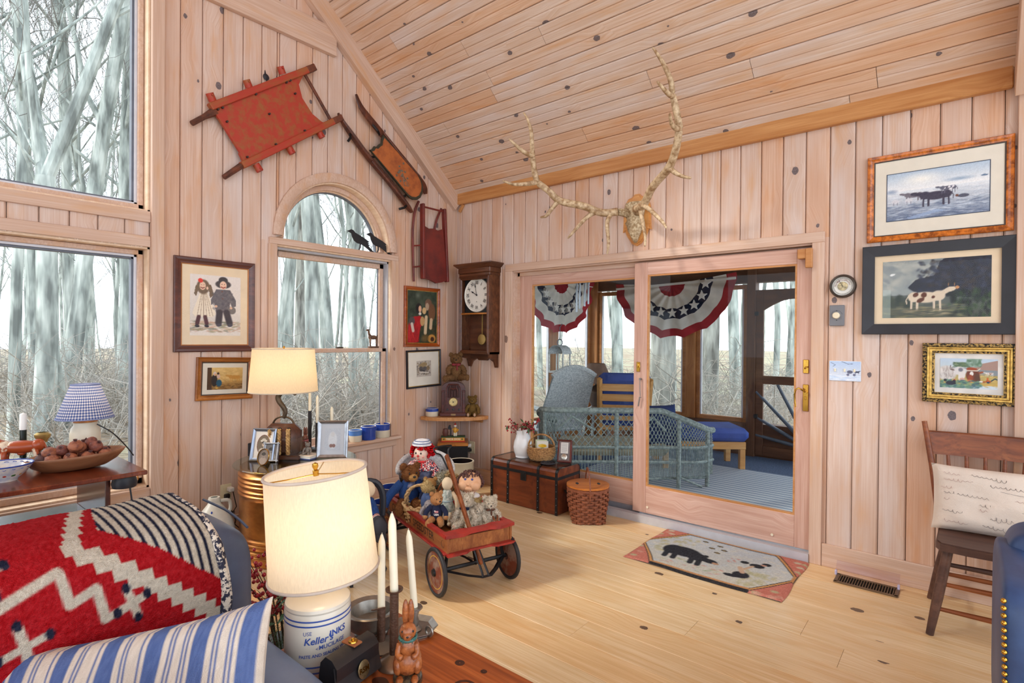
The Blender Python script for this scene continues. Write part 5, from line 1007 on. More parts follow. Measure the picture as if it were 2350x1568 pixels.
b = MB(M_); b.box((0,.0,0),(.122,.04,.19),.006); o = b.build('box', CH, e); MB(M_).box((0,-.0205,0),(.09,.003,.155)).build('backing', mat('case lining',(120,112,112),.8), e)
b = MB(M_); b.box((0,-.0225,.025),(.062,.001,.09)); b.build('paper', mat('paper white',(228,226,220),.8,var=.02), e); b = MB(M_)
for i in range(9): b.box((-.004 if i == 8 else 0,-.0233,.06-.0085*i),(.035 if i == 8 else .05,.0006,.0022))
b.build('text_line', mat('print grey',(120,120,126),.8,var=0), e)['kind'] = 'stuff'
b = MB(M_); b.lathe([(0,.024),(.024,.024),(.026,.027),(.022,.029),(0,.028)],24,TR(.0,0,-.05,rx=90)); b.build('medal', mat('silver medal',(190,186,176),.25,.9), e, True); MB(M_).box((0,-.026,0),(.1,.001,.165)).build('glass', PGL, e)
# ================================================================ covered picnic basket
SPL = two('splint brown', (146,84,54), (104,54,34), 22, .4,.62, .55, bmp=.15, st=(1,1,4)); LIDW = wood('basket lid pine', (214,142,72), (196,118,52), (164,88,36), None, .3, gs=14)
e = thing('picnic_basket', 'brown woven splint picnic basket with hinged pine lid and bentwood handle', 'basket', (1.765,-.245,0), 38)
def rsq(a, z):   # square at the base, round at the rim
    f = min(1,max(0,z/.16)); sq = .128/max(abs(cos(a)),abs(sin(a))); sq = min(sq,.158); return sq*(1-f)+.162*f
NS = 26; b = MB()
for k in range(13):
    z = .012+.0192*k
    for s_ in range(NS):
        a0 = 2*pi*s_/NS; q = []
        for i in range(5):
            a = a0+2*pi/NS*i/4; out = .005*sin(pi*i/4)*(1 if (s_+k) % 2 else -1.0); r = rsq(a,z)+out; q.append((r*cos(a),r*sin(a)))
        vs = [(x,y,z+dz) for dz in (-.0088,.0088) for x,y in q]; b.add(vs,[(i,i+1,5+i+1,5+i) for i in range(4)])
b.build('weaver', SPL, e)['kind'] = 'stuff'
b = MB()
for s_ in range(NS):
    a = 2*pi*s_/NS+pi/NS; b.tube([((rsq(a,z)-.003)*cos(a),(rsq(a,z)-.003)*sin(a),z) for z in (0,.05,.1,.16,.25)],.009,4,flat=.4)
b.build('stake', SPL, e)['kind'] = 'stuff'; b = MB(); b.lathe([(0,.002),(.12,.002)],24); b.lathe([(.112,.01),(.118,.05),(.146,.14),(.152,.25)],24); b.build('lining', mat('dark splint',(60,32,22),.8), e); b = MB(); b.lathe([(.16,.246),(.168,.25),(.168,.268),(.16,.272),(.155,.262),(.16,.246)],40); b.build('rim', SPL, e, True)
for sg in (-1,1):
    pts = [(0,sg*.001)]+[]; pts = [(.168*cos(a),.168*sin(a)*1.0) for a in [pi*i/24 for i in range(25)]]; pts = [(x,sg*max(y,.0015)) for x,y in pts]; MB().prism(pts,.273,.286).build('lid', LIDW, e)
for x_ in (-.085,.085): b = MB(); b.prism([(-.03,0),(-.012,.012),(.012,.012),(.03,0),(.012,-.012),(-.012,-.012)],.286,.2885,TR(x_,0,0,rz=90)); b.build('hinge', BLACKP, e)
b = MB(); b.tube([(.0,.172*cos(a),.2+.20*sin(a)**.8) for a in [pi*i/20 for i in range(21)]],.013,8,flat=.45); b.build('handle', SPL, e, True)
# ================================================================ hooked rug with bears
c = CV(170,110,(206,212,216)); c.grad((208,204,190),(196,206,216),0,1); c.dabs(260,.06,.94,.08,.92,.03,.02,[(214,214,206),(196,204,210),(220,216,202)],.5); c.dabs(70,.1,.3,.35,.85,.02,.03,[(182,180,140),(196,190,150)],.5); c.dabs(60,.72,.9,.1,.45,.02,.03,[(182,180,140),(196,190,150)],.5); c.dabs(40,.2,.6,.12,.3,.02,.012,[(150,170,130),(206,150,140),(196,190,150)],.6)
BKC = (52,54,60)
c.ell(.3,.47,.13,.13,BKC); c.ell(.22,.46,.07,.13,BKC); c.ell(.4,.43,.08,.1,BKC); c.ell(.49,.41,.06,.055,BKC); c.ell(.45,.5,.02,.03,BKC); c.ell(.535,.39,.025,.025,(190,150,120))
for q in (.2,.26,.38,.43): c.line([(q,.4),(q+.01,.26)],.035,BKC)
c.ell(.71,.3,.055,.08,BKC); c.ell(.66,.24,.05,.035,BKC); c.line([(.71,.36),(.68,.46)],.03,(206,176,150)); c.ell(.76,.58,.05,.05,BKC); c.ell(.8,.66,.03,.04,BKC); c.ell(.68,.6,.03,.035,BKC); c.ell(.79,.63,.02,.02,(196,150,130)); c.line([(.7,.42),(.74,.55)],.02,(206,176,150))
for (x,y) in ((.34,.86),(.45,.84),(.42,.74),(.5,.76),(.48,.66)): c.ell(x,y,.024,.02,(70,66,56)); c.ell(x,y,.014,.008,(176,150,100))
c.dabs(12,.58,.64,.52,.66,.01,.012,[(206,150,140)],.8)
def corner(c, fx, fy, ax, ay):
    p = lambda x,y: (x if not fx else 1-x, y if not fy else 1-y)
    c.poly([p(0,0),p(ax,0),p(0,ay)],(206,128,112)); X = c.X if not fx else 1-c.X; Y = c.Y if not fy else 1-c.Y
    for _ in range(9):
        u, v = c.g.rand()*ax*.8, c.g.rand()*ay*.8
        if u/ax+v/ay < .82: c.ell(*p(u,v),.03,.03,[(190,190,150),(206,204,180),(214,160,140)][c.g.randint(3)],0,.4,.8)
    c.line([p(ax+.01,0),p(0,ay+.015)],.016,(214,160,104)); c.line([p(ax+.024,0),p(0,ay+.036)],.006,(56,54,54)); c.line([p(ax-.006,0),p(0,ay-.01)],.006,(56,54,54))
for fx in (0,1):
    for fy in (0,1): corner(c,fx,fy,.2,.46)
c.line([(.2,.02),(.8,.02)],.03,(52,50,52)); c.line([(.2,.055),(.8,.055)],.018,(206,150,100)); c.line([(.2,.97),(.8,.97)],.02,(206,150,100)); c.line([(.2,.945),(.8,.945)],.006,(56,54,54)); c.line([(.005,.45),(.005,.55)],.03,(206,150,100)); c.line([(.995,.45),(.995,.55)],.03,(206,150,100)); c.grain(12)
e = thing('hooked_rug', 'small hooked rug with black bears and coral corners at the glass door', 'rug', (2.815,-.215,0), 0); RW, RH = .96, .68
def rugf(u, v): 
    x, y = (u-.5)*RW, (v-.5)*RH; ed = min(u,1-u,v*.7,(1-v)*.7)*RW; z = .012*min(1,(ed/.012+.15)); return (x+.006*sin(v*9), y+.006*sin(u*8), z+.0012*noise.noise(Vector((x*130,y*130,0)))+.002*noise.noise(Vector((x*6,y*6,2))))
RUGM = vcol('hooked wool', .95, .1, .9, 260); c.sheet('pile', RW, RH, e, RUGM, fn=rugf); MB().box((0,0,.0025),(RW-.01,RH-.01,.004)).build('backing', mat('rug backing',(90,76,66),.9), e)
e.location.y = -.385
# ================================================================ floor register with clear deflector
VB = mat('brown register metal',(112,92,70),.4,.5)
e = thing('floor_vent', 'brown metal floor register with dark slots beside baseboard', 'floor vent', (3.62,-.165,0)); b = MB(); b.box((0,.062,.004),(.315,.018,.008),.002); b.box((0,-.062,.004),(.315,.018,.008),.002); b.box((-.148,0,.004),(.02,.14,.008),.002); b.box((.148,0,.004),(.02,.14,.008),.002); b.build('frame', VB, e); MB().box((0,0,.0008),(.28,.11,.0012)).build('duct_shade', mat('duct dark',(14,12,10),.9,var=0), e)  # near-black sheet under the slats is the shade below, put into colour
for i in range(21): MB().box((-.132+i*.0132,0,.0045),(.0045,.112,.006)).build('slat', VB, e)
CLR = glass_mat('clear plastic', (.94,.93,.98,1), 1.18); e = thing('vent_deflector', 'clear plastic air deflector standing over the floor register', 'deflector', (3.615,-.105,0)); b = MB(); b.add([(x,y,z) for x in (-.16,.16) for y,z in ((.0,.006),(.008,.045),(.045,.075),(.048,.075),(.011,.043),(.003,.006))],[(0,1,7,6),(1,2,8,7),(3,4,10,9),(4,5,11,10),(2,3,9,8),(0,5,4,1),(1,4,3,2),(6,7,10,11),(7,8,9,10)]); b.build('hood', CLR, e)
for sx in (-.157,.157): MB().box((sx,-.01,.018),(.012,.022,.03),.003).build('magnet_foot', mat('lilac plastic',(190,184,214),.4), e)
# ================================================================ plank chair and script pillow
CHW = wood('chair maple', (166,98,54), (138,74,38), (92,46,26), None, .35, gs=24); CHD = wood('worn seat wood', (118,86,70), (96,66,54), (64,42,36), None, .45, gs=16)
e = thing('side_chair', 'brown wooden plank seat chair with spindle back against wall', 'chair', (4.155,-.36,0), 3)
def leg(p0, p1, r0, r1, m_=CHD): b = MB(); b.tube([p0,Vector(p0).lerp(Vector(p1),.45),p1],[r0,(r0+r1)/2*1.18,r1],10); b.build('leg', m_, e, True)
leg((-.235,-.215,0),(-.165,-.17,.425),.0165,.022); leg((.235,-.215,0),(.165,-.17,.425),.0165,.022); leg((-.225,.26,0),(-.15,.17,.425),.0165,.02); leg((.225,.26,0),(.15,.17,.425),.0165,.02)
st_ = [(-.2,-.235),(-.215,-.19),(-.205,-.05),(-.19,.2),(-.17,.235),(.17,.235),(.19,.2),(.205,-.05),(.215,-.19),(.2,-.235),(.1,-.25),(-.1,-.25)]; b = MB(); b.prism(st_,.425,.458); b.prism([(x*.97,y*.97) for x,y in st_],.458,.463); b.build('seat', CHD, e)
for (p,q,m_) in (((-.21,-.2,.13),(.21,-.2,.13),CHW),((-.19,-.185,.25),(.19,-.185,.25),CHW),((-.185,-.17,.345),(.185,-.17,.345),CHD),((-.2,-.2,.16),(-.19,.23,.16),CHW),((.2,-.2,.16),(.19,.23,.16),CHW),((-.2,.245,.16),(.2,.245,.16),CHW)):
    b = MB(); b.tube([p,Vector(p).lerp(Vector(q),.5),q],[.010,.0135,.010],8); b.build('stretcher', m_, e, True)
for sx in (-1,1): b = MB(); b.tube([(sx*.19,.19,.44),(sx*.225,.235,.75),(sx*.262,.28,.985)],[.017,.016,.013],10); b.build('back_post', CHW, e, True)
b = MB(); b.grid(lambda u,v: ((u-.5)*.5,.262+.02*(1-(2*u-1)**2)+.02*v-.012,.81+.125*v),14,4); b.grid(lambda u,v: ((u-.5)*.5,.262+.02*(1-(2*u-1)**2)+.02*v+.006,.81+.125*(1-v)),14,4); b.grid(lambda u,v: ((u-.5)*.5,.262+.02*(1-(2*u-1)**2)+.008+.018*v,.935),14,1); b.build('crest_rail', CHW, e, True)
for i in range(5): x_ = -.145+.0725*i; b = MB(); b.tube([(x_*.95,.19,.455),(x_*1.02,.25,.66),(x_*1.08,.272,.815)],[.009,.0105,.008],8); b.build('spindle', CHW, e, True)
PM = TR(4.17,-.30,.625,rz=3,rx=-16); LIN = mat('cream linen',(226,212,198),.92,spec=.1,var=.05,scale=5,bmp=.25,bscale=300)
pw = pillow('script_pillow', .50,.335,.13, LIN, 'cream linen pillow printed with handwriting leaning on the plank chair', 'pillow', PM, 4, .05)
g_ = random.Random(9); b = MB(); b2 = MB()
def pz(x, z):
    X, Z = x/.25, z/.1675; e_ = max(0,1-X**4)*max(0,1-Z**4); return -(.065*e_**.42)-.0022
def script(bb, x0, z0, L_, h, slope):
    pts = []; n = int(L_/.0026); hh = h
    for i in range(n):
        t = i/n; ph = i*.9; 
        if i % 7 == 0: hh = h*g_.choice((.5,.6,.7,1.0,1.5,.5))
        x = x0+L_*t+.35*hh*cos(ph)*.6; z = z0+slope*L_*t+hh*.5*sin(ph); pts.append((x,pz(x,z),z))
    bb.tube(pts,.0007,3,caps=False)
for (x0,z0,L_,h,sl_,k) in ((-.2,.12,.07,.009,-.1,1),(-.09,.12,.14,.013,-.12,0),(-.2,.085,.12,.011,.0,1),(-.02,.075,.2,.014,-.02,0),(-.21,.045,.05,.010,0,1),(-.2,.02,.18,.018,-.05,0),(.04,.02,.16,.010,-.05,1),(-.2,-.015,.05,.02,.1,1),(-.06,-.025,.1,.018,-.05,0),(.05,-.03,.11,.014,-.02,0),(-.06,-.048,.09,.010,0,1),(-.205,-.07,.08,.012,-.05,0),(-.02,-.085,.09,.017,.05,0),(.1,-.08,.12,.014,0,0),(-.2,-.12,.1,.010,-.05,1),(-.05,-.12,.17,.012,-.1,0),(.12,.11,.1,.010,-.1,0)): script(b if not k else b2,x0,z0,L_,h,sl_)
b.tube([(x,pz(x,z),z) for x,z in [(.02+.2*t,.055-.01*sin(3*t)) for t in [i/20 for i in range(21)]]],.0006,3)
b.build('handwriting', mat('sepia ink',(66,50,58),.9,var=.2), pw)['kind'] = 'stuff'; b2.build('handwriting', mat('faded ink',(176,140,136),.9,var=.2), pw)['kind'] = 'stuff'
# ================================================================ corner shelf and what stands there
e = thing('corner_shelf', 'rounded honey pine corner shelf holding the wooden radio', 'shelf', (.024,0,.64)); b = MB(); b.prism([(0,-.002),(.45,-.002),(.452,-.06),(.40,-.20),(.30,-.33),(.18,-.43),(.07,-.475),(0,-.476)],.0,.033); b.build('board', HONEY, e); b = MB(); b.box((.2,-.012,-.02),(.36,.02,.04)); b.build('cleat', HONEY, e)
RAD = wood('radio veneer', (108,54,46), (84,38,34), (56,24,24), None, .3, gs=30, spec=.5)
e = thing('tombstone_radio', 'arched tombstone wooden radio with brass dial on the corner shelf', 'radio', (.205,-.215,.674), 45)
ar = [(-.115,.035),(-.115,.25)]+[(-.115+.115*(1-cos(pi*i/16)),.25+.085*sin(pi*i/16)**.8) for i in range(1,16)]+[(.115,.25),(.115,.035)]; b = MB(); b.prism(ar,-.075,.075,TR(0,0,0,rx=90)); b.build('case', RAD, e); b = MB(); b.box((0,-.0,.018),(.26,.175,.036),.006); b.build('base', RAD, e)
b = MB(); b.prism([(-.055,.10),(-.055,.28),(-.035,.305),(.035,.305),(.055,.28),(.055,.10)],.0755,.077,TR(0,0,0,rx=90)); b.build('grille_cloth', mat('speaker cloth',(58,34,32),.9), e)
def gb(pts_, r=.005): b = MB(); b.tube([(x,-.079,z) for x,z in pts_],r,6); b.build('fretwork', RAD, e, True)
gb([(-.07,.10),(-.07,.27),(-.045,.31),(.045,.31),(.07,.27),(.07,.10)],.007)
for x_ in (-.042,-.014,.014,.042): gb([(x_,.19),(x_,.245)],.005)
gb([(-.042,.245),(-.03,.275),(0,.262),(.03,.275),(.042,.245)],.005); gb([(-.03,.275),(-.03,.3)]); gb([(.03,.275),(.03,.3)])
for sx in (-1,1): MB().box((sx*.1,-.079,.14),(.026,.012,.21),.004).build('pilaster', RAD, e); MB().box((sx*.1,-.08,.245),(.034,.02,.016),.004).build('capital', RAD, e)
b = MB(); b.box((0,-.078,.115),(.16,.004,.13)); b.build('panel', RAD, e); b = MB(); b.lathe([(0,.082),(.036,.082),(.041,.088),(.043,.084),(.043,.078)],28,TR(0,0,.14,rx=90)); b.build('dial', mat('dial brass',(206,184,128),.3,.5,scale=40,var=.25), e, True); b = MB()
b.lathe([(0,.083),(.006,.083),(.006,.09),(0,.09)],12,TR(0,0,.14,rx=90)); b.build('dial_knob', BLACKP, e)
for x_ in (-.055,0,.055): MB().lathe([(0,.08),(.01,.08),(.009,.094),(0,.096)],14,TR(x_,0,.068,rx=90)).build('knob', BLACKP, e, True)
MB().box((0,-.0885,.018),(.045,.002,.018)).build('name_plate', mat('dull brass',(150,120,84),.4,.6), e)
e.scale = (1.0,1.0,1.0)
STW = mat('stoneware cream',(214,204,182),.35,var=.06,scale=8); COB = mat('cobalt glaze',(44,72,158),.2,var=.12,scale=20); SKYG = mat('sky blue glaze',(84,130,196),.25,var=.1,scale=20); COBW = mat('slate blue glaze',(74,92,150),.3,var=.1,scale=15)
def crock(name, label, loc, r, h, m_lo, m_hi, split, cat='crock', inner=None, lip=True, group=None):
    e = thing(name, label, cat, loc, 0, group); s_ = split*h
    if s_ > 0: MB().lathe([(0,0),(r*.96,0),(r,h*.05),(r,s_)],40).build('body', m_lo, e, True)
    t = .012 if r > .07 else .006
    MB().lathe([(r,s_),(r,h-.02*h-.012),(r*1.03,h-.012),(r*1.03,h)] if lip else [(r,s_),(r,h)],40).build('band', m_hi, e, True)
    MB().lathe([(r*1.03,h),(r*1.0,h+.003),(r-t,h)],40).build('rim', STW, e, True); MB().lathe([(r-t,h),(r-t,.012),(0,.01)],40).build('interior', inner or m_hi, e, True); return e
crock('small_crock', 'small cream stoneware crock with one blue band beside the radio', (.085,-.385,.674), .062,.075, STW, COB, .62, lip=False)
# ---- soft toys
def fur(name, c, d): return two(name, c, d, 45, .38,.66, .95, bmp=.6, spec=.1)
BLKB = mat('glossy black bead',(16,14,16),.2,var=0)
def bear(name, label, loc, s, rz, fm, snout=None, pad=None, arms=((.30,-.16,.18),(-.30,-.16,.18)), legs=((.2,-.45,.09),(-.2,-.45,.09)), sweater=None, collar=None, rx=0, head=(0,-.04,.74), turn=0, tilt=0, fz=.035, dens=1, headr=(.2,.18,.18), nose=True, ears=True, cat='teddy bear', pants=None, shirtmark=None, nm='head', M=None):
    e = thing(name, label, cat, M=M or TR(*loc,rz=rz,rx=rx,s=s)); sn = snout or fm; g = seedn(name+label)
    HM = TR(*head,rz=turn,ry=tilt)
    b = MB(); b.ell((0,0,.30),(.2,.17,.30)); b.fuzz(int(500*dens), fz if not sweater else .012, g); b.build('torso', sweater or fm, e, 'all')
    b = MB(HM); b.ell((0,0,0),headr,18,12); b.fuzz(int(700*dens), fz, g+1); b.build(nm, fm, e, 'all')
    b = MB(HM); b.ell((0,-headr[1]*.95,-.05),(.09,.085,.075)); b.fuzz(int(120*dens), fz*.5, g+2); b.build('muzzle', sn, e, 'all')
    if nose: b = MB(HM); b.ell((0,-headr[1]*1.4,-.02),(.032,.022,.024),10,6); b.build('nose', BLKB, e, 'all')
    for sx in (-1,1):
        b = MB(HM); b.ell((sx*.072,-headr[1]*.93,.035),.018,8,6); b.build('eye', BLKB, e, 'all')
        if ears: b = MB(HM); b.ell((sx*headr[0]*.8,.02,headr[2]*.85),(.075,.04,.078),12,8); b.fuzz(int(150*dens), fz*.8, g+3+sx); b.build('ear', fm, e, 'all')
    for k, a in enumerate(arms):
        sx = 1 if k == 0 else -1; p0 = Vector((sx*.15,-.02,.50)); p2 = Vector(a); p1 = p0.lerp(p2,.55)+Vector((sx*.05,0,.02)); b = MB(); b.tube(sm([p0,p1,p2],4),[.085,.085,.085,.08,.08,.078,.075,.072,.07],10); b.fuzz(int(220*dens), fz if not sweater else .012, g+6+k); b.build('arm', sweater or fm, e, 'all'); b = MB(); b.ell(tuple(p2),.078,12,8); b.fuzz(int(120*dens), fz, g+9); b.build('paw', fm, e, 'all')
    for k, a in enumerate(legs):
        sx = 1 if k == 0 else -1; p0 = Vector((sx*.1,-.03,.11)); p2 = Vector(a); b = MB(); b.tube(sm([p0,p0.lerp(p2,.5)+Vector((0,0,.02)),p2],3),[.11,.11,.105,.10,.095,.09,.085],10); b.fuzz(int(220*dens), fz if not pants else .01, g+12+k); b.build('leg', pants or fm, e, 'all')
        d_ = (p2-p0).normalized(); fm_ = align(tuple(p2), tuple(p2+d_)); b = MB(fm_); b.ell((0,0,.02),(.08,.11,.05),12,8); b.fuzz(int(160*dens), fz*.8, g+15+k); b.build('foot', fm, e, 'all')
        if pad: b = MB(fm_); b.ell((0,0,.055),(.055,.08,.022),12,6); b.build('foot_pad', pad, e, 'all')
    if collar: 
        b = MB(); b.torus(.13,.03,20,8,TR(0,-.02,.585,s=(1,.9,1))); b.ell((.07,-.17,.56),(.075,.03,.045)); b.ell((-.07,-.17,.56),(.075,.03,.045)); b.ell((.03,-.18,.45),(.03,.015,.09)); b.build('bow', collar, e, 'all')
    return e
def seedn(s): return sum(ord(c)*(i+1) for i, c in enumerate(s)) % 9973
MOH = fur('brown mohair',(134,100,66),(92,64,40)); TANF = fur('tan plush',(184,140,88),(150,108,62)); PAD = mat('pink felt pad',(196,160,138),.9); REDR = mat('dull red ribbon',(128,34,42),.7)
bear('teddy_bear','large brown mohair teddy bear with red bow seated on top of the radio',(.215,-.19,1.009),.29,45,MOH,None,MOH,collar=REDR,arms=((.27,-.14,.27),(-.25,-.18,.3)),legs=((.36,-.36,.14),(-.36,-.36,.1)),tilt=-4)
bear('teddy_bear','small golden brown bear with pink felt feet sitting beside the radio',(.36,-.105,.674),.205,38,fur('olive mohair',(136,106,58),(96,72,36)),None,PAD,legs=((.14,-.42,.1),(-.16,-.42,.1)),tilt=-6)
e = thing('speaker_box', 'black speaker box with wooden top under the corner shelf', 'speaker', (.225,-.235,0), 45); b = MB(); b.box((0,0,.2),(.285,.26,.4),.004); b.build('cabinet', mat('black speaker cloth',(26,26,30),.9,var=.1), e); MB().box((0,-.0,.414),(.292,.268,.028),.004).build('top', GOLDW, e)
MB().box((0,-.132,.2),(.27,.004,.38),.002).build('grille', mat('black grille',(20,20,24),.95,var=.1,bmp=.3,bscale=300), e)
# mechanical bank toy
e = thing('mechanical_bank', 'painted iron mechanical bank with clown and barrel on red base', 'toy bank', (.235,-.245,.428), 45)
MB().box((0,0,.0045),(.235,.09,.009),.002).build('base', mat('bank red',(186,48,36),.4), e); MB().box((0,0,.026),(.22,.08,.034),.002).build('panel', mat('bank orange',(214,150,52),.45), e); MB().box((0,0,.0465),(.235,.095,.008),.002).build('deck', mat('bank green',(40,82,50),.45), e); b = MB(); vs, fs = text_mesh('TRICK DOG',.026,bold=.0008); b.add([(v.x*1.0,v.y,v.z) for v in vs],fs,TR(0,-.0408,.026,rx=90)); b.build('lettering', mat('bank white',(232,224,200),.6,var=0), e)
for sx in (-.088,.088): b = MB(); b.prism([(.012,0),(.004,.004),(0,.009),(-.004,.004),(-.012,0),(-.004,-.004),(0,-.009),(.004,-.004)],.0402,.0415,TR(sx,0,.026,rx=90)); b.build('star_mark', mat('bank green',(40,82,50),.45), e)
MB().lathe([(0,0),(.022,0),(.03,.035),(.022,.07),(0,.07)],20,TR(-.075,0,.051)).build('barrel', mat('bank barrel',(92,50,40),.5), e, True)
b = MB(); b.tube([(-.022,0,.05),(-.022,0,.13)],.006,8); b.box((-.035,0,.125),(.03,.014,.02),.003); b.tube([(-.04,0,.13),(-.03,0,.155)],[.012,.01],8); b.build('hoop_post', BLACKP, e)
b = MB(); b.tube([(.012,0,.052),(.012,0,.085)],.009,8); b.tube([(.03,0,.052),(.028,0,.085)],.009,8); b.build('clown_leg', mat('bank white',(232,224,200),.6), e); b = MB(); b.ell((.02,0,.105),(.02,.014,.03)); b.tube([(.03,0,.12),(.05,-.005,.112),(.04,-.015,.098)],.006,6); b.tube([(.01,0,.12),(-.006,-.006,.115)],.006,6); b.build('clown_coat', mat('bank yellow',(220,160,48),.45), e, True); b = MB(); b.ell((.02,0,.148),.015); b.build('clown_head', mat('clown face',(230,222,212),.5,var=.05), e, True); b = MB(); b.lathe([(.011,0),(0,.024)],10,TR(.02,0,.158)); b.build('clown_hat', mat('bank red',(186,48,36),.4), e)
crock('tall_crock','large grey stoneware crock with dark interior near the corner',(.60,-.50,0),.115,.335,mat('grey stoneware',(182,170,144),.4,var=.1,scale=8),mat('grey stoneware',(182,170,144),.4),.8,inner=mat('dark slip glaze',(30,22,22),.15))
crock('floor_crock','slate blue glazed crock with cream rim on the floor beneath the window',(.52,-1.20,0),.098,.235,COBW,COBW,.5,inner=COB); crock('floor_crock','deep blue glazed crock with cream rim standing behind the wagon wheel',(.72,-1.43,0),.095,.205,COBW,COBW,.5,inner=COB)
crock('sill_crock','small crock with pale blue top half on the window sill',(.005,-1.195,.531),.056,.098,STW,SKYG,.55); crock('sill_crock','all cobalt blue glazed crock on the window sill',(.005,-1.06,.531),.064,.115,COB,COB,.5); crock('sill_crock','crock with cobalt top band and cream base on the window sill',(.005,-.91,.531),.067,.12,STW,COB,.55)
# ================================================================ toy wagon
WGW = wood('wagon side wood', (194,132,78), (170,106,58), (124,70,40), None, .45, gs=20, bmp=.1); WGR = two('wagon red', (164,44,36), (128,34,32), 14, .4,.66, .4, bmp=.08); RUST = two('rusty disc', (124,62,44), (150,126,112), 12, .45,.62, .5, .3, bmp=.2); TIRE = mat('black rubber',(34,32,34),.6,var=.2,scale=30,bmp=.2)
W0 = TR(1.516,-1.545,0,rz=-17.5); WG = thing('toy_wagon', 'old wooden coaster wagon with red rim full of stuffed toys', 'wagon', M=W0)
for sy in (-1,1):
    MB().box((0,sy*.205,.287),(.90,.014,.09),.002).build('side_panel', WGW, WG); b = MB(); b.prism([(-.455,-.012),(.455,-.012),(.40,.02),(-.40,.02)],.33,.346,TR(0,sy*.212,0,s=(1,-sy,1))); b.build('rim', WGR, WG); MB().box((0,sy*.217,.245),(.90,.032,.012),.003).build('lip', WGR, WG)
MB().box((.435,0,.282),(.014,.40,.08),.002).build('end_panel', WGW, WG); MB().box((-.443,0,.287),(.014,.40,.09),.002).build('end_panel', WGW, WG)
b = MB(); b.prism([(.46,-.222),(.40,-.222),(.385,-.10),(.40,-.06),(.40,.06),(.385,.10),(.40,.222),(.46,.222),(.475,.12),(.45,.06),(.45,-.06),(.475,-.12)],.332,.35); b.build('rim', WGR, WG); MB().box((-.435,0,.34),(.05,.444,.016),.003).build('rim', WGR, WG)
b = MB(); b.prism([(.41,-.218),(.478,-.218),(.478,-.10),(.455,-.07),(.455,.07),(.478,.10),(.478,.218),(.41,.218)],.235,.247); b.build('lip', WGR, WG); MB().box((0,0,.246),(.88,.40,.012)).build('floor_board', WGW, WG)
b = MB(); vs, fs = text_mesh('CHAMPION  SPEEDSTER',.062,bold=.0012); b.add([(v.x*1.02,v.y,v.z) for v in vs],fs,TR(-.06,-.2125,.287,rx=90)); b.build('lettering', mat('worn lettering',(66,42,30),.6,var=.4,scale=60), WG)
MB().lathe([(.018,.2125),(.02,.2135)],16,TR(.40,0,.288,rx=90)).build('emblem', mat('worn lettering',(66,42,30),.6), WG)
for (x_, y_) in ((.385,-.245),(.40,.215),(-.385,-.24),(-.385,.225)):
    sg = 1 if y_ > 0 else -1; wm = TR(x_,y_,.133,rx=-90 if sg > 0 else 90); e = MB(wm).lathe([(.118,-.012),(.128,-.01),(.133,-.004),(.133,.004),(.128,.01),(.118,.012),(.112,.008),(.112,-.008),(.118,-.012)],40).build('wheel', TIRE, WG, True)
    MB(wm).lathe([(.113,.006),(.108,.007),(.10,.004),(.05,.008),(.03,.012),(.022,.012),(.02,-.012),(.113,-.006)],40).build('wheel_disc', RUST, WG, True); MB(wm).lathe([(.0855,.0058),(.0895,.0055)],40).build('pinstripe', mat('yellow line',(206,160,60),.5,var=0), WG); MB(wm).lathe([(.021,.01),(.018,.022),(.008,.024),(0,.024)],20).build('hub', STRAP, WG, True)
for x_, s0, s1 in ((.385,-.235,.21),(-.385,-.235,.22)):
    b = MB(); b.tube([(x_,s0,.133),(x_,s1,.133)],.011,6); b.build('axle', STRAP, WG)
    for sy in (-.19,.19): b = MB(); b.tube([(x_,sy,.133),(x_-.01,sy*.9,.24)],.010,5); b.build('strut', STRAP, WG)
b = MB(); b.tube([(.385,-.21,.135),(.47,-.09,.11),(.51,-.02,.10),(.51,.03,.10),(.47,.09,.11),(.385,.19,.135)],.014,4,flat=.5); b.build('tongue', STRAP, WG); b = MB(); b.tube([(.12,-.15,.235),(.2,-.08,.16),(.30,-.02,.14),(.40,0,.13)],.011,4,flat=.6); b.tube([(.12,.15,.235),(.22,.08,.15),(.36,.02,.13)],.011,4,flat=.6); b.build('reach_brace', STRAP, WG); b = MB(); b.tube([(-.38,0,.15),(-.05,0,.2),(.1,0,.235)],.010,5); b.tube([(-.38,-.19,.15),(-.2,-.19,.235)],.010,5); b.build('reach_brace', STRAP, WG)
H0, H1 = Vector((.485,-.015,.16)), Vector((.075,-.038,.705)); b = MB(align(tuple(H0),tuple(H1))); L_ = (H1-H0).length; b.box((0,0,L_/2),(.02,.032,L_),.006); b.build('handle', CHW, WG)
for sy in (-.014,.014): b = MB(); b.tube([H0+(H1-H0)*.14+Vector((0,sy,0)),(.50,sy*1.2,.12),(.515,sy*1.4,.10)],.008,4,flat=.5); b.build('handle_bracket', STRAP, WG)
d_ = (H1-H0).normalized(); b = MB(); q = [H1-d_*.10+Vector((-.015,.018,0)),H1-d_*.0+Vector((-.012,.02,0)),H1+d_*.035+Vector((-.0,.028,0)),H1+d_*.06+Vector((0,.05,0)),H1+d_*.055+Vector((0,-.06,0)),H1+d_*.02+Vector((0,-.065,0)),H1-d_*.005+Vector((-.012,-.03,0)),H1-d_*.10+Vector((-.015,-.014,0))]; b.tube(sm(q,4),.0055,6); b.build('grip', STRAP, WG, True)
def wl_(f, v, z): p = W0 @ Vector((f,v,z)); return (p.x,p.y,p.z)
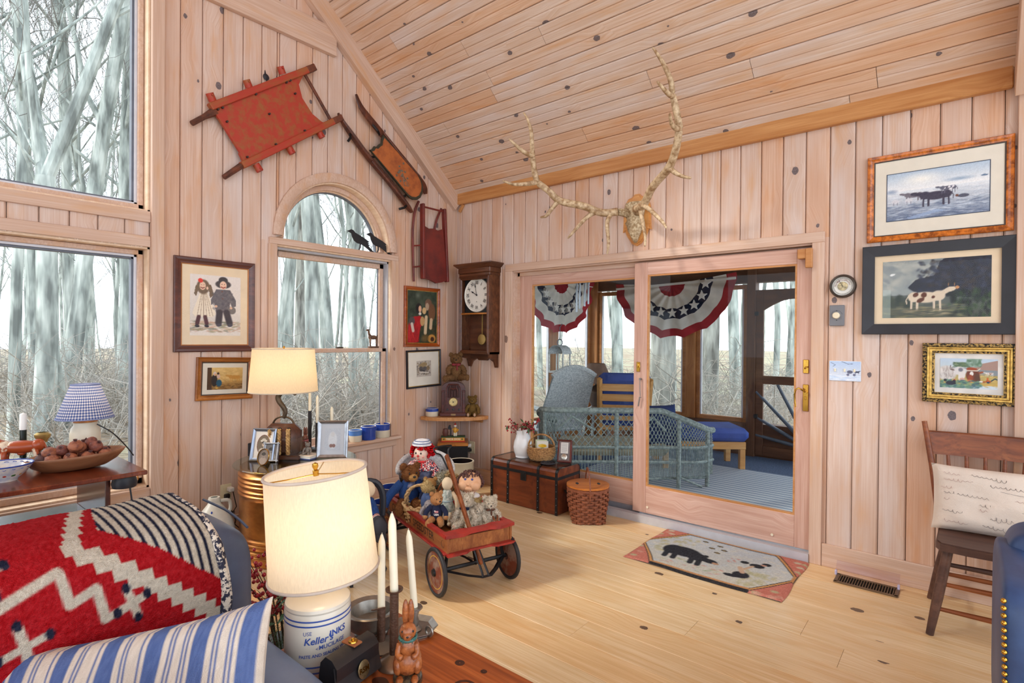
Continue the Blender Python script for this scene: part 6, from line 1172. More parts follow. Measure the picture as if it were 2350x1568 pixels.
# ---- white wicker doll chair and red haired doll
e = thing('doll_chair', 'small white wicker doll armchair at the back of the wagon', 'doll chair', wl_(-.315,-.005,.253), 48)
def wback(u, v):
    a = pi*(-.08+1.16*u); top = .27+.10*sin(pi*u)**1.2; r = .155+.03*v; z = .09+(top-.09)*v; return (r*cos(a), -.03+r*.85*sin(a)+.02*v, z)
b = MB(); b.grid(wback,44,14); b.grid(lambda u,v: tuple(Vector(wback(u,v))*1.0+Vector((0,.008,0))),44,14); b.build('back', two('white doll wicker',(232,232,230),(190,190,192),120,.4,.6,.8,bmp=.8), e, 'all'); WDW = MATS['white doll wicker']
b = MB(); b.tube([wback(i/40,1) for i in range(41)],.017,8); b.build('rolled_edge', WDW, e, 'all'); b = MB(); b.lathe([(0,.09),(.16,.09),(.165,.08),(.155,.0),(.15,0)],30); b.build('seat', WDW, e, 'all')
b = MB()
for i in range(5,40): 
    p = Vector(wback(i/44,.45)); q = Vector(wback(i/44,.62)); dirn = Vector((-p.x,-p.y-.03,0)).normalized()*.004
    if i % 2: b.tube([p+dirn,q+dirn],.0035,4)
b.build('weave_hole_shade', mat('weave shadow hole',(86,72,56),.9), e)['kind'] = 'stuff'  # solid dark strips, the shade of weave openings put into colour
SKIN = mat('doll porcelain',(236,206,186),.4,var=.04); SKIN2 = mat('vinyl skin',(222,170,130),.5,var=.05,scale=4); YARNR = fur('red yarn',(206,24,30),(160,12,20)); YARNB = fur('brown yarn',(108,78,72),(76,52,50))
def check_mat(name, a, b_, c_, sc_=90):
    m, nt, p, L = nodes(name); setp(p, .9, 0, .1); v, _ = coord(nt); ck = nt.nodes.new('ShaderNodeTexChecker'); ck.inputs['Scale'].default_value = sc_; ck.inputs[1].default_value = S(*a); ck.inputs[2].default_value = S(*b_); L(v, ck.inputs[0]); n = noise_(nt, v, sc_*.7, 2); L(mixc(nt, ramp(nt, [(.5,(0,0,0)),(.56,(1,1,1))], n), ck.outputs[0], S(*c_)), p.inputs['Base Color']); return m
PRINT = check_mat('red white print',(196,40,46),(232,224,218),(54,54,80)); DENIM = two('denim',(84,106,150),(60,80,122),120,.4,.6,.9,bmp=.4)
e = thing('rag_doll', 'doll with curly red yarn hair and white cap in the wicker chair', 'doll', wl_(-.315,-.03,.45), 42)
b = MB(); b.lathe([(0,0),(.075,.0),(.08,.04),(.06,.10),(.035,.145),(0,.15)],20,TR(0,0,0,s=(1.05,.8,1))); b.build('dress', two('grey blue dress',(120,124,150),(86,90,120),30,.4,.6,.9), e, 'all'); b = MB(); b.lathe([(.03,.16),(.075,.135),(.098,.095),(.092,.085)],24,TR(0,0,0,s=(1.1,.85,1))); b.fuzz(120,.01,5); b.build('shawl', PRINT, e, 'all')
for sx in (-1,1): b = MB(); b.tube(sm([(sx*.06,-.01,.12),(sx*.095,-.03,.08),(sx*.09,-.06,.04)],3),[.026,.027,.027,.026,.025,.024,.022],8); b.build('sleeve', PRINT, e, 'all'); b = MB(); b.tube(sm([(sx*.04,-.03,.02),(sx*.05,-.10,.02),(sx*.055,-.15,-.01)],3),.026,8); b.build('leg', MATS['grey blue dress'], e, 'all')
HM = TR(0,-.015,.195,rz=-20); b = MB(HM); b.ell((0,-.008,0),(.05,.048,.055),16,12); b.build('head', SKIN, e, 'all'); b = MB(HM); b.ell((0,-.058,-.008),(.009,.008,.009),8,6); b.build('nose', mat('doll red',(206,60,56),.4), e, 'all')
for sx in (-1,1): b = MB(HM); b.ell((sx*.019,-.052,.01),(.006,.004,.007),8,6); b.build('eye', BLKB, e, 'all'); b = MB(HM); b.ell((sx*.03,-.043,-.014),(.011,.005,.009),8,6); b.build('cheek', mat('doll blush',(232,160,148),.6), e, 'all')
b = MB(HM); b.ell((0,-.052,-.028),(.008,.004,.004),8,6); b.build('mouth', MATS['doll red'], e, 'all')
b = MB(HM); g_ = random.Random(3)
for i in range(170):
    a = g_.uniform(0,2*pi); t = g_.uniform(-.5,1); r_ = .07; p = (r_*cos(a)*math.sqrt(max(0,1-t*t))*1.12,.012+r_*sin(a)*math.sqrt(max(0,1-t*t)),.012+r_*t*.95)
    if p[1] < -.03 and p[2] < .036: continue
    b.torus(.010,.0042,8,5,TR(*p,rz=g_.uniform(0,360),rx=g_.uniform(0,180)))
b.ell((0,.012,.012),(.055,.052,.052),12,8); b.build('hair', YARNR, e, 'all')
b = MB(HM); b.lathe([(.066,.058),(.064,.070),(.052,.086),(.03,.096),(0,.099)],24); b.build('cap', mat('cap cotton',(222,222,224),.9,scale=40,var=.15), e, 'all'); b = MB(HM); b.torus(.0655,.004,28,6,TR(0,0,.074,s=(.95,.95,1))); b.torus(.05,.004,28,6,TR(0,0,.088)); b.build('cap_band', mat('cap blue',(120,132,160),.9), e, 'all'); b = MB(); b.box((.005,-.075,.12),(.008,.004,.06)); b.ell((.015,-.075,.15),(.014,.005,.008)); b.ell((-.01,-.075,.15),(.014,.005,.008)); b.build('ribbon', mat('bright red ribbon',(214,36,40),.6), e)
# ---- bears and friends
BRN = fur('brown plush',(132,86,52),(98,60,34)); SHAG = fur('grey shaggy fur',(196,190,168),(150,144,124)); CRMF = fur('cream fur',(230,220,202),(196,180,156)); TOF = fur('toffee plush',(198,146,98),(166,112,70)); PALE = fur('pale gold plush',(206,180,128),(172,142,92)); NAVY = two('navy knit',(36,44,78),(24,30,56),90,.4,.6,.95,bmp=.6); BKNIT = two('blue knit',(36,76,140),(24,56,110),90,.4,.6,.95,bmp=.6)
bear('dressed_bear','brown teddy bear in bright blue knit sweater leaning over wagon side',wl_(-.27,-.14,.30),.34,52,BRN,TANF,sweater=BKNIT,arms=((.30,-.30,.12),(-.48,-.12,.05)),head=(.02,-.05,.68),turn=18,headr=(.17,.16,.16),fz=.03)
b_ = bear('shaggy_toy','shaggy grey stuffed animal lying before the red haired doll',wl_(-.16,.03,.38),.24,120,SHAG,SHAG,arms=((.2,-.3,.1),(-.2,-.3,.1)),ears=False,fz=.09,dens=1.6,cat='stuffed toy',head=(0,-.22,.45))
bear('shaggy_toy','tan long haired stuffed toy slumped behind the rattan basket',wl_(-.08,.07,.30),.27,65,fur('tan long fur',(196,168,124),(152,120,80)),None,fz=.08,dens=1.4,cat='stuffed toy',tilt=25,head=(.05,-.05,.66))
# rattan basket
e = thing('rattan_basket', 'pale rattan basket with thick twisted handle inside the wagon', 'basket', wl_(-.125,-.105,.253), 20); rk = lambda a,z: .095+.025*(z/.09)
b = MB(); weave(b, rk, .0, .105, 8, 9, .009, .007); b.lathe([(0,.004),(.09,.004),(.105,.06),(.115,.1)],20); b.build('woven_body', RATP, e, True); b = MB()
for k in range(3): b.tube([((.125+.009*cos(i*.7+k*2.1))*cos(pi*i/32),.012*sin(i*.7+k*2.1),.09+.135*sin(pi*i/32)**.75) for i in range(33)],.0085,7)
b.build('handle', RATP, e, True); b = MB(); b.tube([((.122+.007*sin(i*1.3))*cos(2*pi*i/60),(.122+.007*sin(i*1.3))*sin(2*pi*i/60),.108+.006*cos(i*1.3)) for i in range(60)],.0095,6,closed=True); b.build('rim', RATP, e, True)
bear('dressed_bear','pale gold bear in blue denim turned away in the rattan basket',wl_(-.05,-.115,.33),.205,150,PALE,None,sweater=DENIM,pants=DENIM,fz=.035,arms=((.3,-.1,.2),(-.3,-.1,.2)),head=(0,-.02,.76),tilt=8)
bear('dressed_bear','small tan bear in navy shirt with red ribbon in the basket',wl_(-.12,-.055,.345),.19,40,TANF,None,sweater=NAVY,fz=.02,head=(0,-.04,.72),headr=(.21,.18,.2)); 
bear('plush_rabbit','pale grey plush rabbit lying behind the bear in flag sweater',wl_(.03,-.13,.31),.15,30,fur('grey plush',(200,194,196),(166,160,164)),None,fz=.03,cat='stuffed toy',ears=False,head=(.02,-.06,.6))
us = bear('dressed_bear','toffee bear in navy sweater with stitched flag seated on wagon rim',wl_(.15,-.135,.325),.19,38,TOF,None,sweater=NAVY,fz=.02,turn=35,arms=((.33,-.22,.22),(-.33,-.2,.22)),headr=(.2,.18,.2)); 
b = MB(); b.box((.02,-.172,.37),(.12,.006,.012)); b.box((.02,-.174,.345),(.12,.006,.012)); b.box((.02,-.172,.395),(.12,.006,.012)); b.build('flag_stripe', mat('flag red',(190,40,52),.8,var=0), us)['kind'] = 'stuff'; b = MB(); b.box((-.03,-.176,.395),(.04,.004,.035)); b.box((.02,-.173,.357),(.12,.006,.01)); b.box((.02,-.172,.383),(.12,.006,.01)); vs, fs = text_mesh('USA',.085,bold=.004); b.add(vs,fs,TR(.02,-.176,.28,rx=90)); b.build('lettering', mat('stitched white',(230,228,224),.8,var=0), us)['kind'] = 'stuff'
# spindle doll chair with faceless cloth doll
e = thing('spindle_chair', 'miniature bow back spindle chair with cloth doll in the wagon', 'doll chair', wl_(.03,-.005,.253), 40); b = MB(); b.prism([(.07*cos(a),.06*sin(a)) for a in [2*pi*i/16 for i in range(16)]],.085,.098); b.build('seat', CHW, e)
b = MB(); b.tube([(.085*cos(a),.045+.01*sin(a),.10+.17*sin(a)) for a in [pi*i/18 for i in range(19)]],.006,6); b.build('bow', CHW, e, True); b = MB(); b.tube(sm([(-.105,-.05,.155),(-.09,.03,.158),(0,.06,.16),(.09,.03,.158),(.105,-.05,.155)],4),.006,6); b.build('arm_rail', CHW, e, True)
for i in range(7): x_ = -.066+.022*i; b = MB(); b.tube([(x_*.8,.045,.095),(x_,.055,.10+.165*math.sqrt(max(.05,1-(x_/.085)**2)))],.0032,5); b.build('spindle', CHW, e, True)
for sx in (-.055,.055):
    for sy in (-.045,.045): b = MB(); b.tube([(sx*1.2,sy*1.2,0),(sx*.9,sy*.9,.088)],.006,6); b.build('leg', CHW, e, True)
CLO = mat('muslin cloth',(226,204,170),.9,var=.06); e = thing('cloth_doll', 'plain faceless cloth doll in grey checked dress seated in spindle chair', 'doll', wl_(.055,-.02,.352), 40); b = MB(); b.ell((0,0,.165),(.034,.032,.042),14,10); b.build('head', CLO, e, 'all'); GCK = check_mat('grey check',(176,184,172),(206,208,198),(150,160,152),70)
b = MB(); b.lathe([(.02,.13),(.038,.10),(.034,.06),(.06,.0),(.058,-.035),(.05,-.035)],18); b.build('dress', GCK, e, 'all')
for sx in (-1,1): b = MB(); b.tube(sm([(sx*.03,0,.11),(sx*.06,-.02,.07),(sx*.07,-.04,.02)],3),.014,8); b.ell((sx*.07,-.04,.015),.016); b.build('arm', CLO, e, 'all'); b = MB(); b.tube([(sx*.022,-.045,.0),(sx*.024,-.06,-.06)],.014,8); b.ell((sx*.024,-.064,-.066),(.016,.02,.014)); b.build('leg', CLO, e, 'all')
b = MB(); b.torus(.037,.005,20,6,TR(0,0,.062)); b.build('sash', mat('pale blue sash',(170,186,190),.9), e, 'all')
# round faced doll with brown yarn hair
e = thing('vinyl_doll', 'round faced vinyl doll with brown yarn hair in red overalls', 'doll', wl_(.07,.135,.262), 34); HM = TR(0,0,.245,rx=-14); b = MB(HM); b.ell((0,0,0),(.074,.066,.066),22,16); b.ell((.034,-.034,-.018),(.036,.034,.034)); b.ell((-.034,-.034,-.018),(.036,.034,.034)); b.ell((0,-.062,-.012),(.012,.012,.010)); b.ell((0,-.045,-.038),(.028,.024,.018)); b.build('head', SKIN2, e, 'all')
for sx in (-1,1): b = MB(HM); b.ell((sx*.022,-.06,.02),(.008,.005,.007),8,6); b.build('eye', mat('doll blue eye',(60,76,150),.3,var=0), e, 'all')
b = MB(HM); g_ = random.Random(6)
for i in range(230):
    a = g_.uniform(0,2*pi); t = g_.uniform(-.3,1); p = Vector((.078*cos(a)*math.sqrt(max(0,1-t*t)),.006+.07*sin(a)*math.sqrt(max(0,1-t*t)),.006+.07*t))
    if p.y < -.022 and p.z < .042: continue
    q = p+Vector((g_.gauss(0,.006),g_.gauss(0,.006)-.003,-.016)); b.tube([p*.96,p*1.06,q*1.02],[.005,.006,.004],5)
b.build('hair', YARNB, e, 'all')
RED = mat('red cotton',(196,36,40),.85,var=.1); b = MB(); b.ell((0,0,.09),(.07,.055,.095),16,12); b.build('overalls', RED, e, 'all'); b = MB(); b.lathe([(.03,.178),(.06,.168),(.064,.158)],20); b.build('collar', mat('white cotton',(232,230,226),.9,var=.04), e, 'all')
for sx in (-1,1):
    b = MB(); b.tube(sm([(sx*.06,-.01,.15),(sx*.09,-.02,.11),(sx*.10,-.05,.06)],3),[.03,.03,.028,.024,.022,.02,.02],8); b.build('sleeve', RED, e, 'all'); b = MB(); b.ell((sx*.10,-.055,.055),.02); b.build('hand', SKIN2, e, 'all'); b = MB(); b.tube([(sx*.035,-.03,.02),(sx*.045,-.11,.02)],.032,8); b.build('leg', RED, e, 'all'); b = MB(); b.lathe([(0,.0),(.008,.0),(.008,.003),(0,.003)],12,TR(sx*.028,-.053,.135,rx=78)); b.build('button', mat('white button',(236,234,230),.4,var=0), e)
# small twig chair with two white bears and a tan one
e = thing('twig_settee', 'low bent twig doll settee holding small white bears', 'doll chair', wl_(.255,.08,.253), 36); b = MB(); b.box((0,0,.035),(.24,.10,.012),.004); b.build('seat', CHW, e); b = MB(); b.tube([(.125*cos(a),.045-.09*abs(cos(a))**3,.04+.10*sin(a)) for a in [pi*i/20 for i in range(21)]],.006,6); b.build('bow', CHW, e, True)
for sx in (-.1,.1):
    for sy in (-.04,.04): b = MB(); b.tube([(sx,sy,0),(sx,sy,.035)],.006,6); b.build('leg', CHW, e)
for sx in (-1,1): b = MB(); b.tube(sm([(sx*.115,.04,.11),(sx*.13,-.01,.10),(sx*.125,-.055,.06),(sx*.115,-.06,.0)],4),.006,6); b.build('arm', CHW, e, True)
bear('white_bear','cream bear with navy bow and bare felt feet on twig settee',wl_(.235,.02,.293),.215,28,CRMF,None,PAD,collar=NAVY,fz=.055,dens=1.3,legs=((.2,-.42,.08),(-.2,-.40,.1)),headr=(.2,.18,.19))
bear('white_bear','small cream bear with brown plaid bow at end of twig settee',wl_(.285,.155,.293),.185,52,CRMF,None,None,collar=check_mat('brown plaid',(92,58,44),(60,44,48),(120,84,60),80),fz=.055,dens=1.3,headr=(.21,.19,.2))
bear('white_bear','tiny white bear holding on between the two cream bears',wl_(.275,.085,.293),.15,30,CRMF,None,PAD,fz=.06,legs=((.2,-.42,.12),(-.2,-.40,.12)))
bear('tan_bear','little tan bear wedged behind the white bears in the wagon',wl_(.215,.10,.293),.17,35,PALE,None,None,fz=.04,collar=REDR)
o = MB(); o.ell((0,0,.06),(.10,.07,.09),16,12,fz=.15); tag(o.build('cloth_bundle', mat('white lace cloth',(222,216,210),.9,bmp=.4,bscale=60), None, 'all', wl_(.12,.19,.255)), 'white crumpled cloth bundle behind the vinyl doll', 'cloth')
# ---- doll on black chair behind the wagon
e = thing('black_doll_chair', 'small black painted chair behind the lamp seating a doll', 'doll chair', (1.34,-2.02,0), 60); b = MB(); b.box((0,0,.335),(.22,.20,.02),.005); b.build('seat', BLACKP, e); b = MB(); b.tube(sm([(-.10,.09,.34),(-.105,.11,.46),(-.06,.12,.54),(.06,.12,.54),(.105,.11,.46),(.10,.09,.34)],4),.02,8); b.build('back', BLACKP, e, True)
for sx in (-.09,.09):
    for sy in (-.08,.08): b = MB(); b.lathe([(.01,0),(.013,.06),(.02,.08),(.012,.1),(.012,.22),(.022,.25),(.012,.28),(.012,.335)],10,TR(sx,sy,0)); b.build('leg', BLACKP, e, True)
e = thing('striped_doll', 'doll with striped stockings and big black boots on black chair', 'doll', (1.34,-2.02,.346), 60)
b = MB(); b.lathe([(0,0),(.08,0),(.07,.06),(.04,.13),(0,.14)],16); b.build('dress', BKNIT, e, 'all'); b = MB(); b.ell((0,0,.185),.05); b.build('head', CLO, e, 'all')
STK = stripes('striped stocking', [(0,S(226,214,206)),(.5,S(176,60,60))], .02, 1)
for sx in (-1,1): b = MB(); b.tube([(sx*.045,-.02,.03),(sx*.05,-.13,.03)],.026,10); b.build('stocking', STK, e, 'all'); b = MB(); b.tube([(sx*.05,-.115,.03),(sx*.052,-.20,.03)],[.032,.036],12); b.ell((sx*.052,-.215,.02),(.038,.045,.055),14,10); b.ell((sx*.052,-.22,-.02),(.034,.036,.04),12,8); b.build('boot', mat('black felt',(44,44,50),.85,var=.1), e, 'all')
# ================================================================ long side table under the big window
CHER = wood('cherry table', (150,76,44), (122,54,30), (84,34,22), None, .16, gs=16, spec=.6); CHERD = wood('dark cherry', (104,54,36), (80,38,28), (52,24,18), None, .2, gs=16, spec=.6)
e = thing('side_table', 'long polished cherry side table with slab ends below the big window', 'table', (.55,-3.8,0)); MB().box((0,0,.749),(.74,1.56,.022),.004).build('top', CHER, e)
for y_ in (.64,-.64): MB().box((.0,y_,.369),(.54,.022,.738),.003).build('slab_leg', CHERD, e)
MB().box((0,0,.492),(.54,1.26,.022),.003).build('shelf', CHERD, e); MB().box((.262,0,.47),(.016,1.26,.03),.002).build('shelf_edge', CHERD, e)
b = MB(); b.lathe([(0,0),(.05,0),(.055,.02),(.045,.06),(0,.06)],20,TR(.30,.70,.68)); b.build('cord_clamp', BLACKP, e, True); b = MB(); b.tube(sm([(.30,.72,.70),(.31,.73,.6),(.30,.74,.45),(.31,.735,.3),(.30,.74,.05)],4),.004,6); b.build('lamp_cord', BLACKP, e)
T7 = .7605
WBW = wood('bowl wood', (176,128,92), (154,104,70), (120,76,50), None, .5, gs=14)
e = thing('dough_bowl', 'long shallow carved wooden bowl full of dried fruit', 'bowl', (.62,-3.245,T7), 76)
def bw_(u, v): a = 2*pi*u; r = [.0,.35,.62,.82,.96,1.0,.97,.93,.75,.5,0][min(10,int(v*10+.5))]; z = [0,0,.006,.03,.062,.075,.078,.07,.035,.018,.014][min(10,int(v*10+.5))]; return (.205*r*cos(a),.125*r*sin(a),z+.012*cos(a)*r)
b = MB(); b.grid(bw_,40,10,cu=True); b.build('bowl', WBW, e, 'all')
g_ = random.Random(12); POM = [two('dried fruit %d' % k, c1, c2, 40, .4,.64, .55, bmp=.5, rand=9) for k,(c1,c2) in enumerate((((170,104,72),(120,64,48)),((150,84,66),(104,54,46)),((96,60,58),(66,40,42))))]
fl = [(-.13,.0,.05),(-.10,.05,.055),(-.09,-.05,.055),(-.03,.06,.055),(-.02,-.055,.055),(.04,.05,.055),(.05,-.05,.055),(.11,.03,.06),(.12,-.035,.06),(-.055,.0,.09),(.015,.005,.095),(.08,.0,.095),(-.10,.0,.08),(.03,.055,.09),(.0,-.03,.11),(.06,.03,.115)]
for i,(x_,y_,z_) in enumerate(fl):
    r_ = g_.uniform(.029,.036); fm = TR(.62,-3.245,T7) @ Matrix.Rotation(R(76),4,'Z') @ TR(x_,y_,z_+.008); b = MB(); b.ell((0,0,0),(r_,r_*.95,r_*.82),14,10,fz=.14); o = b.build('body', POM[2 if i == 0 else i % 2], None, 'all'); t_ = thing('dried_pomegranate', 'brown shrivelled dried pomegranate piled in the long wooden bowl', 'fruit', M=fm @ TR(rz=g_.uniform(0,360),rx=g_.uniform(-60,60)), group='dried fruit in the dough bowl'); o.parent = t_; b = MB(); b.lathe([(.007,r_*.74),(.006,r_*.9),(.010,r_*1.05),(.004,r_*.92)],8); o = b.build('calyx', POM[2], t_, True)
# gingham lamp
def gingham(nt):
    tc = nt.nodes.new('ShaderNodeTexCoord'); sp = nt.nodes.new('ShaderNodeSeparateXYZ'); nt.links.new(tc.outputs['Object'], sp.inputs[0]); an = math_(nt,'ARCTAN2',sp.outputs[1],sp.outputs[0])
    s1 = math_(nt,'LESS_THAN',math_(nt,'FRACT',math_(nt,'MULTIPLY',an,9.55)),.5); s2 = math_(nt,'LESS_THAN',math_(nt,'FRACT',math_(nt,'MULTIPLY',sp.outputs[2],70)),.5); return ramp(nt,[(0,S(232,230,232)),(.34,S(150,164,200)),(.8,S(70,88,150))],math_(nt,'MULTIPLY',math_(nt,'ADD',s1,s2),.5),'CONSTANT')
e = thing('table_lamp', 'stoneware jar lamp with blue gingham cone shade', 'lamp', (.40,-3.16,T7)); MB().lathe([(0,0),(.058,0),(.066,.012),(.068,.05),(.068,.14),(.062,.17),(.052,.185),(.052,.2),(.056,.205)],32).build('base', STW, e, True); MB().lathe([(.056,.203),(.052,.212),(.02,.232),(.0,.234)],28).build('cap', GOLDW, e, True); b = MB(); b.tube([(0,0,.23),(0,0,.30)],.008,8); b.build('stem', BRASS, e)
MB().lathe([(.128,.225),(.064,.405)],56).build('shade', cloth_shade('gingham cloth',(220,220,226),.4,gingham), e, 'all'); MB().torus(.128,.003,48,6,TR(0,0,.225)).build('shade_piping', mat('blue piping',(126,140,180),.9), e); MB().torus(.064,.003,40,6,TR(0,0,.405)).build('shade_piping', mat('blue piping',(126,140,180),.9), e); b = MB(); b.tube(sm([(.05,.04,.19),(.09,.1,.14),(.1,.16,.06),(.08,.2,.0)],4),.0035,5); b.build('cord', BPL, e)
def bulb(name, loc, W_, colr=(1,.72,.42), r=.035):
    l = bpy.data.lights.new(name,'POINT'); l.energy = W_; l.color = colr; l.shadow_soft_size = r; o = bpy.data.objects.new(name,l); col.objects.link(o); o.location = loc
bulb('gingham_lamp_bulb',(.40,-3.16,T7+.33),.55)
# cow figurine
COWR = two('painted cow',(166,74,36),(226,208,184),14,.54,.58,.3,bmp=.1); e = thing('cow_figurine','rust and white ceramic cow figurine standing on the side table','figurine',(.27,-3.40,T7),62); b = MB(); b.ell((0,0,.085),(.085,.034,.034),18,12); b.ell((.07,0,.09),(.03,.032,.034)); b.ell((-.07,0,.085),(.035,.034,.036)); b.tube(sm([(-.08,0,.10),(-.105,0,.115),(-.115,0,.11)],3),[.026,.024,.022,.02,.02,.02,.02],10); b.ell((-.13,0,.10),(.024,.018,.02)); b.ell((-.15,0,.092),(.014,.014,.013))
for sx in (-.065,.065):
    for sy in (-.018,.018): b.tube([(sx,sy,.07),(sx*1.03,sy,.03),(sx,sy,.0)],[.015,.010,.010],8)
b.ell((.0,0,.052),(.018,.015,.012)); b.tube([(.095,0,.10),(.105,0,.06)],[.005,.006],6); b.ell((-.112,.024,.115),(.006,.014,.008)); b.ell((-.112,-.024,.115),(.006,.014,.008)); b.build('body', COWR, e, 'all')
e = thing('painted_bowl','white pottery bowl painted with blue rim and coloured fruit','bowl',(.665,-3.52,T7)); MB().lathe([(0,0),(.05,0),(.052,.008),(.085,.04),(.108,.075),(.104,.075),(.08,.042),(.04,.012),(0,.01)],40).build('bowl', two('majolica',(232,226,212),(190,196,210),20,.4,.6,.2), e, True); b = MB(); b.torus(.106,.0035,48,6,TR(0,0,.0755)); b.torus(.092,.002,48,5,TR(0,0,.054)); b.tube([((.0985-.004*sin(i*1.05))*cos(2*pi*i/120),(.0985-.004*sin(i*1.05))*sin(2*pi*i/120),.066+.004*sin(i*1.05)) for i in range(120)],.0015,4,closed=True); b.build('blue_line', COB, e)
for k,(cc,r_) in enumerate((((196,60,40),.012),((214,150,50),.012),((60,120,66),.013),((44,72,158),.010),((196,60,40),.010),((60,120,66),.012),((214,150,50),.010))):
    a = R(-100+k*24); rr_ = .0735; b = MB(TR(rr_*cos(a),rr_*sin(a),.032,rz=math.degrees(a),ry=48)); b.ell((0,0,0),(.003,r_,r_*.9),10,6); b.build('painted_fruit', mat('glaze %d %d %d' % cc,cc,.25), e, 'all')
WAX = mat('ivory wax',(238,230,206),.4,var=.03,Subsurface_Weight=.0); WAXW = mat('white wax',(238,238,234),.4,var=.02); RUSTI = mat('rusty iron',(98,72,58),.5,.5,var=.25,scale=30,bmp=.3); DGRN = mat('dark green glaze',(30,44,40),.25)
def candle(label, loc, r, h, m_, lean=(0,0), tip=.012):
    e = thing('taper_candle', label, 'candle', loc); b = MB(align((0,0,0),(lean[0],lean[1],h))); b.lathe([(0,0),(r,0),(r*.97,h-tip*1.6),(r*.85,h-tip),(r*.3,h),(0,h+.003)],18); b.build('wax', m_, e, True); b = MB(); b.tube([(lean[0],lean[1],h),(lean[0]+.001,lean[1],h+.006)],.0012,5); b.build('wick', mat('wick',(210,204,190),.9), e); return e
e = thing('candlestick','rusty iron candlestick with glass drip pan on the side table','candlestick',(.19,-3.50,T7)); MB().lathe([(0,0),(.05,0),(.045,.012),(.014,.022),(.013,.16),(0,.16)],20).build('stem', RUSTI, e, True); MB().lathe([(.012,.16),(.034,.166),(.036,.172),(.012,.165)],24).build('drip_pan', PGL, e, True); candle('white taper candle in iron stick with glass drip pan',(.19,-3.50,T7+.165),.014,.24,WAXW,tip=.02)
e = thing('candlestick','dark green glazed candlestick holding a short white candle','candlestick',(.21,-3.385,T7)); MB().lathe([(0,0),(.04,0),(.036,.012),(.015,.02),(.015,.165),(0,.165)],20).build('stem', DGRN, e, True); candle('short thick white candle in dark green candlestick',(.21,-3.385,T7+.166),.0155,.088,WAXW,tip=.004)
e = thing('oil_lamp','antique oil lamp with brass burner and clear glass chimney','oil lamp',(.265,-3.315,T7)); MB().lathe([(0,0),(.05,0),(.052,.01),(.04,.03),(.045,.07),(.03,.095),(.02,.10)],24).build('font', glass_mat('lamp font glass',(.8,.88,.86,1),1.45), e, True); MB().lathe([(.022,.098),(.024,.11),(.034,.125),(.036,.14),(.024,.15),(.02,.15)],24).build('burner', mat('old brass',(176,150,90),.4,.7), e, True); MB().lathe([(.026,.142),(.038,.175),(.042,.2),(.036,.235),(.022,.265),(.018,.30),(.019,.325)],28).build('chimney', glass_mat('chimney glass',(.95,.97,.98,1),1.5), e, True)
e = thing('dog_figurine','white ceramic dog with brown spotted patches on the window ledge','figurine',(-.045,-2.82,.466),150); DW = mat('white ceramic',(236,232,228),.25,var=.03); b = MB(); b.ell((0,0,.03),(.055,.026,.03)); b.ell((-.05,0,.05),(.024,.02,.022)); b.ell((-.07,0,.044),(.014,.012,.011)); b.ell((.05,.01,.016),(.025,.016,.016)); b.tube([(-.04,.014,.02),(-.07,.016,.008)],.009,8); b.tube([(-.04,-.014,.02),(-.07,-.016,.008)],.009,8); b.build('body', DW, e, 'all')
for (p,r_) in (((.03,-.02,.04),.018),((-.045,.016,.058),.011),((.0,.024,.03),.012),((-.045,-.018,.055),.010)): b = MB(); b.ell(p,(r_,.006,r_*.9),10,6); b.build('patch', two('spotted patch',(186,128,60),(40,28,24),160,.52,.56,.3), e, 'all')
# ================================================================ copper boiler, glass top and the things on it
COPP = two('aged copper',(206,138,72),(158,96,52),5,.36,.66,.28,.9,bmp=.05,st=(1,1,2)); e = thing('copper_boiler','large round copper boiler with ribbed bands used as table base','boiler',(.59,-2.05,0))
pr = [(0,.0),(.345,.0),(.35,.02)]; 
for z_ in (.06,.085,.13,.155): pr += [(.35,z_-.01),(.357,z_-.005),(.358,z_),(.357,z_+.005),(.35,z_+.01)]
pr += [(.348,.18),(.348,.40)]
for z_ in (.43,.455,.49,.515,.545): pr += [(.348,z_-.011),(.355,z_-.006),(.357,z_),(.355,z_+.006),(.348,z_+.011)]
pr += [(.34,.575),(.344,.588),(.335,.592),(0,.592)]; MB().lathe(pr,72).build('drum', COPP, e, 'all'); a = math.atan2(-3.945+2.05,4.05-.59); b = MB(TR(rz=math.degrees(a)+14)); b.grid(lambda u,v: ((.3525)*cos((u-.5)*.34*math.sqrt(max(0,1-(2*v-1)**2))),.3525*sin((u-.5)*.34*math.sqrt(max(0,1-(2*v-1)**2))),.245+.11*v),12,14); b.build('oval_plate', mat('green brass plate',(128,116,56),.5,.6,scale=20,var=.2), e, 'all')
tag(MB().lathe([(0,0),(.385,0),(.39,.005),(.385,.011),(0,.011)],72).build('glass_tabletop', glass_mat('greenish table glass',(.80,.88,.86,1),1.55), None, True, (.59,-2.05,.5935)), 'round clear glass tabletop resting on the copper boiler', 'tabletop')
G7 = .6047
e = thing('table_lamp','table lamp made from wooden pulley block and iron hook','lamp',(.475,-2.085,G7),41); PB2 = wood('pulley wood',(112,72,50),(88,52,36),(58,32,24),None,.4,gs=12,rand=0); b = MB(); b.box((0,0,.12),(.24,.13,.23),.045); b.build('block', PB2, e, True); MB().box((0,0,.014),(.25,.15,.028),.004).build('plinth', PB2, e); ROPE = two('manila rope',(206,166,106),(150,108,60),50,.4,.6,.8,bmp=.5)
for x_ in (-.06,0,.06):
    b = MB(); b.box((x_,-.062,.185),(.026,.012,.06),.006); b.build('slot_shade', mat('slot dark',(24,18,16),.9,var=0), e)  # near-black block, colour standing in for the shade inside an opening
    b = MB()
    for k in range(3): b.tube([(x_+.008*cos(i*.9+k*2.1),-.075+.006*sin(i*.9+k*2.1),.205-.17*i/20) for i in range(21)],.0075,6)
    b.build('rope', ROPE, e, True)
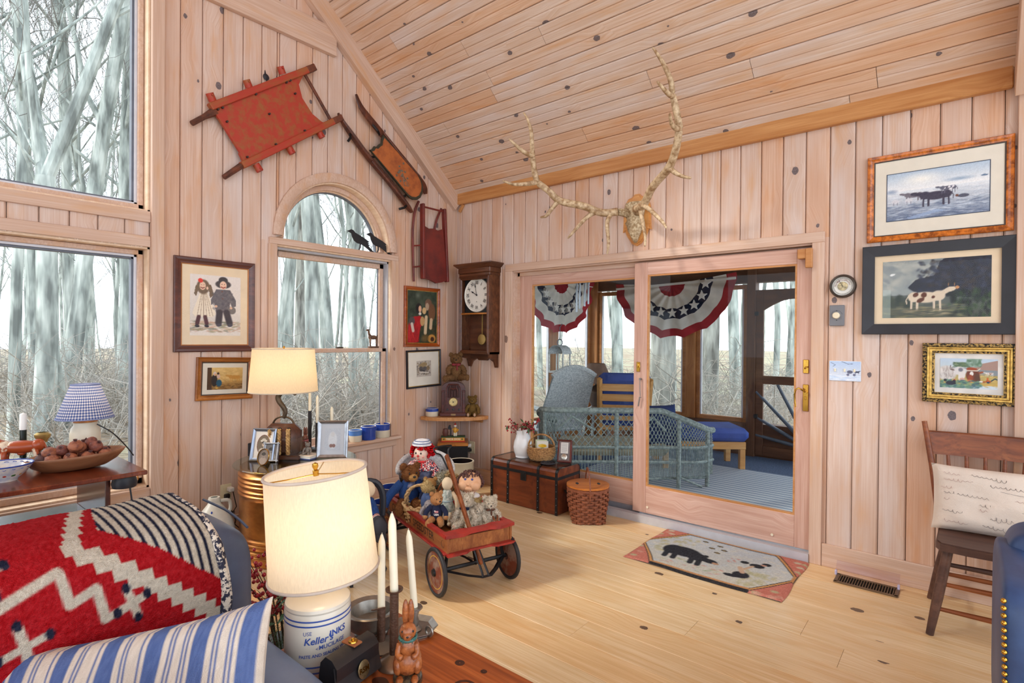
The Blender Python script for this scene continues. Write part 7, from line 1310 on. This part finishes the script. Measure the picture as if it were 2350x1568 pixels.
IRN = mat('brown iron',(96,80,62),.45,.6,var=.25,scale=20); b = MB(); b.tube(sm([(-.075,0,.225),(-.05,0,.265),(0,0,.28),(.05,0,.265),(.075,0,.225)],4),.012,6,flat=.5); b.build('strap', IRN, e, True); b = MB(); b.tube(sm([(0,0,.27),(.012,0,.31),(.0,0,.345),(-.03,0,.385),(-.035,0,.42),(.0,0,.455),(.05,0,.455),(.085,0,.43)],5),[.012+.006*sin(pi*i/35) for i in range(35)]+[.006],10); b.build('hook', IRN, e, True); b = MB(); b.tube([(0,0,.44),(0,0,.53)],.007,8); b.build('stem', BRASS, e)
SH1 = cloth_shade('linen shade',(242,228,200),.55); MB().lathe([(.222,.455),(.198,.745)],56).build('shade', SH1, e, 'all'); MB().torus(.222,.004,56,6,TR(0,0,.455)).build('shade_trim', mat('shade trim',(214,200,178),.9), e); MB().torus(.198,.004,56,6,TR(0,0,.745)).build('shade_trim', mat('shade trim',(214,200,178),.9), e); b = MB(); b.lathe([(0,.745),(.004,.745),(.008,.757),(0,.766)],10); b.tube([(-.197,0,.74),(0,0,.745),(.197,0,.74)],.002,5); b.tube([(0,-.197,.74),(0,0,.745),(0,.197,.74)],.002,5); b.build('spider', BRASS, e)
bulb('pulley_lamp_bulb',(.475,-2.085,G7+.60),2.6)
SIL = mat('silver frame',(170,172,178),.3,.9,var=.15,scale=30)
def easel(name, label, loc, rz, W_, H_, w_, fm, cv, pw=None, ph=None, matm=None, lean=-12, oval=False, bead=False):
    M_ = TR(*loc,rz=rz) @ Matrix.Rotation(R(lean),4,'X') @ Matrix.Translation((0,0,H_/2)); e = thing(name,label,'photo frame',M=M_)
    if oval:
        b = MB(TR(s=(W_/H_,1,1))); b.lathe([(H_/2-w_,.004),(H_/2-w_*.5,.012),(H_/2,.006),(H_/2,0),(0,0)],40,TR(rx=90)); b.build('frame', fm, e, True); cv.sheet('photo', W_-2*w_, H_-2*w_, e, loc=(0,-.005,0), fn=lambda u,v: ((W_/2-w_)*sq_(u,v)[0],0,(H_/2-w_)*sq_(u,v)[1]))
    else:
        frame_mesh(W_,H_,w_,[(0,-.004),(0,.012),(w_*.3,.016),(w_*.7,.010),(w_,.008),(w_,.0)]).build('frame', fm, e); MB().box((0,.002,0),(W_-.004,.006,H_-.004)).build('backing', BLACKP, e)
        if matm: MB().box((0,-.003,0),(W_-2*w_,.002,H_-2*w_)).build('mat_board', matm, e)
        cv.sheet('photo', pw or W_-2*w_, ph or H_-2*w_, e, loc=(0,-.005,0))
        if bead:
            b = MB()
            for i in range(22):
                for sx in (-1,1): b.ell((sx*(W_/2-w_*.5),-.014,(i/21-.5)*H_),.006,6,5); b.ell(((i/21-.5)*W_,-.014,sx*(H_/2-w_*.5)),.006,6,5)
            b.build('beading', fm, e, 'all')['kind'] = 'stuff'
    b = MB(); b.add([(-.015,.004,.0),(.015,.004,.0),(.02,.06+.0*H_,-H_/2+.012),(-.02,.06,-H_/2+.012)],[(0,1,2,3)]); b.prism([(-.012,0),(.012,0),(.02,-H_/2),(-.02,-H_/2)],-.007,-.004,TR(0,0,0,rx=90)); b.build('strut', BLACKP, e); return e
def sq_(u, v):
    x, y = 2*u-1, 2*v-1; return (x*math.sqrt(max(0,1-y*y/2)), y*math.sqrt(max(0,1-x*x/2)))
def portrait(seed, bgc, hat=True):
    c = CV(34,44,bgc,seed); d = tuple(x*.55 for x in bgc); c.ell(.5,.2,.42,.3,tuple(min(255,x*1.25) for x in bgc)); c.ell(.5,.55,.17,.17,tuple(min(255,x*1.15) for x in bgc)); c.ell(.5,.7,.24,.12,d)
    if hat: c.ell(.5,.78,.32,.09,tuple(min(255,x*1.2) for x in bgc)); c.ell(.5,.82,.2,.1,tuple(min(255,x*1.1) for x in bgc))
    c.ell(.44,.57,.03,.015,d); c.ell(.56,.57,.03,.015,d); c.line([(.45,.48),(.55,.48)],.015,d); c.grain(10); return c
c = CV(60,78,(214,204,190)); q = portrait(4,(150,128,104)); import itertools
o_ = CV(60,78,(226,216,204)); o_.ell(.5,.5,.36,.37,(110,40,36),0,.02); o_.ell(.5,.5,.34,.355,(120,104,86),0,.03); o_.ell(.5,.26,.24,.13,(206,196,182)); o_.ell(.5,.52,.09,.10,(206,182,158)); o_.ell(.5,.64,.2,.055,(214,202,182)); o_.ell(.5,.68,.12,.06,(196,184,166)); o_.ell(.5,.58,.11,.05,(84,72,62)); o_.ell(.47,.52,.015,.008,(60,48,44)); o_.ell(.53,.52,.015,.008,(60,48,44)); o_.grain(7)
easel('photo_frame','brushed silver frame with oval sepia portrait of hatted woman',(.475,-2.235,G7),34,.165,.215,.02,mat('blue silver',(150,160,178),.3,.85,var=.15,scale=10),o_,lean=-14)
easel('photo_frame','small square beaded silver frame with grey portrait',(.535,-2.205,G7),42,.10,.125,.012,SIL,portrait(6,(140,134,128),False),bead=True,lean=-16)
easel('photo_frame','small oval gold rimmed frame with profile portrait',(.60,-2.29,G7),30,.082,.108,.006,mat('gold rim',(206,160,90),.25,.9),portrait(8,(128,112,100),False),oval=True,lean=-16)
c = CV(40,52,(190,196,204)); c.ell(.5,.45,.3,.42,(210,214,218)); c.ell(.5,.72,.13,.12,(206,206,206)); c.ell(.42,.2,.12,.09,(140,110,104)); c.ell(.58,.2,.12,.09,(140,110,104)); c.grain(8)
easel('photo_frame','large silver frame with pale photo of a seated baby',(.735,-1.875,G7),46,.205,.255,.024,SIL,c,.105,.145,mat('grey mat',(196,200,206),.8,var=.02),lean=-10)
tag(MB().box((0,0,0),(.05,.07,.09),.004).build('black_case', BLACKP, None, False, (.27,-2.19,G7+.046), 30), 'small black case standing behind the silver frame', 'case')
# acrylic display box with shell, rabbit on top
e = thing('display_box','clear acrylic display box on wooden base with a shell inside','display box',(.535,-2.06,G7),41); MB().box((0,0,.012),(.145,.12,.024),.003).build('base', WALN, e); b = MB(); b.box((0,0,.084),(.13,.105,.118)); b.build('cover', glass_mat('acrylic',(.94,.96,.95,1),1.35), e); b = MB(); b.tube(sm([(.01,0,.09),(-.015,0,.07),(.0,0,.055),(.03,0,.045),(.05,0,.05)],4),[.004+.008*sin(pi*i/16) for i in range(17)],8); b.build('shell', mat('shell',(176,150,124),.5), e, 'all'); b = MB(); b.ell((0,0,.04),(.04,.02,.012)); b.build('driftwood', WALN, e, 'all')
def rabbit(name, label, loc, rz, s, fm, coll, base=None):
    e = thing(name,label,'figurine',M=TR(*loc,rz=rz,s=s)); z0 = 0
    if base: b = MB(); b.ell((0,.02,.06),(.20,.22,.075),16,8); b.lathe([(0,0),(.2,0),(.2,.06),(0,.07)],20); b.build('base', base, e, True); z0 = .08
    b = MB(TR(0,0,z0)); b.ell((0,.03,.20),(.19,.20,.20),16,12); b.ell((0,.0,.40),(.145,.135,.19),16,12); b.ell((.13,-.02,.16),(.07,.13,.13)); b.ell((-.13,-.02,.16),(.07,.13,.13)); b.ell((.10,-.16,.03),(.05,.10,.035)); b.ell((-.10,-.16,.03),(.05,.10,.035)); b.tube(sm([(.11,-.05,.47),(.13,-.12,.36),(.07,-.17,.33)],3),.04,8); b.tube(sm([(-.11,-.05,.47),(-.13,-.12,.36),(-.07,-.17,.33)],3),.04,8); b.build('body', fm, e, 'all')
    b = MB(TR(0,0,z0)); b.ell((0,-.02,.62),(.115,.12,.115),16,12); b.ell((0,-.11,.59),(.065,.06,.06)); b.build('head', fm, e, 'all')
    for sx in (-1,1): b = MB(TR(0,0,z0)); b.ell((sx*.036,.03,.84),(.046,.04,.19),12,10); b.build('ear', fm, e, 'all'); b = MB(TR(0,0,z0)); b.ell((sx*.07,-.10,.65),.016,8,6); b.build('eye', BLKB, e, 'all')
    b = MB(TR(0,0,z0)); b.ell((0,-.165,.605),(.018,.01,.012),8,6); b.build('nose', BLKB, e, 'all'); b = MB(TR(0,0,z0)); b.torus(.105,.025,18,8,TR(0,-.01,.525)); b.fuzz(60,.03,3); b.build('collar', coll, e, 'all'); return e
rabbit('rabbit_figurine','tiny rabbit figurine in blue coat on acrylic display box',(.535,-2.06,G7+.144),41,.07,PALE,DENIM)
HAREM = two('carved hare brown',(176,104,56),(128,70,38),10,.38,.62,.25,bmp=.2); rabbit('rabbit_figurine','carved brown rabbit figurine with pink bow behind the small bear',(.475,-1.925,G7),41,.185,two('dull hare',(140,84,62),(100,58,46),14,.4,.6,.4),mat('pink bow',(196,110,112),.7))
e = thing('book','stack book with cream cover lying under the bear figurine','book',(.60,-1.985,G7),20); MB().box((0,0,.004),(.15,.11,.008),.001).build('cover', mat('blue cover',(84,96,140),.6), e); MB().box((0,0,.0145),(.145,.106,.013)).build('pages', MATB, e); MB().box((0,0,.0235),(.15,.11,.005),.001).build('cover', mat('cream cover',(226,210,190),.7), e)
bear('bear_figurine','tiny grey resin bear figurine sitting on the cream book',(.605,-1.98,G7+.0262),.085,40,two('resin grey',(160,150,138),(104,94,86),20,.4,.6,.5,bmp=.3),fz=.012,dens=.3,cat='figurine')
for lab, loc, h1, h2 in (('tall dark iron candlestick with ivory taper beside the rabbit figurine',(.37,-1.83,G7),.285,.155),('shorter dark iron candlestick with ivory taper beside the silver frame',(.42,-1.80,G7),.20,.20)):
    e = thing('candlestick',lab,'candlestick',loc); MB().lathe([(0,0),(.05,0),(.045,.012),(.013,.02),(.013,h1),(.02,h1+.002),(0,h1)],20).build('stem', mat('dark iron',(58,54,54),.5,.5), e, True); candle('ivory taper held in the '+('tall' if h1 > .25 else 'shorter')+' dark candlestick on glass tabletop',(loc[0],loc[1],loc[2]+h1),.0105,h2,WAX)
candle('pale taper candle standing behind the large silver frame',(.45,-1.70,G7),.0115,.31,WAX); 
# stoneware jug
e = thing('stoneware_jug','grey stoneware jug with blue flower decoration near the outlet','jug',(.40,-2.50,0)); MB().lathe([(0,0),(.12,0),(.125,.02),(.128,.16),(.11,.25),(.075,.32),(.04,.365),(.032,.38),(.036,.395),(.032,.41),(.02,.41)],36).build('body', mat('salt glaze',(206,200,186),.35,var=.06), e, True); b = MB(); b.tube(sm([(0,.035,.38),(0,.09,.37),(0,.10,.32),(0,.085,.29)],4),.011,8); b.build('handle', MATS['salt glaze'], e, True); b = MB()
for (a,z_,r_) in ((-30,.23,.02),(-22,.2,.018),(-38,.2,.018),(-30,.26,.012),(-26,.3,.010),(-33,.33,.009)): q = .118 if z_ < .24 else .105 if z_ < .28 else .085 if z_ < .32 else .068; b.ell((q*cos(R(a)),q*sin(R(a)),z_),(.006,r_*.6,r_),10,6,TR(rz=0))
b.build('blue_flower', COB, e, 'all')['kind'] = 'stuff'
# ================================================================ sofa, blanket, pillows
SOFA = two('slate blue leather',(92,106,134),(74,86,112),4,.35,.65,.42,bmp=.1,spec=.4); e = thing('sofa','slate blue leather sofa with thick rounded back and arm','sofa')
def rbox(name, x0,x1,y0,y1,z0,z1, r, m_, par, n=5):
    b = MB(); cx,cy,cz = (x0+x1)/2,(y0+y1)/2,(z0+z1)/2; hx,hy,hz = (x1-x0)/2,(y1-y0)/2,(z1-z0)/2
    def f(u, v):
        a = 2*pi*u; t = pi*v; p = Vector((sin(t)*cos(a),sin(t)*sin(a),-cos(t))); sg = lambda q: (1 if q > 0 else -1)*abs(q)**.28; q = Vector((sg(p.x),sg(p.y),sg(p.z))); return (cx+hx*q.x, cy+hy*q.y, cz+hz*q.z)
    b.grid(f,48,32,cu=True); return b.build(name, m_, par, 'all')
rbox('back',1.93,2.335,-5.2,-3.115,.12,.872,.1,SOFA,e); rbox('arm',2.0,3.02,-3.50,-3.205,.08,.615,.1,SOFA,e); rbox('seat_cushion',2.35,3.05,-4.9,-3.49,.2,.46,.1,SOFA,e); MB().box((2.5,-4.05,.1),(1.0,1.7,.16),.03).build('base', SOFA, e)
b = MB(); b.tube([(2.0+.34*i/10,-3.166-.004*abs(i-5)/5,.858-.02*(i/10)**4) for i in range(11)],.004,5); b.build('seam', mat('dark seam',(62,72,96),.6), e)
# striped / zigzag wool blanket folded over the back
c = CV(230,150,(190,32,40),2); NV = (44,46,66); CRM = (226,214,196)
# u = 0 at the end by the lamp .. 1 away from it ; v = 0 behind .. 1 at the front hem
tri = lambda d: [(0,.22-d*.6),(0,.80+d),(.02+.0*d,.80+d),(.30+d*.62,.40-d*.1),(.30+d*.62,.34-d*.1),(.20+d*.3,.22-d*.6)]
def steps(c, base, colr, n=13, w0=.0, w1=.0):
    pass
for k in range(22):      # stepped white band following the striped corner
    t = k/21; u0 = .30*t; vv = .90-.42*t; h_ = .045 if k % 2 == 0 else .026
    c.poly([(u0-.009,vv-h_),(u0+.017,vv-h_),(u0+.017,vv+h_),(u0-.009,vv+h_)],CRM)
for k in range(8): t = k/7; u0 = .30-.08*t; vv = .47-.3*t; c.poly([(u0-.016,vv-.035),(u0+.010,vv-.035),(u0+.010,vv+.035),(u0-.016,vv+.035)],CRM)
m_ = (c.Y < .74-.32*(c.X/.23)) & (c.X < .16+.17*c.Y) & (c.X < .23); c.put(m_.astype(float), CRM)
st2 = ((c.X*46) % 1 < .36) & m_; c.put(st2.astype(float), NV)
c.line([(.60,.68),(.45,.61),(.342,.55),(.334,.66),(.281,.63),(.272,.75),(.20,.71)],.02,CRM)
for (u0,v0,s_) in ((.215,.72,.6),(.42,.76,.8),(.46,.50,.7)):
    c.line([(u0-.05*s_,v0-.02),(u0+.05*s_,v0+.02)],.018,CRM); c.line([(u0+.008,v0-.09*s_),(u0-.008,v0+.09*s_)],.018,CRM)
    for (a_,b__) in ((-.055*s_,-.022),(.055*s_,.022)): c.ell(u0+a_,v0+b__,.010,.024,NV,0,.2)
    for (a_,b__) in ((.009,-.105*s_),(-.009,.105*s_)): c.ell(u0+a_,v0+b__,.010,.022,NV,0,.2)
c.grain(10); c.grain(6,2)
bp = [Vector(p) for p in ((1.92,0,.80),(1.955,0,.875),(2.05,0,.906),(2.16,0,.905),(2.26,0,.888),(2.33,0,.838),(2.358,0,.76),(2.366,0,.69),(2.37,0,.62),(2.372,0,.56))]
def blk(off, rag=0):
    def fn(u, v):
        p = cr(bp, v); q = cr(bp, min(1,v+.01)); tn = (q-cr(bp,max(0,v-.01))).normalized(); nn = Vector((-tn.z,0,tn.x)); nn = nn if nn.z > -.2 or nn.x > 0 else -nn
        y = -3.275-1.05*u-.02*sin(v*6)-off*.9; w_ = .006*noise.noise(Vector((u*9,v*7,off*50)))+.0035*noise.noise(Vector((u*160,v*130,1)))
        return (p.x+nn.x*(off*-1+w_+.006), y, p.z+nn.z*(-off+w_+.006))
    return fn
e = thing('wool_blanket','red wool blanket with white zigzags and navy striped corner on sofa','blanket'); WOOL = vcol('wool weave',.98,.05,1.0,420)
sh = c.sheet('top_layer',1,1,e,WOOL,fn=blk(0)); 
for k, of in enumerate((-.012,-.024)):      # layers of the fold beneath
    cc = CV(60,40,(178,30,38),k); cc.put(((cc.X < .12) & (cc.Y > .2)).astype(float), CRM); cc.put((((cc.X*60) % 1 < .45) & (cc.X < .12)).astype(float), NV); cc.put(((cc.X < .2) & (cc.Y > .72)).astype(float), CRM if k else (178,30,38)); cc.grain(12)
# rolled edge by the lamp: stacked folds
for k, (dy, rr_) in enumerate(((.0,.013),(.012,.012))):
    b = MB(); pts = [Vector(blk(0)(0,i/40))+Vector((0,.006+dy*.6,-.012-.012*k)) for i in range(41)]; b.tube(pts,rr_,8); b.build('folded_edge', two('navy white knit',(222,212,198),(44,46,66),55,.48,.52,.95,bmp=.9), e, 'all')
b = MB(); b.tube([Vector(blk(0)(i/60,1))+Vector((-.004,0,.004)) for i in range(61)],.014,8); b.build('hem', mat('red wool',(182,30,38),.98,bmp=.8,bscale=300,spec=.05), e, 'all')
# ticking stripe pillow leaning in the corner of the sofa
A_, B_ = Vector((2.25,-3.73,.66)), Vector((2.755,-3.315,.80)); xd = (B_-A_).normalized(); dn = Vector((.30,-.22,-.62)); dn = (dn-xd*dn.dot(xd)).normalized(); yd = xd.cross(dn) ; up = -dn; yv = up.cross(xd)
Wp, Hp = (B_-A_).length+.04, .46; cp = (A_+B_)/2+dn*Hp/2
c = CV(150,30,(218,206,192)); BL = (88,108,158)
for k in range(7):
    x0 = .015+k*.153; c.poly([(x0,0),(x0+.055,0),(x0+.055,1),(x0,1)],BL)
    for q in (-.03,-.018,.073,.085): c.poly([(x0+q,0),(x0+q+.0055,0),(x0+q+.0055,1),(x0+q,1)],BL)
c.grain(7)
def pil(sg, T_=.13):
    def fn(u, v):
        x = u*2-1; y = v*2-1; e_ = max(0,1-x**4)*max(0,1-y**4); q = 1-.09*(1-abs(x)**3)*abs(y); q2 = 1-.05*(1-abs(y)**3)*abs(x); w_ = .008*noise.noise(Vector((x*3,y*2.5,sg)))+.006*sin(x*14+y*2)*max(0,y)*e_
        return (x*Wp/2*q2, sg*(T_/2*e_**.42)+w_*e_, y*Hp/2*q)
    return fn
PMx = Matrix(((xd.x,yv.x,up.x,cp.x),(xd.y,yv.y,up.y,cp.y),(xd.z,yv.z,up.z,cp.z),(0,0,0,1)))
e = thing('striped_pillow','blue and cream ticking stripe pillow leaning on the sofa','pillow',M=PMx); TICK = vcol('ticking cloth',.92,.1,.5,380); c2 = CV(150,30); c2.a = c.a.copy(); c.sheet('cover',1,1,e,TICK,fn=pil(-1)); c2.sheet('cover_back',1,1,e,TICK,fn=pil(1))
c = CV(60,40,(232,232,232)); 
for k in range(10): c.poly([(k*.1,0),(k*.1+.035,0),(k*.1+.035,1),(k*.1,1)],(150,152,166))
Wp, Hp = .34,.30; PMx = TR(2.86,-3.70,.60,rz=38,rx=-24); e = thing('striped_pillow','small grey and white striped pillow with corded edge on the sofa','pillow',M=PMx); c.sheet('cover',1,1,e,TICK,fn=pil(-1,.10)); c3 = CV(60,40); c3.a = c.a.copy(); c3.sheet('cover_back',1,1,e,TICK,fn=pil(1,.10))
b = MB(); q = [(x*Wp/2*(1-.05*(1-abs(z)**3)*abs(x)),0,z*Hp/2*(1-.09*(1-abs(x)**3)*abs(z))) for x,z in [(-1+2*i/14,1) for i in range(15)]+[(1,1-2*i/12) for i in range(1,13)]+[(1-2*i/14,-1) for i in range(1,15)]+[(-1,-1+2*i/12) for i in range(1,12)]]; b.tube(q,.006,6,closed=True); b.build('cord', mat('grey cord',(170,172,184),.9), e, 'all')
# ================================================================ end table with lamp and trinkets
OAKT = wood('stained oak', (196,112,56), (172,88,38), (120,56,26), (56,30,22), .28, ks=6, kd=.12, kr=.45, gs=30, spec=.5, rand=0)
e = thing('end_table','worn orange oak end table with dark ring stains beside sofa','table',(2.965,-2.985,0)); MB().box((0,0,.485),(.95,.43,.03),.004).build('top', OAKT, e)
for sx in (-.43,.43):
    for sy in (-.17,.17): MB().box((sx,sy,.235),(.045,.045,.47),.004).build('leg', OAKT, e)
for sy in (-.17,.17): MB().box((0,sy,.43),(.82,.022,.08),.002).build('apron', OAKT, e)
STAIN = mat('dark ring stain',(70,36,24),.35,var=.3,scale=60)
for (x_,y_,r_,w_) in ((.07,.075,.036,.010),(.135,.075,.024,.004),(-.02,.145,.015,.013),(.06,.16,.010,.009),(.0,-.02,.018,.016)): b = MB(); b.lathe([(max(0,r_-w_),.5003),(r_,.5003)],26,TR(x_,y_,0,s=(1,.9,1))); b.build('ring_stain', STAIN, e)
E7 = .5006
e = thing('table_lamp','stoneware crock lamp with blue lettering and large linen drum shade','lamp',(2.63,-3.10,E7)); CRK = mat('ivory glaze',(214,206,192),.25,var=.05,scale=6); MB().lathe([(0,0),(.086,0),(.0905,.008),(.0905,.165),(.087,.172),(.09,.178),(.088,.186),(.078,.192),(.02,.196),(0,.196)],56).build('crock', CRK, e, True)
BLU = mat('blue underglaze',(62,86,160),.3,var=.1)
for z_ in (.018,.034,.145,.158): MB().lathe([(.0911,z_-.0022),(.0913,z_),(.0911,z_+.0022)],56).build('blue_line', BLU, e)
def wrap(txt, size, a0, z, **k):
    vs, fs = text_mesh(txt, size, **k); b = MB(); b.add([(.0913*cos(a0+v.x/.0913), .0913*sin(a0+v.x/.0913), z+v.y) for v in vs], fs); return b
ac = math.atan2(-3.945+3.10,4.05-2.63)
b = MB()
for (t_,sz,da,z_,kw) in (('USE',.0145,-.30,.128,{}),("Keller's",.026,.02,.106,dict(shear=.2,bold=.0006)),('INKS',.024,.62,.114,dict(bold=.0007)),('MUCILAGE',.0155,.44,.086,dict(bold=.0003)),('<',.014,-.02,.084,{}),('PASTE AND SEALING WAX',.0118,.22,.066,dict(bold=.0003))):
    w_ = wrap(t_,sz,ac+da,z_,**kw); b.v += [Vector(p)+Vector((0,0,.006*((math.atan2(p[1],p[0])-ac)))) for p in w_.v]; o0 = len(b.v)-len(w_.v); b.f += [tuple(i+o0 for i in f) for f in w_.f]
b.build('lettering', BLU, e)['kind'] = 'stuff'
b = MB(); b.tube([(0,0,.19),(0,0,.50)],.006,8); b.lathe([(.018,.30),(.018,.36),(.012,.37)],16); b.build('stem', BRASS, e, True); STM = TR(.008,.003,0) @ Matrix.Rotation(R(5),4,Vector((-.64,.77,0)))*1 if False else Matrix.Translation((.006,.003,.39)) @ Matrix.Rotation(R(-5.5),4,Vector((-.64,.77,0))) @ Matrix.Translation((0,0,-.39))
SH2 = cloth_shade('drum linen',(244,234,214),.5); MB(STM).lathe([(.150,.262),(.139,.548)],64).build('shade', SH2, e, 'all'); MB(STM).torus(.1505,.0045,64,8,TR(0,0,.262)).build('shade_trim', mat('taupe braid',(196,182,170),.9), e, 'all'); MB(STM).torus(.1395,.0045,64,8,TR(0,0,.548)).build('shade_trim', mat('taupe braid',(196,182,170),.9), e, 'all')
b = MB(STM); b.lathe([(0,.535),(.008,.535),(.009,.55),(.005,.553),(.009,.562),(.008,.57),(0,.574)],14); 
for a in (20,140,260): b.tube([(0,0,.54),(.07*cos(R(a)),.07*sin(R(a)),.541),(.137*cos(R(a)),.137*sin(R(a)),.545)],.0018,5)
b.build('finial', BRASS, e, True); bulb('crock_lamp_bulb',(2.636,-3.097,E7+.41),1.3)
PEW = mat('pewter',(150,144,136),.35,.85,var=.2,scale=20,bmp=.05)
e = thing('pewter_bowl','footed pewter bowl with wide rim behind the crock lamp','bowl',(2.628,-2.915,E7)); MB().lathe([(0,0),(.05,0),(.052,.012),(.046,.02),(.048,.026),(.07,.034),(.078,.05),(.081,.078),(.084,.083),(.08,.086),(.062,.080),(.058,.07),(.05,.045),(.0,.034)],44).build('bowl', PEW, e, True)
def hog(lab, loc, br, h, m_, dome):
    e = thing('candlestick',lab,'candlestick',loc); MB().lathe([(0,0),(br,0),(br*.99,.004),(br*.8,dome*.55),(.3*br,dome),(.0125,dome+.002)],36).build('base', m_, e, True); MB().lathe([(.0125,dome*.6),(.0125,h),(.0105,h),(.0105,h-.01)],20).build('tube', RUSTI, e, True); return e
e = hog('short iron push up candlestick with curled lip and round base',(2.705,-2.935,E7),.056,.118,mat('gunmetal',(120,112,104),.4,.7,var=.2),.016); b = MB(); b.tube(sm([(.012,0,.118),(.02,-.004,.124),(-.0,-.02,.118),(-.02,-.02,.11)],4),.0025,5); b.build('lip', RUSTI, e); b = MB(); b.lathe([(0,0),(.007,0),(.008,.004),(0,.006)],10,TR(-.012,-.012,.03)); b.build('slide_knob', RUSTI, e); candle('ivory taper candle in the short push up candlestick',(2.705,-2.935,E7+.112),.0112,.225,WAX,tip=.02)
e = hog('tall rusty iron candlestick with flared drip cup and domed base',(2.808,-2.968,E7),.047,.208,mat('bronze patina',(132,108,90),.35,.7,var=.25,scale=25),.03); MB().lathe([(.0125,.205),(.024,.212),(.025,.217),(.0115,.21)],24).build('drip_cup', RUSTI, e, True); candle('ivory taper candle in the tall rusty candlestick',(2.808,-2.968,E7+.205),.0118,.225,WAX,lean=(-.008,-.004),tip=.02)
e = thing('chamberstick','octagonal pewter chamberstick with finger loop at table corner','candlestick',(2.712,-2.812,E7),22); oc = lambda r: [(r*cos(R(22.5+45*i)),r*sin(R(22.5+45*i))) for i in range(8)]; b = MB(); b.prism(oc(.062),0,.004)
for k in range(8):
    p0, p1 = oc(.058)[k], oc(.058)[(k+1)%8]; q0, q1 = oc(.075)[k], oc(.075)[(k+1)%8]; b.add([(*p0,.004),(*p1,.004),(*q1,.016),(*q0,.016),(*q0,.013),(*q1,.013)],[(0,1,2,3),(3,2,5,4)])
b.build('tray', PEW, e); MB().lathe([(0,.004),(.024,.006),(.012,.016),(.015,.032),(.011,.045),(.016,.062),(.012,.072),(.012,.066),(0,.064)],20).build('stem', PEW, e, True); b = MB(); b.prism(oc(.026),.070,.076); b.build('drip_pan', PEW, e); b = MB(); b.torus(.014,.004,20,8,TR(.066,-.028,.022,rz=-20,rx=90)); b.build('finger_loop', PEW, e, True)
candle('ivory taper candle leaning in the octagonal chamberstick',(2.712,-2.812,E7+.074),.0108,.245,WAX,lean=(-.018,-.012),tip=.02)
rabbit('rabbit_figurine','tall glazed brown rabbit figurine with green collar on oak table',(2.896,-2.99,E7),48,.198,HAREM,mat('green collar',(60,110,104),.4,var=.5,scale=80),two('dark base',(40,32,26),(90,74,52),20,.4,.6,.3))
LEA = two('black leather',(34,32,34),(60,50,46),9,.5,.75,.35,bmp=.15); PMx = TR(2.785,-3.10,E7+.003,rz=100); e = thing('leather_pouch','black leather cartridge pouch with brass stud and oval emblem','pouch',M=PMx)
b = MB(); b.prism([(-.028,0),(.028,0),(.030,.05),(.024,.085),(.006,.104),(-.018,.10),(-.036,.082),(-.036,.06)],-.075,.075,Matrix(((0,0,1,0),(1,0,0,0),(0,1,0,0),(0,0,0,1)))); b.build('body', LEA, e, True)
b = MB(); b.grid(lambda u,v: ((u-.5)*.158,-.0385+.01*v-.006*(1-v)**3,.015+.07*v),10,6); b.grid(lambda u,v: ((u-.5)*.158,-.0365+.01*v-.006*(1-v)**3,.015+.07*v),10,6); b.build('flap', LEA, e, True); b = MB(); b.lathe([(0,0),(.022,0),(.024,.003),(.019,.0045),(0,.004)],28,TR(.012,-.0405,.042,rx=82,s=(.85,1,1))); b.build('emblem', mat('aged brass emblem',(136,118,84),.35,.8,var=.3,scale=60), e, True); b = MB(); vs, fs = text_mesh('RSM',.019,bold=.0006); b.add(vs,fs,TR(.012,-.0455,.042,rx=82)); b.build('monogram', BRASS, e); b = MB(); b.box((0,-.0,.104),(.03,.05,.006),.002,TR(.01,-.0,.0)); b.build('tab', mat('worn tan leather',(150,88,48),.6), e); b = MB(); b.lathe([(0,0),(.013,0),(.012,.003),(.005,.004),(.005,.008),(0,.009)],16,TR(.01,-.004,.107)); b.build('stud', BRASS, e, True)
# berry and twig arrangement in a pail behind the table
e = thing('metal_pail','galvanized pail holding twigs and berries on the floor','pail',(2.07,-2.90,0)); MB().lathe([(0,.0),(.085,0),(.115,.25),(.12,.255),(.115,.258),(.108,.25),(.08,.02),(0,.02)],32).build('pail', mat('galvanized steel',(176,186,190),.4,.7,var=.2,scale=12), e, True)
sp = sprigs('twig_arrangement','tall arrangement of brown twigs evergreen needles and red berries',(2.07,-2.90,0),26,.46,.20,.26,17,.0085,0,perstem=13,needles=34,tilt=(.02,-.03))
# ================================================================ nailhead trimmed blue armchair at the edge
e = thing('blue_armchair','blue upholstered armchair edge with gold nailhead trim','armchair',(0,0,0)); BLF = two('blue leather',(52,80,126),(40,64,106),5,.4,.6,.45,bmp=.08)
rbox('wing',4.135,4.22,-1.86,-1.22,.15,.735,.1,BLF,e); rbox('back',4.16,4.86,-1.45,-1.20,.15,.80,.1,BLF,e); rbox('seat',4.18,4.84,-2.0,-1.4,.2,.46,.1,BLF,e); rbox('wing',4.78,4.87,-1.86,-1.22,.15,.735,.1,BLF,e)
for sx in (4.2,4.8):
    for sy in (-1.9,-1.3): b = MB(); b.tube([(sx,sy,0),(sx,sy,.22)],[.015,.024],8); b.build('leg', CHW, e)
for i in range(26): b = MB(); t = i/25; b.ell((4.142+.012*t,-1.868+.012*abs(t-.1),.70-.52*t),.0075,8,6); b.build('nailhead', BRASS, e, 'all')
